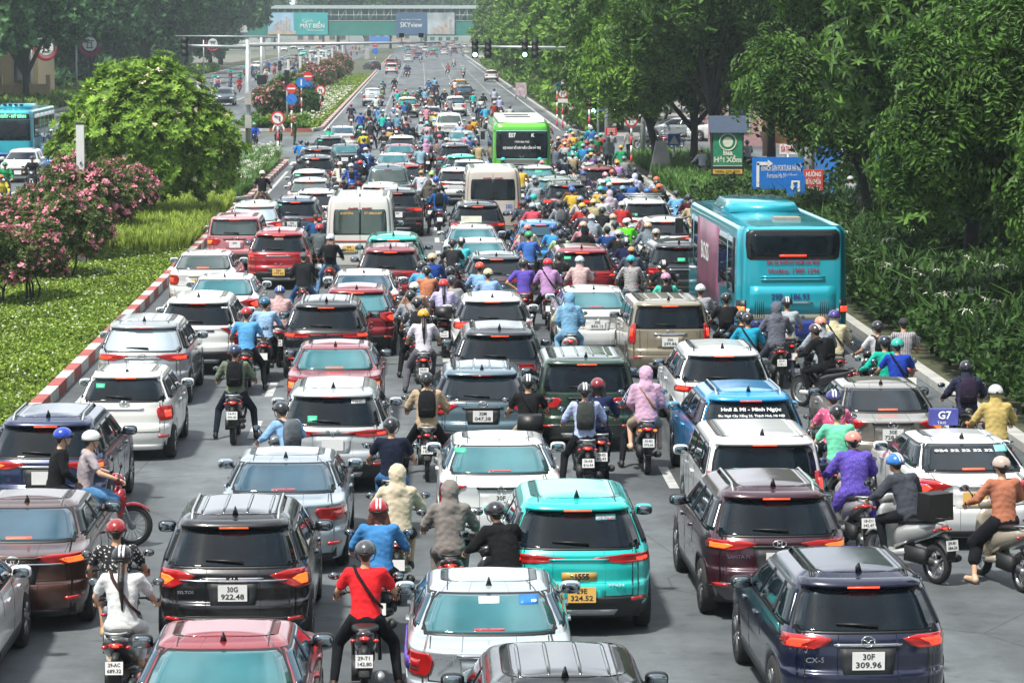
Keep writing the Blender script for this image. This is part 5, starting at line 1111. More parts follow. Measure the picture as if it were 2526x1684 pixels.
r_, w, h, z = board('u_turn_sign', 'A4', 308, 1212, 444, 1354, 1590, SBLU, 'square blue U-turn sign overlapping the hotel direction sign', 'road sign'); a_ = MB()
a_.tube([(w * .18, -.05, z - h * .28), (w * .18, -.05, z + h * .2), (-w * .15, -.05, z + h * .2), (-w * .15, -.05, z - h * .05)], [(.05, .008)] * 4, 4); a_.add([(-w * .27, -.06, z - h * .02), (-w * .03, -.06, z - h * .02), (-w * .15, -.06, z - h * .22)], [(0, 1, 2)]); a_.build('arrow', [SWHT], r_, False)
r_, w, h, z = board('street_name_sign', 'A3', 720, 720, 802, 764, 960, SBLU, 'small blue street name plate beside the striped pole', 'street sign', 0); pole(r_, 3.3, .06, True, 'pole', -w / 2 - .1); text('TRẦN THÁI TÔNG', .16, SWHT, r_, (0, -.04, z), width=w * .85)
r_, w, h, z = board('red_notice', 'A3', 822, 882, 900, 934, 1130, SRED, 'small red notice with white lines on the signal pole', 'notice', 1)
for i in range(3): b_ = MB(); b_.box((0, -.04, z + h * (.28 - .28 * i)), (w * .7, .01, h * .1)); b_.build('white_line', [SWHT], r_, False)
r_, w, h, z = board('crossing_sign', 'A3', 1252, 925, 1338, 1005, 1180, SBLU, 'blue pedestrian crossing sign under the trees', 'road sign', 1); a_ = MB(); a_.add([(-w * .38, -.04, z - h * .38), (w * .38, -.04, z - h * .38), (0, -.04, z + h * .38)], [(0, 1, 2)]); a_.build('triangle', [SWHT], r_, False)
# advertisement with solar panel
GRN = mat('ad_green', (.03, .22, .12), rough=.35, var=.15); YEL = mat('ad_yellow', (.65, .42, .06), rough=.4, var=.08); CRM = mat('ad_cream', (.6, .62, .5), rough=.4)
r_, w, h, z = board('advertising_light_box', 'A3', 1552, 908, 1772, 1215, 1390, DARK, 'green beer advertisement box under a tilted solar panel', 'advertisement', 1, .22); m_ = MB(); m_.box((0, -.115, z + h * .10), (w * .92, .02, h * .72)); m_.build('poster', [GRN], r_, False)
m_ = MB(); m_.box((0, -.115, z - h * .40), (w * .92, .022, h * .10)); m_.build('poster_band', [YEL], r_, False); m_ = MB(); m_.box((0, -.113, z - h * .25), (w * .92, .018, h * .06)); m_.build('poster_strip', [CRM], r_, False)
m_ = MB(); m_.tube([(w * .26 * math.cos(a), -.135, z + h * .26 + w * .26 * math.sin(a)) for a in np.linspace(0, 6.283, 25)], .025, 5); m_.lathe([(w * .16, .13), (w * .16, .14)], (0, 0, z + h * .26), 'Y', 18); m_.v = [(x, -abs(y), zz) for x, y, zz in m_.v]; m_.build('badge', [CRM], r_, False)
text('Bia', .30, CRM, r_, (0, -.135, z + h * .02), width=w * .30, bold=.012); text('Hải Xồm', .30, CRM, r_, (0, -.137, z - h * .14), width=w * .86, bold=.012); text('0886.200.800', .16, INK, r_, (0, -.135, z - h * .40), width=w * .78)
sp = MB(); sp.box((0, 0, z + h / 2 + .28), (w * 1.2, .06, .85), 0, Matrix.Rotation(R(-35), 3, 'X')); sp.build('solar_panel', [mat('solar', (.03, .05, .09), rough=.2, coat=1)], r_, False)
# white light columns
def column(X, Y, h, label):
    root = empty('light_column', (X, Y, .1)); tag(root, label, 'light column', 'white light columns along the median'); b = MB(); b.box((0, 0, h * .12), (.22, .16, h * .24)); b.build('base', [STEEL], root, False); b = MB(); b.box((0, 0, h * .62), (.24, .20, h * .76), t=.98); b.build('lamp_body', [mat('column_white', (.62, .64, .63), rough=.4, var=.06)], root, False); b = MB(); b.box((0, 0, h + .03), (.25, .21, .06)); b.build('cap', [DARK], root, False)
q = at(203, 657, 0); column(q.x, q.y, 4.25, 'nearest white light column among the crape myrtles')
for i in range(8): column(-11.8, 262 + 26 * i, 4.2, f'{ORD[i]} white light column counted beyond the crossing')
column(-12.2, 168 - 6, 4.2, 'white light column left of the overhead mast')
# overhead masts and signals
def mast(bx, by, h, arms, label, boxes=()):
    q = at(bx, by, 0); root = empty('overhead_mast', (q.x, q.y, 0)); tag(root, label, 'mast'); m_ = MB(); m_.tube([(0, 0, 0), (0, 0, h)], [.17, .13], 12); m_.build('pole', [STEEL], root); m_ = MB(); m_.tube([(0, 0, 0), (0, 0, .08)], .3, 12); m_.build('base_plate', [STEEL], root)
    for x1, z1, r1 in arms: m_ = MB(); m_.tube([(0, 0, z1), (x1, 0, z1 + .12)], [.11, r1], 10); m_.build('arm', [STEEL], root)
    for z1 in boxes: m_ = MB(); m_.box((0, -.1, z1), (.34, .42, .62)); m_.build('control_box', [CONC], root, False)
    return root
def signal(loc, label, lit='green', arrow=False, group='traffic lights'):
    root = empty('traffic_light', loc); tag(root, label, 'traffic light', group); b = MB(); b.box((0, 0, 0), (.34, .2, 1.0)); b.build('housing', [BLACK], root, False)
    for i, c in enumerate((DARK, DARK, LGRN if lit == 'green' else DARK)): m_ = MB(); m_.lathe([(.12, -.10), (.11, -.125), (.01, -.13)], (0, 0, .32 - .32 * i), 'Y', 14); m_.build('lens', [c], root); v = MB(); v.tube([(.13 * math.cos(a), -.10, .32 - .32 * i + .13 * math.sin(a)) for a in np.linspace(-.2, 3.34, 9)], [(.07, .008)] * 9, 4); v.build('visor', [BLACK], root)
    b = MB(); b.tube([(0, .1, 0), (0, .22, 0)], .05, 6); b.build('bracket', [STEEL], root); return root
mr_ = mast(614, 416, 6.6, [(9.9, 6.35, .05), (-3.4, 6.2, .06)], 'nearest grey overhead mast with long arms beside the frangipani', (3.6, 2.4)); mq = mr_.location
for dx, lab in ((7.9, 'left one of two cameras on the nearest mast arm'), (8.9, 'right one of two cameras on the nearest mast arm')):
    cm = empty('traffic_camera', (mq.x + dx, mq.y, 6.55)); tag(cm, lab, 'camera', 'cameras on the mast arm'); b = MB(); b.box((0, 0, .28), (.26, .4, .22)); b.build('housing', [BLACK], cm, False); b = MB(); b.tube([(0, 0, -.1), (0, 0, .2)], .03, 6); b.build('stem', [STEEL], cm)
signal((mq.x - 3.2, mq.y - .3, 6.25), 'dark traffic light hanging at the left end of the nearest mast arm', 'off')
mr2 = mast(689, 240, 6.4, [(-10.5, 6.1, .05)], 'second overhead mast farther away with an arm to the left'); mast(646, 262, 6.2, [(-2.6, 5.4, .05)], 'third thinner mast between the two overhead masts')
qm = mr2.location; signal((qm.x + .1, qm.y - .4, 3.2), 'dark traffic light on the second mast pole', 'off')
q = at(647, 290, 0); s1 = empty('countdown_signal', (q.x, q.y, 0)); tag(s1, 'square countdown signal above dark lenses at left of the crossing', 'traffic light'); pole(s1, 3.4, .06, False, 'pole'); b = MB(); b.box((0, -.15, 3.0), (.75, .25, .75)); b.build('countdown_box', [BLACK], s1, False); text('88', .5, DARK, s1, (0, -.29, 3.0)); b = MB(); b.box((0, -.15, 1.6), (.5, .3, 1.3)); b.build('housing', [BLACK], s1, False)
q = at(709, 322, 0); s2 = empty('signal_pole', (q.x, q.y, 0)); tag(s2, 'slim grey pole behind the nearer no entry sign', 'pole'); pole(s2, 4.2, .06, False, 'pole'); b = MB(); b.box((0, .0, 3.6), (.35, .2, 1.2)); b.build('signal_back', [BLACK], s2, False)
mr3 = mast(1498, 402, 6.4, [(-7.4, 6.1, .05)], 'right hand signal mast with an arm over the lanes'); q3 = mr3.location
for dx, lab, l_ in ((-7.1, 'green traffic light at the left end of the right mast arm', 'green'), (-6.4, 'unlit signal beside the green light on the right mast arm', 'off'), (-4.45, 'green traffic light in the middle of the right mast arm', 'green'), (-3.9, 'unlit signal right of the middle green light', 'off')): signal((q3.x + dx, q3.y - .35, 6.1), lab, l_)
signal((q3.x + .35, q3.y - .4, 3.2), 'green traffic light low on the right signal mast', 'green'); signal((q3.x - .75, q3.y - .1, 3.1), 'smaller green pedestrian signal left of the right mast', 'green')
q = at(1586, 402, 0); pr_ = empty('lamp_post', (q.x, q.y, 0)); tag(pr_, 'stout grey lamp post at the right corner of the crossing', 'lamp post'); pole(pr_, 5, .14, False, 'pole'); b = MB(); b.tube([(0, 0, 0), (0, 0, .3)], [.26, .18], 10); b.build('base', [STEEL], pr_)
q = at(1475, 358, 0); pr_ = empty('utility_pole', (q.x, q.y, 0)); tag(pr_, 'thin grey pole carrying the blue street name plate', 'pole'); pole(pr_, 4.4, .07, False, 'pole')
q = at(1998, 528, 0); pr_ = empty('utility_pole', (q.x, q.y, 0)); tag(pr_, 'tall concrete pole beside the red repair shop sign', 'pole'); m_ = MB(); m_.tube([(0, 0, 0), (0, 0, 6)], [.18, .14], 12); m_.build('pole', [CONC], pr_)
q = at(1889, 385, 0); pr_ = empty('utility_pole', (q.x, q.y, 0)); tag(pr_, 'brown pole with a slanting stay before the pink building', 'pole'); m_ = MB(); m_.tube([(0, 0, 0), (0, 0, 5)], .2, 10); m_.build('pole', [mat('wood_pole', (.2, .14, .10), rough=.9)], pr_); m_ = MB(); m_.tube([(0, -.2, 4.2), (2.4, -.2, 1.2)], .07, 8); m_.build('stay', [BARK], pr_)
for (x, y, hh, lab) in ((190, 250, 5.4, 'second red emblem lamp post from the left'), (80, 262, 5.2, 'leftmost red emblem lamp post by the yellow wall'), (503, 190, 4.6, 'third red emblem lamp post, behind the mast arm')):
    q = at(x, y, 0); e_ = empty('emblem_lamp_post', (q.x, q.y, 0)); tag(e_, lab, 'lamp post', 'lamp posts with round red emblems'); pole(e_, hh + .6, .08, False, 'pole'); X = 1.3; m_ = MB(); m_.tube([(X + .95 * math.cos(a), -.1, hh + .95 * math.sin(a)) for a in np.linspace(R(150), R(370), 15)], [(.05 + .12 * math.sin(i / 14 * 3.14), .04) for i in range(15)], 6); m_.build('red_crescent', [mat('emblem_red', (.30, .01, .05), rough=.5)], e_)
    m_ = MB(); m_.lathe([(.68, .0), (.68, -.06)], (X, 0, hh + .1), 'Y', 22); m_.build('disc', [SWHT], e_, False); m_ = MB()
    for a, b, cc, dd in ((0, .3, .9, .09), (0, .12, .55, .09), (-.2, -.15, .09, .45), (.2, -.15, .09, .45), (0, -.38, .7, .09)): m_.box((X + a, -.09, hh + .1 + b), (cc, .03, dd))
    m_.build('pavilion_mark', [mat('emblem_blue', (.08, .14, .2), rough=.5)], e_, False); m_ = MB(); m_.tube([(0, 0, hh), (X, 0, hh)], .03, 6); m_.build('bracket', [STEEL], e_)
# ------------------------------------------------------------------ footbridge with two billboards
b0 = empty('footbridge', (0, 615, 0)); tag(b0, 'green covered footbridge spanning the road in the distance', 'footbridge'); GW = mat('bridge_frame', (.52, .56, .54), rough=.6); S_ = 11.7
def bx(name, x0, x1, z0, z1, m, y0=-1.5, y1=1.5, par=None): m_ = MB(); m_.box(((x0 + x1) / 2, (y0 + y1) / 2, (z0 + z1) / 2), (x1 - x0, y1 - y0, z1 - z0)); return m_.build(name, [m], par or b0, False)
bx('deck', -36, 24, 5.0, 8.0, TEALP); bx('roof', -36, 24, 10.6, 11.3, mat('bridge_roof', (.40, .46, .46), rough=.6), -1.9, 1.9); bx('handrail', -36, 24, 9.25, 9.35, GW, -1.6, -1.5); bx('back_wall', -36, 24, 8.0, 10.6, mat('bridge_back', (.16, .30, .27), rough=.7), 1.3, 1.4)
m_ = MB(); n_ = 38
for i in range(n_ + 1): X = -36 + 60 * i / n_; m_.tube([(X, -1.55, 8.0), (X, -1.55, 10.65)], .06, 5)
for i in range(0, n_, 2): X = -36 + 60 * i / n_; m_.tube([(X, -1.55, 8.0), (X + 60 / n_, -1.55, 10.6)], .04, 4)
m_.tube([(-36, -1.55, 8.05), (24, -1.55, 8.05)], .05, 4); m_.build('truss', [GW], b0)
for X in (-33, -11.2, 14): bx('pier', X - .5, X + .5, 0, 5.0, CONC, -.6, .6)
def bill(x0, x1, label):
    r_ = empty('billboard', (0, 613.2, 0)); tag(r_, label, 'billboard', 'billboards on the footbridge'); return r_
SKYC = mat('poster_sky', (.28, .42, .55), rough=.5, var=.25, vs=.2); TEA = mat('poster_teal', (.05, .36, .36), rough=.5, var=.15, vs=.3); NAV = mat('poster_navy', (.06, .12, .21), rough=.5, var=.15, vs=.3); SAND = mat('poster_sand', (.48, .40, .30), rough=.5, var=.2, vs=.8); BLD = mat('poster_building', (.40, .34, .30), rough=.6, var=.3, vs=2)
r_ = bill(0, 0, 'left billboard with pale towers by the sea and white words'); X0, X1 = (665 - 1037) / S_, (811 - 1037) / S_
bx('panel', X0, X1, 5.2, 9.8, TEA, -.1, .1, r_); bx('sky_area', X0 + .05, X0 + 5.4, 5.25, 9.75, SKYC, -.14, -.1, r_)
m_ = MB()
for i, (x, hh) in enumerate(((1.6, 1.4), (2.1, 1.9), (2.7, 2.3), (3.3, 2.0), (3.9, 2.9), (4.5, 2.5))): m_.box((X0 + x, -.16, 6.0 + hh / 2), (.42, .04, hh)); 
m_.build('painted_towers', [BLD], r_, False); bx('painted_shore', X0 + .05, X0 + 5.8, 5.25, 6.0, SAND, -.17, -.13, r_)
text('Cánh', .9, SWHT, r_, (X0 + 8.3, -.18, 8.1), width=2.2); text('MẶT BIỂN', 1.2, SWHT, r_, (X0 + 9.3, -.18, 7.0), width=5.0, bold=.03); text('SỞ HỮU LÂU DÀI', .5, SWHT, r_, (X0 + 9.9, -.18, 6.1), width=3.4)
r_ = bill(0, 0, 'right dark blue billboard with white Sky view lettering'); X0, X1 = (977 - 1037) / S_, (1121 - 1037) / S_
bx('panel', X0, X1, 5.2, 9.8, NAV, -.1, .1, r_); bx('glow_area', X0 + 6.6, X1 - .05, 5.25, 9.75, mat('poster_glow', (.34, .38, .40), rough=.5, var=.4, vs=.35), -.14, -.1, r_); m_ = MB()
for x, hh, wd in ((8.2, 1.3, .9), (9.3, 1.7, .9), (10.4, 2.6, .7), (11.4, 3.1, .6)): m_.box((X0 + x, -.16, 5.3 + hh / 2), (wd, .04, hh))
m_.build('painted_towers', [BLD], r_, False); text('SKYview', 1.5, SWHT, r_, (X0 + 3.2, -.18, 7.2), width=4.6, bold=.01); text('TIÊU DƯƠNG ĐẮC ĐỊA BÊN', .35, SWHT, r_, (X0 + 3.2, -.18, 8.3), width=4.2)
# ------------------------------------------------------------------ buildings
def building(name, x0, x1, y0, y1, h, m, label, cat='building', rows=3, cols=6, winm=None, roof=True, front='y'):
    root = empty(name, ((x0 + x1) / 2, (y0 + y1) / 2, 0)); tag(root, label, cat); w, d = x1 - x0, y1 - y0; b = MB(); b.box((0, 0, h / 2), (w, d, h)); b.build('wall', [m], root, False)
    if roof: b = MB(); b.box((0, 0, h + .15), (w + .5, d + .5, .3)); b.build('roof', [CONC], root, False)
    for r in range(rows):
        for c in range(cols):
            fm = MB(); cw, rh = w / cols, h / rows; X = -w / 2 + cw * (c + .5); Z = rh * (r + .5); fm.box((X, -d / 2 - .03, Z), (cw * .62, .08, rh * .56)); f_ = fm.build('window', [CONC], root, False); pm_ = MB(); pm_.box((X, -d / 2 - .08, Z), (cw * .52, .03, rh * .46)); pm_.build('pane', [winm or GLASS], f_, False)
    return root
HZ = [(-95, -60, 40, 'hazy pale tower block far left beyond the footbridge', (.42, .42, .40)), (-52, -30, 26, 'hazy beige block beyond the footbridge, left of centre', (.45, .38, .32)), (-22, -4, 34, 'hazy tan tower straight above the footbridge', (.46, .34, .28)), (0, 16, 22, 'hazy green roofed block behind the right billboard', (.25, .40, .33)), (22, 42, 30, 'hazy pink block beyond the footbridge at right', (.48, .33, .30))]
for i, (a, b, h_, lab, c) in enumerate(HZ): building('distant_building', a, b, 1180 + 40 * (i % 3), 1200 + 40 * (i % 3), h_, mat(f'far_wall_{i}', c, rough=.8), lab, rows=7, cols=5)
PNK = mat('shop_pink', (.38, .22, .23), rough=.7, var=.15); BGE = mat('shop_beige', (.45, .33, .24), rough=.7, var=.15); SBL = mat('shop_blue', (.02, .17, .50), rough=.6, var=.1); SRD = mat('shop_red', (.55, .05, .04), rough=.6, var=.1); SYL = mat('shop_yellow', (.65, .45, .06), rough=.6, var=.1)
bp_ = building('shop_building', 18.2, 30, 178, 190, 7.5, PNK, 'pink and beige shop building behind the blue direction sign', 'shop building', 2, 5)
m_ = MB(); m_.box((-1.2, -6.2, 3.6), (4.6, .1, 5.4)); m_.build('beige_panel', [BGE], bp_, False); m_ = MB(); m_.box((-5.1, -6.2, 4.2), (1.7, .12, .7)); p_ = m_.build('light_board', [mat('led_pink', (.9, .35, .8), rough=.5, emit=1.2)], bp_, False)
for i in range(5): m_ = MB(); m_.box((-1.2, -6.28, 2.0 + i * .8), (3.6, .04, .22)); m_.build('letter_row', [SWHT], bp_, False)
m_ = MB(); m_.box((2.2, -6.3, 3.6), (1.3, .2, 3.0)); v_ = m_.build('upright_sign', [SRD], bp_, False); text('XE', .8, SYL, v_, (2.2, -6.42, 3.9), bold=.03)
bb_ = building('shop_building', 17.4, 24.5, 124, 131, 3.8, SBL, 'blue shop front behind the trees at right', 'shop building', 1, 3); m_ = MB(); m_.box((0, -3.7, 4.3), (7.2, .3, .9)); m_.build('fascia', [SYL], bb_, False)
m_ = MB(); m_.box((1.0, -3.65, 1.5), (.5, .1, 3.0)); m_.build('white_pillar', [SWHT], bb_, False)
r_, w, h, z = board('shop_sign', 'A4', 436, 1172, 566, 1446, 1500, SRD, 'red upright repair shop sign with white words', 'shop sign', 0, .15)
for i, t_ in enumerate(('HƯỚNG', 'SỬA CHỮA', 'XE MÁY', 'XE ĐIỆN', 'XE ĐẠP ĐIỆN')): text(t_, .24, SWHT, r_, (0, -.085, z + h * (.38 - .19 * i)), width=w * .8, bold=.008)
r_, w, h, z = board('shop_board', 'A4', 240, 640, 400, 990, 1180, mat('board_orange', (.50, .24, .11), rough=.6, var=.1), 'tan orange shop board with pale text rows above the banner', 'shop sign', 1, .12)
for i in range(5): m_ = MB(); m_.box((0, -.08, z + h * (.36 - .17 * i)), (w * .8, .02, h * .05)); m_.build('text_row', [SWHT], r_, False)
r_, w, h, z = board('shop_sign', 'A4', 404, 820, 462, 975, 1250, SRD, 'narrow upright red sign with yellow XE right of the tan board', 'shop sign', 1, .12); text('XE', .35, SYL, r_, (0, -.08, z + h * .05), width=w * .6, bold=.01)
r_, w, h, z = board('banner', 'A4', 268, 998, 384, 1066, 1420, SWHT, 'white banner with red words above the direction sign', 'banner', 1); text('SỬA TẠI CHỖ', .3, SRED, r_, (0, -.04, z), width=w * .85, bold=.01)
building('shop_building', 25, 40, 96, 112, 7, mat('shop_grey', (.34, .35, .36), rough=.7), 'grey building deep behind the right hand trees', 'building', 2, 5)
building('shop_building', 28, 44, 140, 160, 8, BGE, 'beige building with white sign band among the trees', 'building', 2, 5)
YW = mat('wall_yellow', (.50, .38, .22), rough=.8, var=.12); yb = building('gate_building', -49, -34.8, 268, 280, 5.8, YW, 'yellow building with a flat roof behind the left trees', 'building', 1, 5)
yw = empty('boundary_wall', (-40, 258, 0)); tag(yw, 'yellow pillared boundary wall at the left picture edge', 'wall'); m_ = MB(); m_.box((0, 0, 1.1), (15, .2, 2.2)); m_.build('panel', [YW], yw, False)
for i in range(8): m_ = MB(); m_.box((-7.3 + i * 2.1, -.05, 1.5), (.4, .4, 3.0)); m_.build('pillar', [YW], yw, False)
r_, w, h, z = board('poster_stand', 'U', 1550, 440, 1850, 650, 760, SRED, 'red poster stand with a yellow star flower on the far median', 'poster stand', 2, .3); m_ = MB(); m_.lathe([(w * .28, -.17), (w * .26, -.2)], (0, 0, z), 'Y', 12); m_.build('flower_mark', [YEL], r_, False); m_ = MB(); m_.box((0, 0, z + h * .58), (w * 1.1, .4, h * .16)); m_.build('white_top', [SWHT], r_, False)
bl_ = empty('barrier', (-14, 1150, 0)); tag(bl_, 'blue site hoarding below the footbridge', 'barrier'); m_ = MB(); m_.box((-3, 0, 1.4), (10, .1, 2.4)); m_.build('panel', [SBLU], bl_, False)
wl_ = empty('barrier', (6, 1300, 0)); tag(wl_, 'low cream barrier wall below the right billboard', 'barrier'); m_ = MB(); m_.box((3, 0, 1.2), (12, .3, 2.2)); m_.build('panel', [CRM], wl_, False)
for (x, y, lab) in ((2283, 765, 'left garden bollard lamp in the lily bed'), (2445, 850, 'right garden bollard lamp in the lily bed')):
    q = at(x, y + 35, 0); g_ = empty('bollard_lamp', (q.x, q.y, .1)); tag(g_, lab, 'garden lamp', 'bollard lamps in the lily bed'); m_ = MB(); m_.box((0, 0, .45), (.16, .16, .7)); m_.build('post', [DARK], g_, False); m_ = MB(); m_.box((0, 0, .92), (.2, .2, .3)); m_.build('lantern', [SWHT], g_, False); m_ = MB(); m_.box((0, 0, 1.1), (.28, .28, .05)); m_.build('cap', [DARK], g_, False)
q = at(480, 512, 0)
sp_ = empty('striped_post', tuple(at(478, 496, 0))); tag(sp_, 'short red and white post under the frangipani', 'post'); pole(sp_, 1.25, .06, True, 'pole')
gb = empty('ground_box', tuple(at(1630, 440, 0))); tag(gb, 'grey tapered concrete block beside the slanting tree', 'concrete block'); m_ = MB(); m_.box((0, 0, .9), (1.2, .4, 1.8), tx=.4); m_.build('block', [CONC], gb, False)
bd = empty('bus_shelter_bench', (13.8, 118, 0)) if False else None
# ------------------------------------------------------------------ buses
def bus(loc, hd, label, L_=10., W_=2.5, H_=2.95, col='#17a9bd', low='#0b2f86', band='#b9b7a6', kind='blue', facing=False):
    d = dict(L=L_, W=W_, H=H_, rows=[(.34, .06, .06, .965), (.6, .01, .01, .995), (.95, 0, 0, 1), (1.6, 0, .01, 1), (2.3, .03, .03, .995), (H_ - .26, .06, .07, .985), (H_ - .12, .10, .13, .96), (H_ - .05, .20, .25, .91)], n=7.5, m=60, g=(2.2, 2.8), axl=(2.1, 2.5), wr=.46)
    S = Surf(d); mb, bv, ya = car_body(S); root = empty('bus', loc, hd); tag(root, label, 'bus'); pm = paint(col); mb.build('body', [pm, DARK], root)
    def hw(z, f): return S.at(z)[2] * f
    def P_(name, fn, rows, off, m, nx=12, sub=3): return S.patch(fn, rows, off, nx, sub).build(name, [m], root)
    if kind == 'green': P_('roof_cover', S.rear, [(H_ - .42, -hw(2.5, .97), hw(2.5, .97)), (H_ - .14, -hw(2.7, .93), hw(2.7, .93))], .01, pm)
    if kind == 'blue':
        P_('rear_window', S.rear, [(2.17, -.96, .96), (2.22, -1.03, 1.03), (2.5, -1.06, 1.06), (2.76, -1.05, 1.05), (2.83, -.98, .98)], .012, BLACK, 14, 4); P_('pane', S.rear, [(2.24, -.93, .93), (2.5, -.98, .98), (2.74, -.96, .96)], .022, glass('d'), 12, 4)
        P_('cream_band', S.rear, [(.81, -hw(.9, .985), hw(.9, .985)), (1.07, -hw(1., .985), hw(1., .985))], .006, paint(band), 16); P_('lower_panel', S.rear, [(.38, -hw(.4, .97), hw(.4, .97)), (.81, -hw(.8, .985), hw(.8, .985))], .007, paint(low), 16)
        P_('engine_hatch', S.rear, [(.95, -.98, .98), (1.58, -.96, .96)], .009, pm, 10)
        for z in (1.77, 1.71): P_('vent', S.rear, [(z, -.72, .72), (z + .03, -.72, .72)], .03, pm, 10, 1)
        for x0 in (-.85, .62):
            for i in range(5): P_('grille_slat', S.rear, [(.88, x0 + i * .05, x0 + i * .05 + .015), (1.25, x0 + i * .045, x0 + i * .045 + .015)], .014, BLACK, 1, 3)
        for sg in (1, -1): S.patch(S.rear, [(.95, *sorted((sg * hw(1, .84), sg * hw(1, .985)))), (1.26, *sorted((sg * hw(1, .84), sg * hw(1, .985))))], .02, 5, 2).build('tail_light', [BLACK], root); S.patch(S.rear, [(1.0, *sorted((sg * hw(1, .86), sg * hw(1, .97)))), (1.12, *sorted((sg * hw(1, .86), sg * hw(1, .97))))], .035, 5, 2).build('tail_lamp', [LLIT if sg > 0 else LAMB], root)
        P_('brake_light', S.rear, [(2.24, -.3, .3), (2.28, -.3, .3)], .04, LLIT, 6, 1); P_('plate_light_bar', S.rear, [(1.19, -.45, .45), (1.22, -.45, .45)], .05, CHROME, 6, 1)
        PP = dict(S=S); W1 = mat('bus_letter_red', (.25, .02, .06), rough=.5); on_rear(PP, root, 'XN XE KHÁCH NAM HÀ NỘI', 0, 2.11, .13, W1, 1.2, bold=.004); on_rear(PP, root, 'Hotline: 1900 1296', 0.02, 1.92, .14, W1, 1.15, bold=.003); on_rear(PP, root, '29B - 186.93', -.05, 1.33, .19, mat('bus_letter_navy', (.02, .04, .16), rough=.5), .86, bold=.006, off=.03)
        mb = MB(); mb.box((0, 1.2, H_ + .10), (1.7, 3.2, .22), t=.86); mb.build('air_conditioner', [pm], root, True); mb = MB(); mb.box((.1, -3.2, H_ + .02), (.6, .5, .08)); mb.build('roof_hatch', [mat('hatch_brown', (.3, .25, .2), rough=.6)], root, False)
        for i in range(4): m_ = MB(); m_.box((.55 - i * .3, 2.5, H_ + .2), (.18, .5, .04)); m_.build('roof_vent', [BLACK], root, False)
    else:
        P_('rear_window', S.rear, [(1.62, -1.1, 1.1), (2.2, -1.12, 1.12), (2.78, -1.1, 1.1)], .012, glass('d'), 14, 5); P_('lower_grille', S.rear, [(.5, -.9, .9), (1.56, -.9, .9)], .012, BLACK, 12, 5)
        for z in (1.2, 1.3, 1.4): P_('vent', S.rear, [(z, -.7, .7), (z + .02, -.7, .7)], .03, STEEL, 8, 1)
        for z in (1.58, 2.80): P_('light_strip', S.rear, [(z, -1.1, 1.1), (z + .03, -1.1, 1.1)], .02, mat('strip_cyan', (.3, .6, .65), rough=.3), 12, 1)
        PP = dict(S=S); on_rear(PP, root, 'E07', -.42, 2.62, .26, SWHT, .30, bold=.008); on_rear(PP, root, 'K', .47, 2.62, .2, SWHT, bold=.008); on_rear(PP, root, '1900 866 962', 0, 2.34, .12, SWHT, .62); on_rear(PP, root, 'GỌI NGAY SỐ NÀY NẾU CẦN HỖ TRỢ', 0, 2.08, .13, SWHT, 1.65, bold=.004); on_rear(PP, root, '29F-019.12', .1, 1.05, .14, SWHT, .62, bold=.003); emblem('V', root, S, 1.7)
        mb = MB(); mb.box((0, 0, H_ + .05), (2.0, 8.6, .14), t=.97); mb.build('roof_pod', [mat('bus_roof_white', (.62, .62, .58), rough=.5)], root, False)
        for y in (-2.6, 0.2): m_ = MB(); m_.box((-.1, y, H_ + .14), (1.1, .35, .05)); m_.build('roof_vent', [BLACK], root, False)
    for sg in (1, -1):
        fn = lambda y, z, sg=sg: S.side(y, z, sg); P_('side_window', fn, [(1.38 if kind == 'blue' else 1.2, -L_ / 2 + .5, L_ / 2 - .5), (2.62, -L_ / 2 + .5, L_ / 2 - .5)], .012, glass('d'), 20, 4)
        for i in range(5): y = -L_ / 2 + 1.7 + i * 1.7; P_('window_post', fn, [(1.36, y, y + .09), (2.64, y, y + .09)], .018, pm if kind != 'green' else BLACK, 1, 2)
        if kind == 'blue' and not facing:
            P_('advert_panel', fn, [(.5, -1.6, 2.6), (2.66, -1.6, 2.6)], .022, mat('ad_plum', (.20, .07, .12), rough=.4, var=.5, vs=.5), 8, 3); P_('lower_side', fn, [(.4, -L_ / 2 + .3, -1.65), (.8, -L_ / 2 + .3, -1.65)], .008, paint(low), 8, 1)
            if sg < 0: text('BOSS', .6, SWHT, root, (-W_ / 2 - .035, .9, 1.9), (math.pi / 2, 0, -math.pi / 2), width=1.5, bold=.01)
        if kind == 'green': P_('side_graphic', fn, [(.45, -L_ / 2 + .2, L_ / 2 - .3), (1.15, -L_ / 2 + .2, L_ / 2 - .3)], .01, mat('ad_city', (.10, .22, .42), rough=.4, var=.7, vs=.8), 20, 2)
        ty, rm = wheel_mesh(.46, .28)
        for yy in ya: w = link('wheel', ty, [RUB], root, (sg * (W_ / 2 - .15), yy, .46), (0, 0, 0 if sg > 0 else math.pi)); link('rim', rm, [BLACK, ALLOY], w)
        mo = MB(); mo.box((sg * (W_ / 2 + .22), L_ / 2 - .05, 2.25), (.2, .12, .38)); mo.tube([(sg * (W_ / 2 - .05), L_ / 2 - .1, 2.5), (sg * (W_ / 2 + .22), L_ / 2 - .05, 2.42)], .03, 6); mo.build('side_mirror', [BLACK], root, False)
    P_('windscreen', S.front, [(1.25, -1.12, 1.12), (2.35, -1.12, 1.12)], .012, glass('d'), 12, 4); P_('destination_box', S.front, [(2.38, -1.1, 1.1), (2.66, -1.05, 1.05)], .014, BLACK, 12, 2)
    for sg in (1, -1): P_('headlight', S.front, [(.62, *sorted((sg * .75, sg * 1.12))), (.82, *sorted((sg * .75, sg * 1.12)))], .015, LWHT, 4, 2)
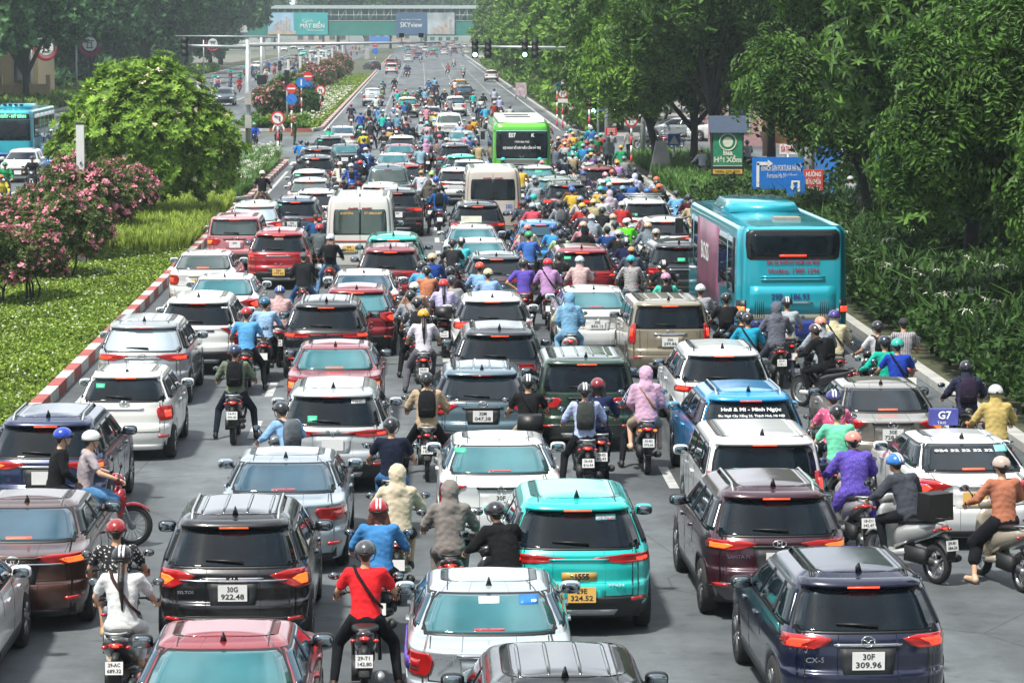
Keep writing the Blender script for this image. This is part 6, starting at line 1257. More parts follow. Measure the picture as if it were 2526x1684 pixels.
    if facing:
        y = S.front(0, 2.5).y + .03; text('CẦU GIẤY - MỸ ĐÌNH', .2, mat('led_green', (.1, .9, .3), rough=.5, emit=2), root, (0, y, 2.52), (math.pi / 2, 0, math.pi), width=1.8, bold=.006)
        P_('lower_front', S.front, [(.4, -1.1, 1.1), (.58, -1.1, 1.1)], .012, paint(low), 12, 1)
    return root
q = at(*tp('B4', 335, 190), 2.83); bus((q.x, q.y + 5.0, 0), R(1.2), 'turquoise city bus seen from behind with route writing and cream band')
q = at(*tp('R', 950, 720), 2.80); bus((q.x, q.y + 5.0, 0), 0, 'lime green electric bus with white roof among the motorbikes', H_=3.2, W_=2.52, col='#63c938', kind='green')
q = at(24, 405, 0); bus((q.x, q.y + 5.0, 0), math.pi, 'turquoise bus facing the camera on the opposite road', facing=True, H_=2.9)
# ------------------------------------------------------------------ cars, nearest first
r, P = car('suv', 'round', 'C4', 690, 1036, '#0a1434', 'navy blue SUV with round ringed tail lamps, nearest car at lower right', plate='30F/309.96', emb='M', rails=2, head=1.5); on_rear(P, r, 'CX-5', -.55, .80, .08, CHROME, .2)
r, P = car('suv', 'vlog', 'C3', 515, 603, '#10c2bb', 'bright turquoise electric taxi SUV with tan number plate', plate='!29E/324.52', emb='V', pz=.55, name='taxi_car', px=.03); sticker(P, r, .34, 1.42, .24, .06, mat('sticker_cyan', (.2, .6, .6), rough=.4)); on_rear(P, r, 'XE TAXI', .34, 1.42, .055, mat('letter_red', (.5, .03, .1), rough=.5), .2, off=.03); sticker(P, r, 0, .76, .42, .10, mat('sticker_gold', (.5, .28, .06), rough=.4)); on_rear(P, r, '1555', .03, .76, .10, INK, .17, off=.03, bold=.004); on_rear(P, r, 'VFe34', .45, .66, .06, CHROME, .2)
r, P = car('suv', 'long', 'C4', 200, 536, '#3a1222', 'dark plum SUV with glowing orange tail lamps left of the navy one', plate='30L/F33.05', emb='H', head=1.2, px=.0, lit=2, rails=1, cladcol='#4a4a50'); on_rear(P, r, 'SANTA FE', -.5, .84, .06, CHROME, .3)
r, P = car('suv', 'tri', 'C1', 1325, 700, '#14171b', 'black SUV with roof rails and deluxe lettering at lower left', plate='30G/922.48', rails=1, ribs=True, px=.0, lit=2); on_rear(P, r, 'KIA', 0, .955, .09, CHROME, .16, bold=.004); on_rear(P, r, 'SELTOS', -.55, .80, .05, CHROME, .2); on_rear(P, r, 'DELUXE', .55, .80, .05, CHROME, .2)
mb = P['S'].patch(P['S'].rear, [(.925, -.62, .62), (.945, -.62, .62)], .022, 12, 1); mb.build('chrome_bar', [CHROME], r)
r, P = car('sedan', 'wide', 'C2', 237, 330, '#97a4ae', 'silver grey saloon with blue rear glass behind the black SUV', glassk='b', lit=0, thirdlit=False, plate='')
r, P = car('sedan', 'long', 'C1', 140, 585, '#4a2a20', 'brown saloon cut by the left edge with a chrome bar', glassk='b', plate='30E/470.27', emb='T', lit=2); mb = P['S'].patch(P['S'].rear, [(.86, -.6, .6), (.88, -.6, .6)], .022, 12, 1); mb.build('chrome_bar', [CHROME], r); on_rear(P, r, 'COROLLA ALTIS', .55, .93, .05, CHROME, .36)
car('suv', 'long', 'C1', 262, 128, '#13264e', 'dark blue SUV with glass roof panel at the left kerb', lit=2, plate='', rails=1, head=-.5)
r, P = car('low', 'block', 'N', 0, 0, '#eeeeee', 'white SUV corner with black mirror at the lower left edge', world=(-5.62, 33.2, 0), head=0)
r, P = car('sedan', 'tri', 'C1', 1255, 1388, '#8e1420', 'cherry red saloon with teal rear glass at the bottom edge', glassk='t', lit=0)
r, P = car('sedan', 'block', 'C2', 1390, 1066, '#aab4ba', 'silver taxi saloon with purple side stripes and window stickers', glassk='t', lit=0, plate='', thirdlit=False, name='taxi_car', head=-.8); sticker(P, r, .0, 1.31, .22, .05, SWHT); on_rear(P, r, 'XE HỢP ĐỒNG', 0, 1.31, .045, TEAP if False else INK, .2, off=.028); sticker(P, r, .42, 1.31, .20, .07, SBLU); on_rear(P, r, '1009', .42, 1.31, .07, SWHT, .16, off=.028, bold=.003); on_rear(P, r, 'GRAND i10', -.45, .91, .06, CHROME, .3)
for sg in (-1,): fn = lambda y, z: P['S'].side(y, z, -1); P['S'].patch(fn, [(.72, -1.9, .2), (.86, -1.95, -.2)], .014, 12, 2).build('side_stripe', [mat('stripe_purple', (.12, .06, .42), rough=.4)], r)
car('suv', 'block', 'N', 1397, 1722, '#14171a', 'black people carrier with sky reflecting roof at bottom centre', rails=0, ribs=True, plate='', cladcol='#15171a')
r, P = car('sedan', 'ell', 'C2', 1445, 232, '#dfe2e2', 'white saloon with slanting red tail lamps right of the hooded rider', glassk='t', plate='30F/291.79', emb='Hh', lit=0, thirdlit=True); sticker(P, r, -.55, 1.31, .16, .05, mat('sticker_green', (.05, .5, .25), rough=.4))
STG = mat('sticker_green', (.05, .5, .25), rough=.4)
r, P = car('box', 'vert', 'C4', 135, 232, '#d9dcdc', 'white boxy SUV behind the dark plum SUV', plate='', ribs=False); sticker(P, r, -.35, 1.16, .18, .12, STG)
r, P = car('sedan', 'tri', 'C4', 1272, 222, '#dfe2e3', 'white taxi saloon with blue roof sign and blue side panels', plate='!30K/', emb='H', head=1.5, lit=1, px=-.1, name='taxi_car'); on_rear(P, r, '024 32 32 32 32', -.05, 1.30, .085, SWHT, .85, off=.028, bold=.003); on_rear(P, r, 'G7TAXI.VN', .42, 1.20, .07, SWHT, .28, off=.028); sticker(P, r, .5, 1.31, .18, .07, mat('sticker_cyan', (.2, .6, .6), rough=.4))
bxm = MB(); bxm.box((0, .45, 1.56), (.42, .16, .24)); tb = bxm.build('roof_sign', [mat('roof_sign_blue', (.05, .06, .28), rough=.4)], r, False); text('G7', .16, SWHT, tb, (0, .36, 1.59), bold=.004); text('TAXI', .06, SWHT, tb, (-.04, .36, 1.48))
b_ = P['S'].patch(P['S'].rear, [(.45, -.86, -.70), (.95, -.86, -.72)], .012, 3, 3); b_.build('rear_corner_panel', [mat('taxi_blue', (.02, .10, .42), rough=.35)], r)
fn = lambda y, z: P['S'].side(y, z, -1); P['S'].patch(fn, [(.5, -2.1, .4), (.95, -2.1, -1.2)], .014, 12, 3).build('side_panel', [mat('taxi_blue', (.02, .10, .42), rough=.35)], r)
r, P = car('sedan', 'tri', 'B4', 985, 1288, '#86827a', 'champagne grey saloon beside the right kerb', plate='30E/728.27', emb='T', lit=2, head=-.5, nofin=False)
r, P = car('suv', 'long', 'B3', 1822, 1378, '#1a96dc', 'bright blue SUV with white slogan on the rear window', rails=1, plate='', emb='O', head=1.); on_rear(P, r, 'Hnil & Mi - Minh Ngọc', 0, 1.38, .09, SWHT, .95, off=.028, bold=.002); on_rear(P, r, 'Đc: Ngõ Cây Xăng 26, Thạch Hoà, Hà Nội', 0, 1.29, .06, SWHT, 1.05, off=.028); on_rear(P, r, 'Hotline: 0961.597.021', .0, 1.21, .06, SWHT, .6, off=.028)
r, P = car('suv', 'bar', 'B3', 1638, 1070, '#d5dadc', 'pearl white electric SUV with a black lamp bar behind the green one', emb='V', plate='', mcol='#2a2c2e', rails=2)
r, P = car('box', 'wide', 'B3', 692, 1126, '#2c4638', 'dark green family car with silver roof ribs', ribs=True, lit=1, cladcol='#26302b')
r, P = car('box', 'vert', 'B3', 1265, 722, '#8f8672', 'champagne gold off-roader with upright red lamps', ribs=True, plate='29A/299.86', emb='T', head=1., mcol='#8f8672', cladcol='#8f8672'); on_rear(P, r, 'TXL', .6, .96, .05, CHROME, .12)
r, P = car('sedan', 'round', 'B3', 745, 622, '#dcdfdf', 'white luxury saloon with star badge behind the blue hooded rider', glassk='t', plate='30E/850.12', emb='S', lit=0)
r, P = car('low', 'tri', 'B2', 1650, 1204, '#5c7480', 'blue grey crossover with silver rails, number 30M 047.38', rails=2, ribs=True, plate='30M/047.38', emb='T', lit=0)
r, P = car('suv', 'bar', 'B2', 1772, 930, '#20242c', 'black SUV with a full width red light bar', ribs=False, rails=0, plate='')
r, P = car('low', 'round', 'B2', 1722, 694, '#dfe2e2', 'white rounded crossover right of the motorbike top box', plate='', lit=1, mcol='#dfe2e2')
r, P = car('suv', 'vlog', 'B2', 620, 1352, '#b4bbbe', 'silver white SUV with contract sticker in the rear window', emb='V', thirdlit=False, plate=''); sticker(P, r, .40, 1.43, .22, .06, SWHT); on_rear(P, r, 'XE HỢP ĐỒNG', .40, 1.43, .05, INK, .2, off=.03); sticker(P, r, -.32, 1.18, .15, .09, STG); on_rear(P, r, 'LIMO GREEN', .55, .80, .05, CHROME, .3)
r, P = car('sedan', 'block', 'B2', 635, 1016, '#8c1626', 'crimson saloon with toys on the parcel shelf', glassk='t', lit=2); 
r, P = car('suv', 'bar', 'B2', 573, 734, '#17191f', 'black people carrier with KIA badge and tan plate', rails=1, ribs=True, plate='!30H/708.02', px=.0, pz=.74); on_rear(P, r, 'KIA', 0, .95, .07, CHROME, .2, bold=.005)
car('low', 'tri', 'B2', 782, 632, '#8c1424', 'red hatchback mostly hidden behind the black people carrier', lit=1, glassk='t')
r, P = car('sedan', 'tri', 'B2', 832, 505, '#d9dddd', 'white saloon with dark roof fin left of the red crossover', glassk='b', lit=2)
r, P = car('suv', 'long', 'B2', 1017, 350, '#7c1322', 'red crossover with ribbed roof behind the turquoise taxi', ribs=True, emb='MI', plate='')
r, P = car('suv', 'vlog', 'B2', 1037, 266, '#12b8a4', 'turquoise taxi partly hidden behind the red crossover', plate='', name='taxi_car'); sticker(P, r, .42, 1.43, .22, .05, SWHT)
r, P = car('suv', 'long', 'B1', 990, 876, '#9aa0a4', 'silver SUV with white filmed rear window by the red white kerb', glassk='s', ribs=True, plate='30G/182.60', emb='T', px=0, cladcol='#9aa0a4', thirdlit=False)
r, P = car('hatch', 'block', 'B1', 868, 1222, '#dfdfda', 'small white hatchback with mast aerial beside the kerb', emb='H', plate=None, cladcol='#dfdfda'); sticker(P, r, -.42, 1.27, .15, .07, STG)
r, P = car('suv', 'ell', 'B1', 1367, 704, '#dcdedc', 'white people carrier with slanting red lamps and MAX lettering', ribs=True, plate=None); on_rear(P, r, 'MAX', .55, 1.42, .06, SWHT, .16, off=.03)
car('sedan', 'tri', 'B1', 1548, 534, '#dcdfdf', 'white saloon with red sticker inside the teal rear glass', glassk='t', lit=1)
r, P = car('sedan', 'block', 'B1', 1412, 368, '#d6d8d6', 'white saloon with a sunshade folded in the rear window', glassk='g', lit=1, plate='!30E/', px=-.1)
r, P = car('box', 'wide', 'B1', 1622, 124, '#c9858c', 'pale pink boxy electric car beside the kerb', emb='V', lit=2, plate='30H/', cladcol='#2a2628', glassk='g')
r, P = car('suv', 'vlog', 'B2', 247, 234, '#9c1220', 'bright red electric SUV with yellow plate 36H 177.65', emb='V', plate='!36H/177.65', pz=.52); sticker(P, r, .0, 1.42, .24, .06, SWHT); on_rear(P, r, 'XE HỢP ĐỒNG', 0, 1.42, .05, INK, .21, off=.03)
r, P = car('suv', 'tri', 'B1', 1757, 36, '#dadddb', 'white SUV with silver screen in its rear window by the kerb', glassk='s', ribs=True)
r, P = car('suv', 'vlog', 'A2', 360, 1404, '#3c5064', 'steel blue SUV with white plate left of the white minibus', emb='V', plate='35Q/008.16', px=-.1, rails=2); sticker(P, r, -.52, 1.42, .15, .05, STG)
r, P = car('van', 'tall', 'A2', 806, 1450, '#c9c6c2', 'white minibus with red stripe and curtained rear windows', glassk='g', ribs=True, plate='!29B/102.52', px=-.32, pz=.98, cladcol='#8a8a88', lit=0, thirdlit=False, group='white minibuses'); on_rear(P, r, 'XE HỢP ĐỒNG', -.38, 1.99, .09, PYEL, .38, off=.03); on_rear(P, r, 'ĐT: 0988.333.877', .38, 1.99, .09, PYEL, .5, off=.03)
S = P['S']; S.patch(S.rear, [(1.16, -.86, .86), (1.22, -.86, .86)], .012, 14, 1).build('red_stripe', [KRED], r)
car('suv', 'long', 'T', 1500, 640, '#181c24', 'black SUV half hidden to the right of the white minibus', px=0, plate='30A/'); car('suv', 'long', 'T', 1275, 562, '#c8c4bc', 'pale SUV roof showing above the white minibus', ribs=True)
r, P = car('pickup', 'hil', 'T', 1376, 326, '#47626a', 'slate grey pickup truck with black load cover', glassk='g', lit=0, ribs=False)
car('low', 'tri', 'T', 1592, 288, '#8c2a24', 'red hatchback hidden behind the grey pickup'); car('sedan', 'wide', 'T', 1442, 128, '#b9bfc0', 'silver saloon ahead of the grey pickup', glassk='t', lit=0)
car('sedan', 'tri', 'Q', 872, 976, '#a02030', 'red saloon whose roof shows behind the white crossover', glassk='t', lit=0); car('low', 'round', 'Q', 905, 846, '#dcdcda', 'white crossover with oval rear window in the middle of the queue', lit=0)
car('suv', 'block', 'T', 412, 182, '#39404a', 'dark SUV with light roof near the median tip', ribs=True); car('suv', 'block', 'T', 445, 66, '#2b2f35', 'dark SUV with black spoiler at the median tip', ribs=False); r, P = car('sedan', 'wide', 'P', 1972, 1103, '#233036', 'dark saloon with bright teal rear glass', glassk='t', plate='', lit=0)
r, P = car('suv', 'wide', 'P', 1662, 970, '#46525a', 'grey crossover crossing by the traffic policeman', lit=0); sticker(P, r, -.45, 1.42, .2, .08, STG)
car('sedan', 'wide', 'P', 1920, 748, '#e0e0dc', 'cream white luxury saloon entering the crossing', glassk='b', lit=0)
r, P = car('low', 'block', 'T', 330, 370, '#cfd2cf', 'white SUV with green window sticker near the kerb end', ribs=True); sticker(P, r, -.45, 1.32, .2, .07, STG)
car('low', 'wide', 'T', 340, 484, '#d0cfcb', 'white crossover with grey rear glass near the kerb end', glassk='g'); r, P = car('low', 'vlog', 'T', 422, 640, '#d6d8d6', 'white electric SUV with black rear glass behind the steel blue one', rails=2); sticker(P, r, .5, 1.32, .2, .05, SWHT)
r, P = car('suv', 'tri', 'Q', 1000, 172, '#d8d6cc', 'white SUV with a spare wheel on its tailgate', lit=0, glassk='t'); S = P['S']; sw = MB(); sw.lathe([(.36, -.1), (.38, -.2), (.34, -.26), (.1, -.27)], (0, S.rear(0, .8).y + .02, .86), 'Y', 24); sw.build('spare_wheel', [RUB], r)
car('sedan', 'bar', 'Q', 1402, 318, '#b5b8b8', 'silver white saloon left of the white pickup', lit=0); r, P = car('pickup', 'hil', 'Q', 1715, 456, '#d6d8d6', 'white pickup truck with maker name across the tailgate', glassk='g', lit=1); on_rear(P, r, 'TOYOTA', -.02, .88, .19, INK, .95, bold=.004)
car('suv', 'wide', 'Q', 1822, 156, '#d9dad6', 'white seven seat SUV ahead of the white pickup', glassk='b', lit=1, rails=1); car('suv', 'wide', 'V', 1442, 912, '#20292c', 'black SUV between the yellow taxi and the white SUV', glassk='b', lit=0, rails=1)
car('suv', 'block', 'V', 1372, 822, '#d99a1c', 'yellow taxi far ahead in the right lanes', glassk='g', name='taxi_car', lit=0); car('low', 'wide', 'V', 1838, 680, '#d5d6d2', 'white SUV driving alone near the far right kerb', lit=1); car('suv', 'wide', 'V', 385, 582, '#cfcac6', 'white SUV with brake lights lit on the far left lane', lit=1); car('suv', 'wide', 'V', 372, 512, '#8c2f30', 'red SUV directly ahead of the far white SUV', lit=1)
car('sedan', 'wide', 'V', 630, 452, '#d0d3d1', 'white saloon alone in the far middle lane', lit=0); car('low', 'wide', 'V', 160, 545, '#23282c', 'dark car turning at the far median opening', lit=0, head=25)
car('suv', 'block', 'A2', 892, 622, '#b8bdc0', 'silver people carrier beside the far median kerb', glassk='s', lit=0); car('sedan', 'wide', 'Q', 1935, 742, '#8fa9a8', 'pale teal saloon behind the lone bus lane riders', glassk='t', lit=0)
car('suv', 'bar', 'Q', 1812, 992, '#2c3440', 'charcoal SUV left of the green bus', rails=1, lit=0); r, P = car('low', 'vlog', 'Q', 1925, 1180, '#19c2a8', 'turquoise taxi behind the beige minibus', name='taxi_car', lit=0); car('sedan', 'wide', 'Q', 2065, 1250, '#d7d9d7', 'white saloon roof in front of the turquoise taxi')
r, P = car('low', 'vlog', 'Q', 1845, 1416, '#d5d8d8', 'white electric SUV with red lamp band left of the beige minibus', lit=1, emb=None)
r, P = car('van', 'tall', 'A2', 1725, 1240, '#c5bbaf', 'weathered beige minibus with blue number on its door', glassk='d', lit=0, group='white minibuses', thirdlit=False, cladcol='#a59c90', nofin=True); BLI = mat('letter_blue', (.04, .12, .4), rough=.6); on_rear(P, r, '29D', .55, 1.16, .2, BLI, .24, bold=.004); on_rear(P, r, '100.79', .55, .95, .2, BLI, .38, bold=.004)
r, P = car('suv', 'bar', 'A2', 1620, 1436, '#20242a', 'black SUV with vivid red lamp bar ahead of the pale taxi', lit=1); r, P = car('sedan', 'block', 'B2', 1582, 184, '#c3cacd', 'silver taxi saloon with a pale roof sign', glassk='t', lit=0, name='taxi_car'); bxm = MB(); bxm.box((0, .5, 1.55), (.62, .16, .18)); bxm.build('roof_sign', [CRM], r, False)
car('sedan', 'wide', 'B2', 1640, 280, '#c9cbc8', 'silver saloon beside the rider in the aqua shirt', glassk='t', lit=0); car('low', 'bar', 'B2', 1750, 400, '#4b565b', 'dark grey SUV in front of the rounded white crossover', rails=1, lit=2)
r, P = car('low', 'tri', 'S', 352, 202, '#dfe2e2', 'white premium SUV with large green tinted rear window', glassk='t', lit=1, thirdlit=False); sticker(P, r, .05, 1.30, .3, .12, STG)
car('suv', 'tri', 'S', 590, 362, '#7f8f8a', 'grey green SUV left of the black ribbed SUV', glassk='t', lit=0); r, P = car('suv', 'long', 'S', 742, 436, '#1c2024', 'black SUV with chrome bar and roof rails in the riders crowd', emb='T', rails=1, ribs=True, plate='', lit=1)
car('suv', 'wide', 'S', 1165, 218, '#7a1f22', 'dark red SUV with brown rear glass near the right corner', lit=0); car('low', 'tri', 'S', 1392, 388, '#d2d4d2', 'white compact SUV with an amber indicator lit', lit=2)
r, P = car('suv', 'bar', 'S', 1792, 668, '#c5cbcf', 'pale silver SUV with cross bars on its roof', rails=1, lit=1, thirdlit=False); sticker(P, r, -.4, 1.16, .16, .08, STG)
for y_ in (-.9, .2): m_ = MB(); m_.tube([(-.66, y_, 1.72), (.66, y_, 1.72)], .025, 6); m_.build('cross_bar', [STEEL], r)
r, P = car('low', 'long', 'S', 2047, 908, '#d6d9d9', 'white compact SUV with glowing orange tail lamps by the blue bus', lit=2, emb='H', head=-1)
r, P = car('suv', 'block', 'S', 2235, 1250, '#23282a', 'black people carrier turned beside the front of the blue bus', head=-7 if False else 3, lit=0, thirdlit=False); sticker(P, r, 0, 1.2, .2, .09, STG)
r, P = car('suv', 'vlog', 'S', 940, 1318, '#8c1424', 'dark red electric SUV with green window sticker in the riders crowd', emb=None, lit=1); sticker(P, r, -.38, 1.38, .18, .07, STG); r, P = car('hatch', 'vert', 'S', 392, 950, '#2487c4', 'small sky blue hatchback among the riders', glassk='b', lit=1, cladcol='#2487c4')
# opposite road
OPP = 'cars on the opposite road'
def opp(sty, px, py, col, lab, gk='d', hd=180, **k):
    q = at(px, py, 0); return car(sty, 'wide', 'N', 0, 0, col, lab, world=(q.x, q.y + STY[sty]['L'] / 2, 0), head=hd, glassk=gk, front=True, group=OPP, lit=0, **k)
opp('low', 44, 452, '#c9ccca', 'silver white SUV facing the camera beside the pink blossoms', plate='30K/'); opp('hatch', 124, 437, '#1f7fd0', 'small bright blue hatchback facing the camera behind the blossoms'); opp('sedan', -8, 372, '#b9bcbc', 'silver car peeping behind the bus lane at the left edge')
opp('low', 632, 175, '#c9c2b2', 'cream covered car parked under trees by the far opposite kerb', hd=170); opp('suv', 552, 262, '#3c4a58', 'dark car glimpsed between the frangipani and the mast')
OP = [(722, 152, 'sedan', '#5c666c', 'grey saloon'), (748, 141, 'sedan', '#22b8aa', 'turquoise taxi'), (717, 162, 'low', '#23272b', 'black SUV'), (765, 165, 'suv', '#2b2f33', 'dark SUV'), (786, 150, 'sedan', '#c5c9c9', 'white saloon'), (803, 144, 'sedan', '#5fa3ad', 'pale teal taxi'), (771, 134, 'low', '#b8bcbc', 'silver SUV'), (742, 128, 'sedan', '#9aa0a0', 'grey taxi'), (794, 134, 'sedan', '#d0d0cc', 'white taxi'), (815, 140, 'suv', '#8d9496', 'grey SUV'), (724, 122, 'suv', '#c8c8c4', 'white SUV'), (757, 119, 'sedan', '#3f5a7a', 'blue saloon'), (786, 121, 'sedan', '#b3403c', 'red saloon'), (700, 128, 'sedan', '#d8d6cc', 'cream saloon')]
for i, (x, y, st, c, nm) in enumerate(OP): opp(st, x, y, c, f'{nm} in the hazy jam on the opposite road, {ORD[i % 12]} row of it')
FR = [(1020, 136, 'sedan', '#8c3a38'), (1050, 130, 'suv', '#c9ccca'), (1072, 126, 'sedan', '#2aa68a'), (1093, 126, 'low', '#46525a'), (1112, 124, 'sedan', '#d0cfc8'), (1130, 122, 'suv', '#7d8a90'), (1040, 122, 'low', '#c4c8c4'), (1062, 119, 'sedan', '#5a6a74'), (1085, 118, 'sedan', '#b84a40'), (1105, 117, 'suv', '#c8c8c0'), (1128, 116, 'sedan', '#3aa08c'), (1148, 120, 'low', '#a8acac')]
for i, (x, y, st, c) in enumerate(FR):
    q = at(x, y, 0); car(st, 'wide', 'N', 0, 0, c, f'{colname(c)} car waiting at the far junction, {ORD[i]} of that hazy cluster', world=(q.x, q.y + 2.2, 0), lit=i % 2, group='hazy cars at the far junction')
FR2 = [(1010, 146, 'sedan', '#a8acac'), (1032, 148, 'suv', '#3c4650'), (1150, 134, 'sedan', '#c8c8c4'), (1070, 138, 'low', '#8c3030'), (1096, 136, 'sedan', '#d4d4d0'), (1120, 133, 'suv', '#2c3034'), (1006, 126, 'low', '#5c7c8c'), (1018, 118, 'sedan', '#c8ccca'), (1045, 113, 'suv', '#8c9498'), (1070, 112, 'low', '#2c9c8c'), (1095, 111, 'sedan', '#b0b4b4'), (1118, 110, 'suv', '#983c34'), (1015, 110, 'sedan', '#6c747c'), (990, 120, 'sedan', '#c0c4c4')]
for i, (x, y, st, c) in enumerate(FR2):
    q = at(x, y, 0); car(st, 'wide', 'N', 0, 0, c, f'{colname(c)} vehicle held under the footbridge, {ORD[i]} of the outer group', world=(q.x, q.y + 2.2, 0), lit=i % 2, group='hazy cars at the far junction')
# ------------------------------------------------------------------ riders, nearest first
K = '#15171c'; WT = '#d4d8d8'
H = lambda c, k='half', n=None: (k, c) if n is None else (k, c, n)
DR = dict
rider('C2', 690, 772, ('tee', '#d8262c'), H('#3c3f42', n='grey'), bk=('wave', '#24262a'), pk='stop', strap=K, plate='29-T1/142.80', d='bright red polo shirt', shoe='#3a2a22', bd='dusty')
rider('C2', 765, 538, ('long', '#3f7cb4'), H('#a01820', 'stripe', 'red and white'), hair='bob', hc=1, bk=('sc', '#17191d'), skin=1, d='blue sweater with auburn hair')
rider('C2', 872, 340, ('hood', '#beb39c'), None, legs=('short', K), bk=('sc', '#b8b09a'), skin=1, d='cream windcheater')
rider('C2', 838, 72, ('tee', '#151c2e'), H('#1c1e20', n='matt black'), legs=('slim', '#34618c'), bk=('sc', '#1c1d20'), d='navy T-shirt and blue jeans')
rider('C2', 1170, 430, ('hood', '#7a7470'), None, legs=('slim', '#7a7470'), bk=('sc', '#35191a'), lit=1, plate='89-F1/137.24', d='grey sun suit')
rider('C2', 1490, 570, ('coat', '#121316'), H('#1a1b1e', n='small black'), legs=('slim', K), bk=('sc', '#2a2c30'), pk='lean', hd=22, plate='29-X5/052.22', d='loose black jacket')
rider('C2', 272, -6, ('long', '#7fa6cc'), H('#202224', n='round black'), legs=('slim', '#22303c'), bk=('sc', '#7a7f82'), pk='lean', hd=30, pack='#5f666c', d='sky blue long shirt')
rider('C1', 686, 803, ('tee', '#ccd0d0'), H('#17181b', 'stripe', 'black chequered'), legs=('slim', '#c8cac8'), bk=('maxi', '#4a4c4e'), hair='pony', skin=1, lit=1, plate='29-AC/689.32', d='white dress and long ponytail', shoe='#b8926e', strap='#3a2622', bd='grey')
rider('C1', 655, 650, ('tee', '#2c2c30', 'dots', '#c8c8c4', 26.), H('#8c1414', n='red'), legs=('short', '#18191c'), bk=('sc', '#a8b4bc'), d='black and white patterned vest', shoe='#b8926e', pas=None, hd=4)
rider('C1', 468, 140, ('tee', '#9d959b'), H('#c9cccc', n='large white'), legs=('slim', '#4e7ca6'), bk=('wave', '#9c1420'), hd=-74, skin=1, d='grey lilac polo shirt', pas=DR(top=('long', '#15161a'), helm=H('#1a3aa8'), legs=('slim', K), d='black tracksuit top'), bd='glossy')
rider('B1', 1620, 985, ('long', '#6a7462'), H('#1c2c50', n='dark blue'), legs=('slim', '#1a2030'), bk=('sc', '#222428'), pk='stop', pack='#17181b', plate='14-X1/393.40', lit=1, d='olive green shirt')
rider('B1', 1700, 725, ('tee', '#3f8fca', 'stripe', '#7ab4dc', 18.), H('#a01c20', n='red'), bk=('sc', '#26282a'), pk='stop', lit=1, d='blue striped shirt, bare arms', plate='61-T4/118.20')
rider('B1', 1828, 655, ('long', '#8fb2d4'), H('#1c5a78', n='dark teal'), bk=('sc', '#3a3c40'), pk='ride', d='pale blue office shirt')
rider('B1', 1930, 578, ('hood', '#c0a0a0'), H('#20408c', 'stripe', 'blue striped'), bk=('sc', '#c8c8c4'), plate='29-X6/120.2', d='dusty pink jacket')
rider('B2', 415, 340, ('coat', '#1d1f22'), H('#4a5a60', 'cap', 'grey teal'), legs=('slim', '#2f5484'), bk=('wave', '#26282c'), pk='stop', d='dark jacket and jeans')
rider('B2', 600, 218, ('long', '#23242a'), H('#b8c4cc', n='pale silver'), legs=('slim', '#5478a0'), bk=('sc', '#8c2f1c'), hair='long', hc=1, lit=1, pack='#17181b', plate='30-K2/717.1', d='dark top and very long brown hair', pk='stop')
rider('B2', 524, 148, ('coat', '#5a6266'), H('#c01c20', n='bright red'), bk=('sc', '#2a2c30'), d='slate grey jacket')
rider('B2', 500, 75, ('long', '#234a78'), None, hair='short', bk=('sc', '#3a3c40'), hc=1, d='dark blue shirt, hair clipped up')
rider('A2', 130, 1178, ('tee', '#15161a'), H('#c9c4b4', n='cream'), legs=('slim', '#a89e88'), bk=('wave', '#2a2628'), d='black T-shirt beside the flower kerb', pk='stop')
rider('B2', 1268, 1175, ('coat', '#b09c82'), H('#222427', n='dark grey'), bk=('wave', '#1f2023'), pk='stop', pack='#1b1c1f', plate='88-K5/1554', d='tan jacket')
rider('B2', 1245, 738, ('tee', '#c9c6d0'), H('#d09a10', n='yellow'), legs=('wide', '#5c5c66'), hair='pony', bk=('sc', '#1c1d21'), lit=1, plate='29-G1/747.46', skin=1, d='white T-shirt and black ponytail', pk='half')
rider('B2', 1200, 655, ('tee', '#3c3e44', 'dots', '#b8b8b8', 22.), H('#2a2a2c', n='black bull badge'), bk=('sc', '#26282c'), d='camouflage shirt and vest', pk='half', pack='#24262a')
rider('B2', 1155, 608, ('long', '#8a929c'), H('#1a1c1f', n='black'), bk=('sc', '#35373b'), d='grey blue shirt', strap='#8a5a3a')
rider('B2', 1182, 550, ('long', '#a88878'), H('#c8c4bc', n='off white'), bk=('sc', '#4a4c50'), d='taupe top')
rider('B2', 1385, 530, ('hood', '#b4aed0'), H('#c41c1c', n='red sport'), hair='pony', bk=('sc', '#23252a'), topbox=True, plate='23-A1/318.81', d='lilac top, ahead of the black luggage box')
rider('B2', 1440, 505, ('long', '#8a8c90'), H('#26303c', n='slate'), bk=('sc', '#33353a'), d='ash grey top')
rider('B2', 1268, 440, ('tee', '#b87858', 'dots', '#a06848', 18.), H('#1c1c1e', n='black with visor'), bk=('sc', '#2a2c30'), d='rust patterned shirt')
rider('B2', 1235, 405, ('tee', '#4f9fd0'), H('#202226', 'full', 'full black'), bk=('sc', '#2a2c30'), d='light blue T-shirt, bulky')
rider('B2', 1305, 350, ('coat', '#1c3c80'), H('#c8a880', n='tan'), bk=('sc', '#303238'), d='royal blue jacket with high collar')
rider('B2', 1505, 243, ('tee', '#46b8c4'), H('#1c1e21', 'stripe', 'black and red'), bk=('wave', '#2a2c30'), lit=1, pk='stop', d='aqua T-shirt')
rider('B2', 1445, 250, ('tee', '#2c2c30'), H('#24262a', n='plain black'), bk=('sc', '#3a3c40'), d='dark shirt in front of the aqua shirt')
rider('B2', 1432, 445, ('long', '#38242c'), H('#17191c', 'full', 'glossy black full'), bk=('sc', '#5a1a1c'), lit=1, d='dark maroon top')
rider('B2', 1634, 412, ('long', '#7ea6d0'), H('#c8401c', n='orange red'), bk=('sc', '#23252a'), d='light blue office shirt', pk='stop')
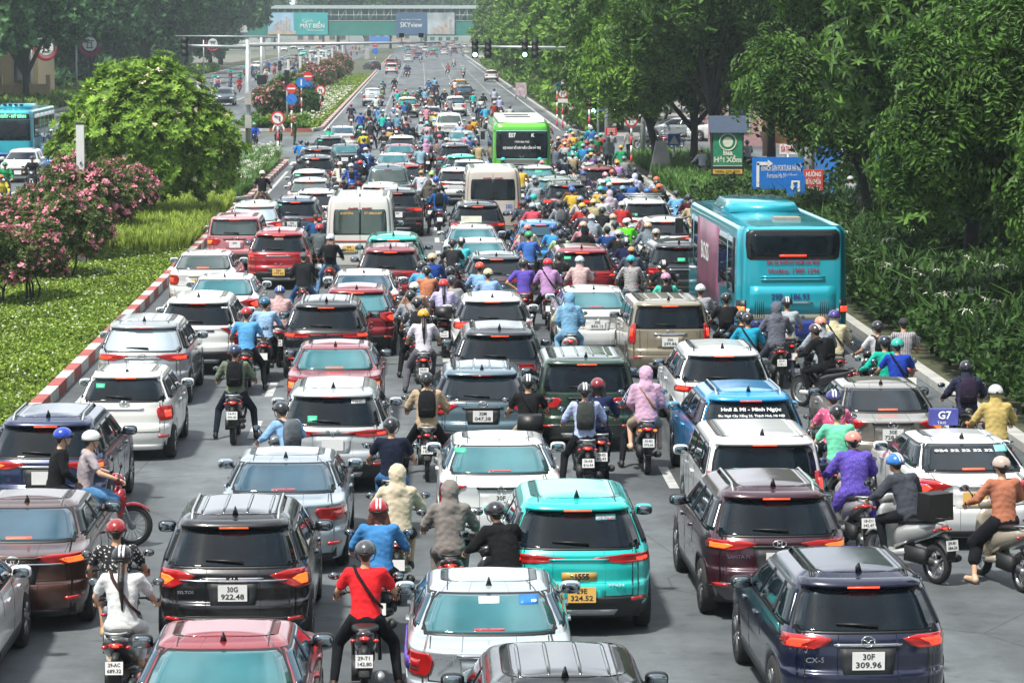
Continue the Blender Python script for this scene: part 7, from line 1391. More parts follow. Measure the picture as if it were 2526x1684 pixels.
rider('B2', 1692, 456, ('long', '#8aa8d0'), H('#b8b088', n='khaki'), bk=('sc', '#33353a'), d='pale periwinkle shirt', pk='ride')
rider('B3', 258, 385, ('tee', '#5c4ca8'), H('#3c3e40', n='gunmetal'), legs=('slim', '#8c2f1c'), bk=('wave', '#2a2a2e'), pk='hipl', lit=1, d='purple T-shirt with hand on hip')
rider('B3', 425, 386, ('hood', '#b088b4'), H('#c81c24', n='scarlet'), bk=('wave', '#1f2024'), pk='half', lit=1, d='mauve hoodie', strap=K, skin=1)
rider('B3', 505, 338, ('long', '#3c3a34'), H('#17181b', n='black with emblem'), bk=('sc', '#26282c'), pack='#1c1c1e', d='brown black shirt')
rider('B3', 645, 370, ('hood', '#c0a6a4'), H('#a8bccc', n='ice blue'), bk=('sc', '#2c2e33'), d='blush pink hooded jacket', skin=1)
rider('B3', 1000, 365, ('long', '#26262a', 'check', '#c8c8c8', 34.), H('#109aa8', n='teal'), legs=('slim', '#5a6674'), bk=('sc', '#3a1a1e'), lit=1, d='black and white checked jacket', pk='stop')
rider('B3', 1003, 300, ('long', '#4c5260'), H('#b08c68', 'cap', 'tan'), bk=('sc', '#26282c'), d='grey vest over dark sleeves')
rider('B3', 965, 245, ('coat', '#1c2044'), H('#24304c', 'stripe', 'navy and white'), bk=('sc', '#2c2e33'), d='navy raincoat')
rider('B3', 1232, 408, ('tee', '#1b1c20'), H('#17181b', 'stripe', 'black and white'), bk=('sc', '#2c2e33'), pk='lean', d='black T-shirt at the open car door')
rider('B3', 1242, 486, ('tee', '#46bfa4'), H('#b8809a', n='pink'), bk=('sc', '#2a2c30'), pack='#1b1c20', d='mint T-shirt')
rider('B3', 1482, 565, ('long', '#8c9096'), H('#b8c8c0', 'stripe', 'white and green'), bk=('sc', '#1c2c60'), d='grey top beside the bus')
rider('B3', 1660, 625, ('tee', '#17181b'), H('#1b1c1f', n='black cap-style'), bk=('sc', '#6a6e70'), pack='#1c1d20', lit=1, d='black T-shirt behind the bus')
rider('B3', 1810, 765, ('long', '#1f8fae'), H('#1f2125', n='black'), bk=('sc', '#33353a'), strap=K, d='cyan long sleeved top')
rider('B3', 1770, 745, ('long', '#22242a'), H('#25272b', n='charcoal'), bk=('sc', '#33353a'), d='dark hooded top beside the cyan one')
rider('B4', 328, 655, ('tee', '#9ca4ac'), H('#1b1c1f', 'stripe', 'black with white stripe'), legs=('slim', '#8a7a68'), bk=('sc', '#3a1c1e'), lit=1, d='light grey T-shirt behind the bus number')
rider('B4', 255, 690, ('hood', '#5c606c'), None, legs=('slim', '#3c4050'), bk=('sc', '#26282c'), pk='stop', lit=0, plate='29-P1/518.11', d='slate hooded sun jacket', bd='black')
rider('B4', 655, 745, ('hood', '#c0b898'), H('#3c2c80', n='violet'), bk=('sc', '#6a6c70'), strap=K, d='cream jacket with cross strap')
rider('B4', 570, 790, ('hood', '#8c949c'), H('#d08870', n='salmon'), bk=('sc', '#c8b8a0'), hd=12, d='grey hoodie with salmon helmet')
rider('B4', 605, 852, ('coat', '#131417'), H('#3a2024', 'stripe', 'dark patterned'), bk=('wave', '#24262a'), pk='lean', hd=38, pack='#131417', d='black bomber jacket', shoe='#c8c8c8')
rider('B4', 968, 818, ('tee', '#b4b6ba'), H('#1e2024', n='glossy black'), bk=('sc', '#26282c'), pack='#131417', hd=14, d='pale grey T-shirt reaching forward')
rider('B4', 1135, 792, ('tee', '#a8a4a8', 'stripe', '#4a4c58', 9.), H('#2c2c2e', 'cap', 'dark'), bk=('sc', '#2c2e33'), d='grey striped shirt near the lilies')
rider('B4', 1015, 920, ('long', '#18a890'), H('#1c2430', n='black ride hailing'), bk=('sc', '#2c2e33'), hd=16, d='teal ride hailing jacket')
rider('B4', 1093, 940, ('tee', '#1c3c9c'), H('#16a090', n='turquoise'), bk=('sc', '#2c2e33'), strap=K, d='royal blue T-shirt')
rider('B4', 1572, 1093, ('hood', '#2c2e44'), H('#1c1d22', n='black'), legs=('slim', '#20222c'), bk=('wave', '#1c1d21'), pack='#2a2034', lit=2, d='dark slate hoodie by the shrubs')
rider('B4', 1775, 1260, ('hood', '#b09c60'), H('#b8bcbc', n='pale grey'), legs=('slim', '#6a5c44'), bk=('sc', '#2c2a2c'), lit=1, d='mustard sun jacket', pk='ride')
rider('B4', 652, 1298, ('tee', '#c4587c', 'dots', '#d8a0b0', 16.), H('#2c2c70', 'stripe', 'purple and white'), bk=('sc', '#c8c8c4'), d='pink floral shirt')
rider('B4', 680, 1398, ('tee', '#6ec8a4'), H('#191a1d', n='black gloss'), legs=('slim', '#5c6c7c'), bk=('sc', '#26282c'), d='mint green polo shirt', skin=1)
rider('C4', 650, 150, ('robe', '#5a4aa8', 'dots', '#7a6cc0', 50.), H('#d08070', n='coral'), legs=('slim', '#5a4aa8'), bk=('sc', '#a8a8a8'), hd=4, plate='18-D1/342.47', d='purple rain suit', pk='stop')
rider('C4', 965, 292, ('coat', '#3c4048'), H('#1f6cb8', 'stripe', 'blue and white'), legs=('slim', '#16181e'), bk=('sc', '#b8bcbc'), hd=28, pk='lean', lit=1, plate='29-B1/584.26', d='dark grey jacket with a black bag')
rider('C4', 1500, 292, ('long', '#a86c54'), H('#b09c90', n='taupe'), legs=('skirt', K), bk=('sc', '#b4ac9c'), hd=14, skin=1, d='terracotta sweater and black skirt', shoe='#c8a890', pk='half')
rider('B3', 290, 1192, ('tee', '#17181b'), H('#1e1f22', 'stripe', 'camouflage'), legs=('slim', '#a8987c'), bk=('wave', '#1f2024'), topbox=True, d='black T-shirt, tail bag behind', strap=K)
rider('B3', 682, 1250, ('long', '#a8b4d4'), H('#1a1b1e', 'stripe', 'black with white bar'), bk=('sc', '#2c2e2f'), pack='#3a3e3c', lit=1, plate='36-AB/816.44', d='pale blue shirt and green backpack', pk='stop')
rider('B3', 772, 1215, ('long', '#1c2446'), H('#7a1420', n='maroon'), bk=('sc', '#1c1d20'), hair='bob', lit=1, plate='29-E2/81.43', d='navy top')
rider('B3', 1093, 1138, ('long', '#26304c', 'check', '#a8b0c0', 22.), H('#303438', 'stripe', 'camouflage grey'), bk=('sc', '#3c3e40'), d='blue white plaid shirt', pas=DR(top=('hood', '#c09cb4'), helm=None, legs=('short', '#9c8c78'), d='pink hoodie', strap='#8a6a44'), plate='35-B3/076.66', lit=2, pk='half')
rider('B3', 570, 628, ('coat', '#b8b098'), H('#1b1c1f', n='shiny black'), bk=('sc', '#c8c8c4'), d='beige coat with long dark hair', hair='long', pas=DR(top=('hood', '#6f9cbc'), helm=None, legs=('slim', '#6f9cbc'), d='pale blue hooded sun suit'), lit=1)
# second band, from the white minibus to the green bus
G_ = 'riders in the middle of the crowd'
def mid(t, x, y, top, helm, d, **k): k.setdefault('grp', G_); k.setdefault('bk', (random.choice(['sc', 'sc', 'wave']), random.choice(['#24262a', '#7a1c20', '#b8b8b4', '#2c3c5c', '#4a4c50']))); return rider(t, x, y, top, helm, d=d, **k)
M_ = [
 ('S', 228, 552, ('tee', '#26282c'), H('#1f4c8c'), 'white top behind the teal helmet'), ('S', 302, 530, ('tee', '#b8c0c0'), H('#14a898', 'full', 'big teal'), 'white T-shirt, teal sleeve'), ('S', 292, 645, ('coat', '#c04c5c'), H('#90a8bc'), 'coral pink jacket'),
 ('S', 335, 345, ('long', '#8a96a0'), H('#26282c', 'full'), 'grey armoured riding jacket'), ('S', 315, 280, ('long', '#7c8890'), H('#8c9ca8'), 'grey blue top beside the green glass'), ('S', 640, 505, ('long', '#3c424c'), H('#20303c'), 'dark top in front of the black SUV'),
 ('S', 655, 620, ('long', '#8c9098'), H('#1b1c20', 'full'), 'light grey shirt with grey backpack'), ('S', 920, 555, ('long', '#b4b0b0'), H('#8c96a4'), 'white blouse with dark strap'), ('S', 1098, 592, ('coat', '#a09878'), H('#c0ac84'), 'khaki jacket'),
 ('S', 980, 715, ('long', '#4c4854'), H('#22262a'), 'dark plum shirt'), ('S', 1070, 795, ('hood', '#8c98a4'), H('#c4d0d4'), 'blue grey hoodie'), ('S', 1208, 695, ('coat', '#1b1d22'), H('#2c3a3c'), 'black jacket, dark bag'),
 ('S', 1310, 478, ('hood', '#b0a4b4'), None, 'pale lilac hoodie, hood up'), ('S', 1302, 372, ('coat', '#2c3424'), H('#b8bca4', 'stripe'), 'dark olive jacket'), ('S', 1480, 418, ('coat', '#1c2c54'), H('#6c94ac'), 'navy jacket with blue grey helmet'),
 ('S', 1640, 258, ('hood', '#b4b8d0'), None, 'pale lavender hoodie'), ('S', 1645, 175, ('coat', '#1c1f22'), H('#202c2c'), 'black jacket by the planting corner'), ('S', 1410, 80, ('long', '#a07cac'), H('#c88a18'), 'lilac shirt and amber helmet'),
 ('S', 1338, 205, ('long', '#a8b8c0'), H('#b0402c'), 'pale shirt and brick red helmet'), ('S', 1245, 242, ('tee', '#b8a8a8'), H('#c87888', 'stripe'), 'pale top and pink striped helmet'), ('S', 960, 225, ('long', '#4c4664'), H('#24408c'), 'purple grey top and long hair'),
 ('S', 835, 178, ('long', '#222428', 'check', '#c0c4c4', 30.), None, 'black white houndstooth coat'), ('S', 688, 220, ('tee', '#b8bcbc'), H('#c4ccd0'), 'white shirt, white helmet'), ('S', 1025, 20, ('tee', '#b4b4b4'), H('#26302c'), 'white T-shirt and black tote'),
 ('S', 1922, 298, ('long', '#a8b8c8'), H('#e0581c'), 'white shirt, orange helmet'), ('S', 1930, 345, ('long', '#7c4830'), H('#202226'), 'brown jacket by the green hedge'), ('S', 1955, 392, ('coat', '#1e2420'), H('#e0641c'), 'dark green jacket, orange helmet'),
 ('S', 1805, 452, ('long', '#5a6a70'), H('#2468b0'), 'grey top and bright blue helmet'), ('S', 2190, 482, ('long', '#6ca4d0'), H('#24303c'), 'sky blue shirt near the hedge'), ('S', 2352, 530, ('long', '#4c1c28'), H('#26282c'), 'burgundy shirt beside the bus'),
 ('S', 2395, 600, ('long', '#b0a080'), H('#2c3444'), 'sand coloured shirt beside the bus'), ('S', 955, 890, ('long', '#b08088'), H('#b8a488'), 'dusty rose shirt'), ('S', 985, 960, ('hood', '#131417'), None, 'all black hooded robe'),
 ('S', 1350, 790, ('hood', '#a8aca4'), H('#c49878'), 'pale grey hoodie, apricot helmet'), ('S', 1375, 885, ('long', '#9ca0b8'), H('#1f2228'), 'lavender grey shirt'), ('S', 1530, 848, ('long', '#58d020'), H('#c0ccc8'), 'neon green vest'),
 ('S', 1275, 950, ('tee', '#1c3c74'), H('#2c3028', 'cap'), 'dark blue T-shirt, camouflage cap'), ('S', 1418, 1000, ('tee', '#1b1c20'), H('#b0b8b4'), 'black T-shirt, silver helmet'), ('S', 1815, 900, ('hood', '#707c84'), H('#c09c7c'), 'grey hoodie by the white SUV'),
 ('S', 1920, 985, ('long', '#283040', 'check', '#a8b0bc', 40.), H('#a8a494'), 'dark checked sun jacket'), ('S', 555, 930, ('tee', '#3c8cc8'), H('#1c4c94'), 'bright blue polo'), ('S', 655, 1005, ('tee', '#a4bc8c'), H('#1c2c44'), 'pale green shirt with black backpack'),
 ('S', 238, 1020, ('tee', '#3c68b0'), H('#1c8c54', 'half', 'green and blue'), 'cobalt blue polo'), ('S', 175, 995, ('long', '#b08c98'), H('#26485c'), 'rose top with long hair'), ('S', 220, 925, ('long', '#c4bca8'), H('#c47c74'), 'cream top, rose helmet'),
 ('S', 630, 905, ('coat', '#4c4a44'), H('#26282a'), 'dark taupe jacket on a big motorbike'), ('S', 170, 610, ('long', '#3c4450'), H('#2c3440'), 'slate top beside the minibus'),
 ('T', 1810, 315, ('long', '#b4bcc8'), H('#b89468', 'cap', 'tan'), 'white shirt with blue bag'), ('T', 1950, 340, ('tee', '#b8c0c4'), H('#8cb84c'), 'white T-shirt, lime helmet'), ('T', 2005, 408, ('tee', '#1c1e24'), H('#2450a8', 'full'), 'black T-shirt, blue full helmet'),
 ('T', 1915, 448, ('hood', '#54504c'), None, 'charcoal brown sun suit'), ('T', 2045, 525, ('coat', '#1f5ca0'), H('#23262a'), 'blue raincoat with black backpack'), ('T', 742, 208, ('tee', '#c4c4bc'), H('#c8ccc4'), 'white T-shirt and black ponytail'),
 ('T', 888, 230, ('long', '#2450a8', 'dots', '#a8b8d0', 12.), H('#bcc4c8'), 'blue patterned shirt with long hair'), ('T', 1005, 190, ('coat', '#1a1b20'), H('#c83434'), 'black shirt, red cap helmet'), ('T', 1158, 145, ('hood', '#1a2440'), None, 'dark navy hooded coat'),
 ('T', 955, 130, ('long', '#2c3450'), H('#1b1c20', 'stripe'), 'navy shirt, black striped helmet'), ('T', 990, 40, ('hood', '#22283c'), None, 'midnight blue hooded top'), ('T', 1078, 20, ('long', '#6c98d0'), H('#b8b4a8'), 'light blue rain cape'),
 ('T', 315, 200, ('coat', '#24303c'), H('#26303c', 'stripe'), 'dark jacket beside the leftmost SUVs'), ('T', 205, 170, ('coat', '#303438'), H('#26282a', 'full'), 'charcoal jacket by the kerb end'), ('T', 1805, -5, ('tee', '#7fa0b0'), H('#23303c'), 'pale blue grey T-shirt on a red lit scooter'),
 ('Q', 205, 385, ('long', '#20489c'), H('#2c4c84'), 'royal blue shirt with strap'), ('Q', 345, 282, ('tee', '#b0aca0'), H('#c0c4b8'), 'cream shirt, black backpack'), ('Q', 500, 290, ('long', '#5c88b4'), H('#54748c'), 'blue shirt with dark strap'), ('Q', 590, 348, ('tee', '#a8c0b0'), H('#c0d0cc'), 'pale green top, ponytail'),
 ('Q', 760, 318, ('long', '#98a0b8'), H('#b8c0c4'), 'lavender shirt and white scarf'), ('Q', 825, 415, ('long', '#5c88a0'), H('#b4c4b4'), 'blue grey shirt, red scooter'), ('Q', 975, 385, ('tee', '#c0bcc0'), H('#20242a'), 'white top and loose long hair'), ('Q', 680, 480, ('long', '#2c4068'), H('#b8c8c0'), 'navy and white top'),
 ('Q', 985, 562, ('tee', '#1c2c3c'), H('#c81c30'), 'dark blue shirt, cherry helmet'), ('Q', 1100, 655, ('hood', '#1a1c22'), None, 'black hooded coat mid crowd'), ('Q', 375, 540, ('coat', '#26282e'), H('#5c6468'), 'black leather jacket'), ('Q', 210, 630, ('long', '#18423c'), H('#1cb0a8'), 'dark teal jacket, aqua helmet'),
 ('Q', 258, 715, ('coat', '#c0b030'), H('#c4c0a0'), 'yellow rain jacket'), ('Q', 605, 712, ('tee', '#1c1c20'), H('#3c2c24'), 'black T-shirt, brown hair'), ('Q', 690, 650, ('long', '#b0905c'), H('#b8b4a8'), 'camel coloured shirt'), ('Q', 260, 830, ('tee', '#202c5c'), H('#1c1e24'), 'deep navy T-shirt'),
 ('Q', 1235, 520, ('long', '#98a4ac'), H('#8c949c'), 'light grey shirt'), ('Q', 1340, 565, ('long', '#c09ca4'), H('#2cb0b8'), 'pale pink shirt, aqua helmet'), ('Q', 1480, 402, ('tee', '#98c0bc'), H('#c8a030'), 'pale mint T-shirt'), ('Q', 1555, 630, ('long', '#2c4444'), H('#26302c'), 'dark green grey shirt'),
 ('Q', 1890, 560, ('long', '#98a8d0'), H('#1f2024', 'stripe'), 'pale blue shirt next to the pickup'), ('Q', 2062, 530, ('long', '#8c5430'), H('#5c3c24'), 'rust brown shirt'), ('Q', 2128, 485, ('tee', '#c09030'), H('#c4c8c0'), 'mustard yellow top'), ('Q', 1330, 700, ('long', '#5c8ca0', 'dots', '#88b0bc', 12.), H('#26344c'), 'wide blue grey cape'),
 ('Q', 1545, 775, ('long', '#7c8490'), H('#c83068'), 'grey shirt, magenta helmet'), ('Q', 1325, 850, ('hood', '#b48cac'), None, 'pink hooded sun jacket'), ('Q', 1500, 850, ('long', '#6c5c5c', 'dots', '#a89898', 30.), None, 'speckled brown dress'), ('Q', 1215, 950, ('tee', '#7098a4'), H('#2c4454'), 'steel blue T-shirt'),
 ('Q', 2005, 730, ('tee', '#8ca4c0'), H('#b8b8b8'), 'pale blue T-shirt, white helmet'), ('Q', 2060, 790, ('tee', '#2c5484'), H('#2c78b8'), 'blue top, blue helmet'), ('Q', 1975, 850, ('hood', '#c06c80'), None, 'rose pink hooded jacket'), ('Q', 2215, 900, ('long', '#a89878'), None, 'white top with straw basket'),
 ('Q', 1665, 830, ('tee', '#3c4048'), H('#c0c4bc'), 'dark shirt, white round helmet'), ('Q', 1215, -40, ('tee', '#1c2440'), H('#1c2c50'), 'dark navy shirt, far lane'),
 ('R', 1575, 808, ('tee', '#98989c'), H('#c8ac9c'), 'white top with black backpack'), ('R', 1705, 760, ('long', '#c08078'), H('#b8b8ac'), 'salmon pink shirt'), ('R', 1680, 850, ('long', '#c0785c'), H('#c85c2c'), 'peach top, orange helmet'), ('R', 1690, 900, ('long', '#a8acb0'), H('#c8b478'), 'white shirt, straw coloured helmet'),
 ('R', 1975, 808, ('long', '#1c8c54'), H('#1c7c44'), 'green ride hailing jacket'), ('R', 2140, 850, ('long', '#b07c80'), H('#8cb49c'), 'dusty pink shirt, pale green helmet'), ('R', 1995, 930, ('long', '#2c80b8'), H('#84a8a4'), 'bright blue jacket'), ('R', 2125, 1005, ('tee', '#a8b4b8'), H('#1cb0a0'), 'white shirt and aqua helmet'),
 ('R', 1530, 960, ('long', '#5c6474'), H('#2c3034'), 'slate grey shirt in the right crowd'), ('R', 1680, 1085, ('long', '#7c8c90'), H('#26302c', 'full'), 'grey green jacket'), ('R', 1820, 1085, ('long', '#98886c'), H('#8c9c9c'), 'khaki brown shirt'), ('R', 1690, 1160, ('tee', '#1c2434'), H('#24282c'), 'black shirt directly right of the green bus'),
 ('R', 635, 1165, ('tee', '#8c98a0'), H('#1cb8b0'), 'grey shirt, aqua helmet by the bus tail'), ('R', 1255, 1165, ('tee', '#2c8c84'), H('#1cb8a8'), 'teal shirt at the bus corner'), ('R', 1295, 1210, ('tee', '#a88088'), H('#c87c84'), 'pink top, pink helmet at the bus corner'),
 ('R', 1385, 560, ('long', '#b07c84'), H('#b8b8b0'), 'rose shirt right of the green bus'), ('R', 1400, 760, ('long', '#b06c7c'), H('#3c3034'), 'deep pink shirt right of the green bus'), ('R', 1400, 930, ('long', '#8c7040'), H('#b0906c'), 'ochre shirt right of the green bus'),
 ('R', 745, 272, ('tee', '#b0b4b0'), H('#2c4c54'), 'white T-shirt alone right of the lanes'), ('R', 570, 125, ('tee', '#a0a8c8'), H('#b8bcc0'), 'pale lavender T-shirt, far'), ('R', 478, -10, ('tee', '#a8b0c4'), H('#26282c'), 'white shirt carrying long poles'), ('R', 478, 215, ('tee', '#8c2c2c'), H('#b0b0b0', 'stripe'), 'red T-shirt, striped helmet'),
 ('R', 290, 65, ('coat', '#1c2026'), H('#23262a'), 'black clothes, red tail light'), ('R', 325, 275, ('long', '#3ca0c8'), H('#2c6474'), 'bright sky blue jacket'), ('R', 240, 250, ('coat', '#1c2440'), H('#26303c', 'stripe'), 'navy jacket, pair with the sky blue one'), ('R', 125, 480, ('tee', '#c09030'), H('#c0c0b4'), 'amber vest near the bus'),
 ('P', 2085, 282, ('tee', '#2c2a44'), H('#a01c38'), 'dark violet T-shirt beside the far kerb'), ('P', 1110, 975, ('long', '#1c78c8'), H('#2c3c5c'), 'azure jacket by the policeman'), ('P', 1225, 1010, ('tee', '#a8b0b8'), H('#23262a', 'full'), 'white shirt by the policeman'), ('P', 1655, 740, ('hood', '#2cb08c'), H('#3c2c24'), 'mint green jacket by the saloon'), ('P', 2262, 715, ('long', '#1c3c3c'), H('#2cb8a4'), 'dark teal shirt right of the saloon'),
 ('V', 262, 820, ('long', '#24345c'), H('#23262a'), 'navy shirt, far left lane'), ('V', 430, 768, ('coat', '#1f242c'), H('#8c6c5c'), 'black jacket far left lane, red scooter'), ('V', 245, 915, ('tee', '#7c9060'), H('#6c8454'), 'moss green shirt at the silver car'), ('V', 455, 950, ('long', '#24304c'), H('#26303c'), 'dark navy jacket with pink passenger'), ('V', 690, 965, ('tee', '#8c5c8c'), H('#8c2c30'), 'purple top, dark red helmet'), ('V', 770, 960, ('tee', '#26383c'), H('#2cb0a4'), 'dark top, aqua helmet far'),
 ('V', 868, 935, ('tee', '#74a8c4'), H('#26343c'), 'pale blue T-shirt on red scooter'), ('V', 1012, 772, ('tee', '#6ca8c8'), H('#1f242c'), 'sky blue T-shirt far lane'), ('V', 1038, 835, ('tee', '#2c3048'), H('#1f2024'), 'dark shirt beside the far sky blue one'), ('V', 985, 865, ('tee', '#3c3c44'), H('#4c4c50'), 'charcoal shirt, orange tail light'), ('V', 1062, 990, ('coat', '#1c2430'), H('#24303c'), 'dark coat ahead of the white SUV'),
 ('V', 600, 588, ('coat', '#24304c'), H('#26282c'), 'dark pair member on a red scooter, left'), ('V', 635, 592, ('coat', '#28385c'), H('#1f2226'), 'dark pair member on a red scooter, right'), ('V', 1205, 568, ('tee', '#b04c44'), H('#3c2c2c'), 'red shirt alone in the far lanes'), ('V', 1290, 485, ('tee', '#b8a8a8'), H('#b050a0'), 'pale top, violet helmet far away'), ('V', 1428, 600, ('tee', '#98a0a0'), H('#c0c4c0'), 'white top, red scooter far away'),
 ('V', 805, 440, ('tee', '#90a0b8'), H('#5c6c84'), 'pale blue top very far away'), ('V', 905, 360, ('tee', '#8c98b0'), H('#b4b8b8'), 'grey top very far away'), ('V', 498, 505, ('tee', '#8c5c70'), H('#3c3438'), 'pink top by the far white SUV'), ('V', 458, 480, ('tee', '#3c3c44'), H('#26282c'), 'dark top by the far red SUV'), ('A1', 1590, 540, ('tee', '#4c6c90'), H('#54708c'), 'blue shirt alone on the opposite road'),
]
for t, x, y, top, helm, d in M_:
    k = {}
    if 'opposite' in d: k = dict(hd=180, grp='riders on the opposite road')
    if 'pink passenger' in d: k['pas'] = DR(top=('hood', '#c08ca4'), helm=None, d='pink jacket')
    if 'backpack' in d: k['pack'] = '#1d1f23' if 'grey backpack' not in d else '#5a5e64'
    if 'long' in d and 'hair' in d: k['hair'] = 'long'
    if 'ponytail' in d: k['hair'] = 'pony'
    if 'red scooter' in d or 'tail light' in d or 'red lit' in d: k.update(bk=('sc', '#a01c24'), lit=1)
    if 'strap' in d: k['strap'] = K
    mid(t, x, y, top, helm, d, pk=random.choice(['ride', 'stop', 'half', 'ride']), hd=random.uniform(-5, 5) if 'hd' not in k else k.pop('hd'), legs=(random.choice(['slim', 'slim', 'wide']), random.choice(['#1a1c22', '#22304a', '#3c4450', '#5c5448', '#1f2a3c'])), skin=random.randint(0, 1), **k)
# the jam of riders on the opposite road, facing the camera
TC = [('white', '#c4c8c4'), ('grey', '#7c8084'), ('black', '#1c1e22'), ('blue', '#2c5c9c'), ('green', '#1c8c5c'), ('pink', '#c08494'), ('yellow', '#c8a840'), ('red', '#a83030'), ('teal', '#1ca8a0'), ('brown', '#6c4c38'), ('purple', '#6c4c90')]
HC = [('white', '#c8ccc8'), ('black', '#1e2024'), ('red', '#a82828'), ('aqua', '#24a8a0'), ('grey', '#70767c'), ('blue', '#2c5498'), ('yellow', '#c8a030')]
rr = random.Random(11); k = 0; seen = set()
combos = [(a, b) for a in TC for b in HC]; rr.shuffle(combos)
for row in range(9):
    for c in range(8):
        if k >= 68: break
        y = 226 - row * 12.5 - rr.uniform(-3, 3); s = (y - 60) / 7.36; X = -24.5 + c * 1.35 + rr.uniform(-.45, .45)
        if row < 3 and c % 2: continue
        px = 1037 + X * s; (tn, tc), (hn, hc_) = combos[k % len(combos)]; q = at(px, y, 0); k += 1
        rider('N', 0, 0, ('long', tc), H(hc_, n=hn), d=f'{tn} top coming towards the camera', world=(q.x, q.y, 0), hd=180 + rr.uniform(-6, 6), grp='riders on the opposite road', bk=('sc', rr.choice(['#24262a', '#8c2428', '#c0c0bc', '#2c3c5c'])), headlit=rr.random() < .3, legs=('slim', '#22262e'))
for i, (x, y) in enumerate(((1000, 133), (1040, 140), (1058, 133), (1086, 130), (1104, 132), (1138, 128), (1160, 128), (1052, 144), (1078, 144), (1112, 141), (1142, 141), (1030, 128))):
    (tn, tc), (hn, hc_) = combos[-1 - i]; q = at(x, y, 0); rider('N', 0, 0, ('long', tc), H(hc_, n=hn), d=f'{tn} top in the far junction crowd', world=(q.x, q.y, 0), grp='riders at the far junction', bk=('sc', '#26282c'), legs=('slim', '#22262e'))
FT = [(o.location.x, o.location.y, P_['S'].W / 2, P_['S'].L / 2) for o, P_ in CARS] + [(o.location.x, o.location.y, 1.3, 5.1) for o in COL.objects if o.name.startswith('bus') and o.parent is None]
k = 0; tries = 0; rz = [(1330, 1580, 380, 560, 'in the right hand crowd'), (860, 1120, 285, 420, 'in the centre crowd'), (1230, 1560, 480, 640, 'before the blue bus'), (770, 1190, 232, 300, 'at the head of the queue')]; cnt = [0] * 4
while k < 46 and tries < 6000:
    tries += 1; zi = tries % 4; x0, x1, y0, y1, ph = rz[zi]
    if cnt[zi] >= (14, 10, 10, 12)[zi]: continue
    q = at(rr.uniform(x0, x1), rr.uniform(y0, y1), 0)
    if q.x > 9.8 or any(abs(q.x - a) < .62 and abs(q.y - b) < 1.75 for a, b in PLACED) or any(abs(q.x - a) < w + .36 and abs(q.y - b) < l + .95 for a, b, w, l in FT): continue
    (tn, tc), (hn, hc_) = combos[(k * 5 + 3) % len(combos)]; k += 1; cnt[zi] += 1
    rider('N', 0, 0, (rr.choice(['long', 'tee', 'long']), tc), H(hc_, n=hn), d=f'{tn} top {ph}', world=(q.x, q.y, 0), hd=rr.uniform(-5, 5), grp='riders filling the gaps', bk=(rr.choice(['sc', 'wave']), rr.choice(['#24262a', '#7a1c20', '#b8b8b4'])), pk=rr.choice(['ride', 'stop', 'half']), lit=rr.random() < .5, skin=rr.randint(0, 1))
print('filled', k, cnt)
for (x, y, tc, tn, hc_, hn) in ((628, 375, '#1c4cb0', 'royal blue', '#24a890', 'aqua'), (688, 362, '#b0b4ac', 'white rain', '#c4c8c4', 'white'), (668, 240, '#7c98a8', 'blue grey', '#24303c', 'dark'), (682, 238, '#c0ac90', 'beige', '#3c3430', 'brown')):
    q = at(x, y, 0); rider('N', 0, 0, ('long', tc), H(hc_, n=hn), d=f'{tn} top facing us near the median', world=(q.x, q.y, 0), hd=180, grp='riders on the opposite road', bk=('wave', '#1e2024'), headlit=y > 370, legs=('slim', '#22262e'))
for (x, y, tc, tn, hc_) in ((15, 500, '#1c8c50', 'green jacket at the left edge', '#1c7c48'), (82, 480, '#1c1e22', 'black top beside the pink blossoms', '#26282c'), (5, 540, '#c0b040', 'yellow bag top at the left edge', '#c86030'), (95, 395, '#202c3c', 'dark jacket beside the opposite bus', '#26303c'), (58, 385, '#7c4c4c', 'dull red top before the opposite bus', '#8c3c3c'), (128, 395, '#8c98a8', 'grey top behind the opposite bus', '#b0b8bc')):
    q = at(x, y, 0); rider('N', 0, 0, ('long', tc), H(hc_), d=tn, world=(q.x, q.y, 0), hd=180, grp='riders on the opposite road', bk=('sc', '#26282c'), headlit=False)
# people on foot and parked bikes at right
q = at(726, 358, 0); person('point', q, R(-100), 'traffic policeman in green uniform and red capped helmet pointing at the crossing', ('long', '#2c4424'), ('wide', '#2c4424'), H('#b83020'), skin=1, group='people on foot')
for (x, y, pk, top, lab) in ((1402, 314, 'stand', ('long', '#22262e'), 'person in dark clothes standing beside the far no turn sign'), (1412, 316, 'stand', ('long', '#b0a8a0'), 'person in a pale shirt beside the dark one on the far verge'), (1552, 398, 'walk', ('tee', '#c0c4c0'), 'person in a white shirt walking behind the no right turn sign'), (1508, 405, 'phone', ('long', '#8c949c'), 'person in a grey raincoat at the right corner kerb'), (1500, 425, 'stand', ('hood', '#8c9898'), 'person in a hooded grey robe at the corner planting')):
    q = at(x, y, 0); person(pk, q, R(random.uniform(-30, 30)), lab, top, ('slim', '#22262e'), None, 'short' if top[0] != 'hood' else None, 1, group='people on foot')
for (x, y, tc, d) in ((1732, 455, '#b8bcc4', 'white top beside the advertisement post'), (2100, 545, '#9098a0', 'grey hooded top behind the right tree'), (1845, 430, '#a8b0bc', 'pale blue top on the side street')):
    q = at(x, y, 0); rider('N', 0, 0, ('long', tc), H('#b0a878' if x < 1800 else '#a8acac'), d=d, world=(q.x, q.y, 0), hd=20, grp='riders at the right pavement', bk=('sc', '#26282c'))
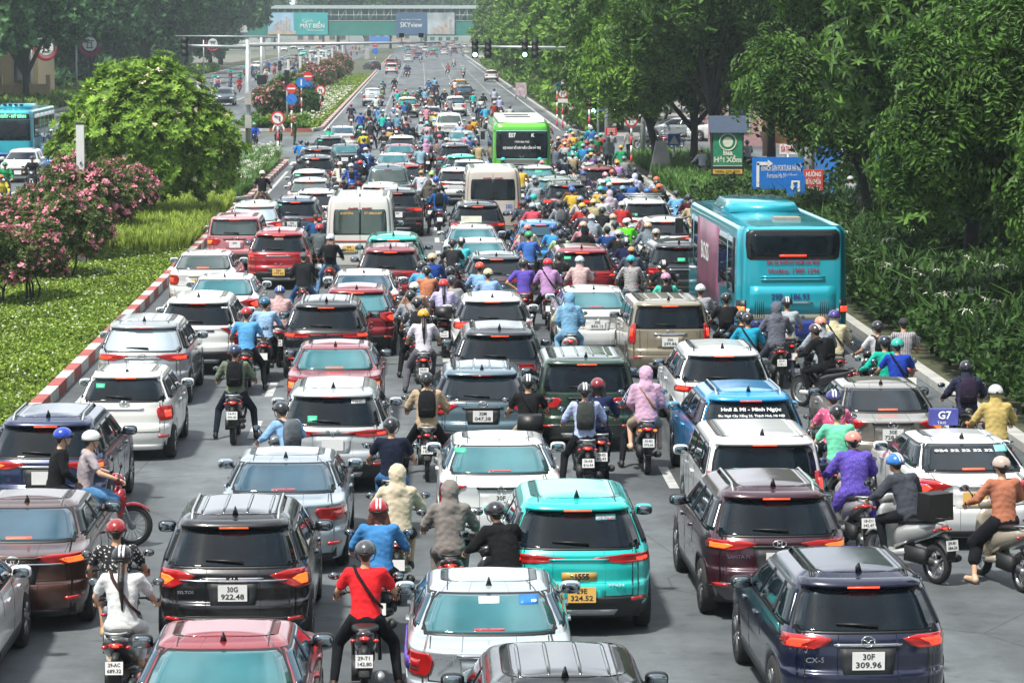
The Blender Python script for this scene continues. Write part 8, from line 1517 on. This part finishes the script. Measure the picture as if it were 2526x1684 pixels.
for i, (x, y) in enumerate(((1600, 368), (1618, 366), (1636, 368), (1654, 365))):
    q = at(x, y, 0); bike('sc', ['#24262a', '#2c5c8c', '#8c2428', '#b0b0ac'][i], q, R(70 + 10 * i), f'{["black", "blue", "red", "pale grey"][i]} scooter parked at the right corner under the trees', lod=1, group='scooters parked under the trees')
opp('sedan', 1790, 352, '#c4c8c8', 'white car parked on the side street at right', hd=80); opp('low', 1670, 350, '#8c9498', 'grey car parked behind the mahogany trunks', hd=85)
bg_ = MB(); bg_.box((0, 0, .2), (.40, .28, .36), t=.95); bgo = bg_.build('delivery_bag', [BLACK], None, False)
q = at(*tp('C4', 965, 292), 1.62); bgo.location = (q.x + .25, q.y - .50, .84); bgo.rotation_euler = (0, 0, R(28)); tag(bgo, 'black square bag behind the rider in the dark grey jacket', 'bag')
q = at(*tp('R', 945, 120), 1.4); ct = empty('handcart', (at(1285, 245, 0).x, at(1285, 245, 0).y, 0)); tag(ct, 'covered vendor handcart by the far right kerb', 'handcart'); m_ = MB(); m_.box((0, 0, 1.0), (1.1, 1.4, 1.2), t=.9); m_.build('load', [mat('cart_pink', (.42, .33, .36), rough=.8, var=.4, vs=4)], ct, False); m_ = MB(); m_.tube([(0, 0, .35), (0, .01, .35)], .3, 12)
for sg in (1, -1): w = link('wheel', wheel_mesh(.3, .08)[0], [RUB], ct, (sg * .5, 0, .3))
for lab_, ks in USED.items():
    if len(ks) > 1: print('DUP', lab_)
# ------------------------------------------------------------------ air
hz = MB(); hz.box((0, 1090, 34.5), (1100, 2330, 71))
me = hz.mesh('haze', False); ho = bpy.data.objects.new('haze', me); COL.objects.link(ho); tag(ho, kind='stuff')
hm = bpy.data.materials.new('haze'); hm.use_nodes = True; hn = hm.node_tree; hn.nodes.clear(); o_ = hn.nodes.new('ShaderNodeOutputMaterial'); pv = hn.nodes.new('ShaderNodeVolumePrincipled')
pv.inputs['Color'].default_value = (.80, .93, .97, 1); pv.inputs['Density'].default_value = .00032; pv.inputs['Anisotropy'].default_value = .35; hn.links.new(pv.outputs[0], o_.inputs['Volume']); me.materials.append(hm)
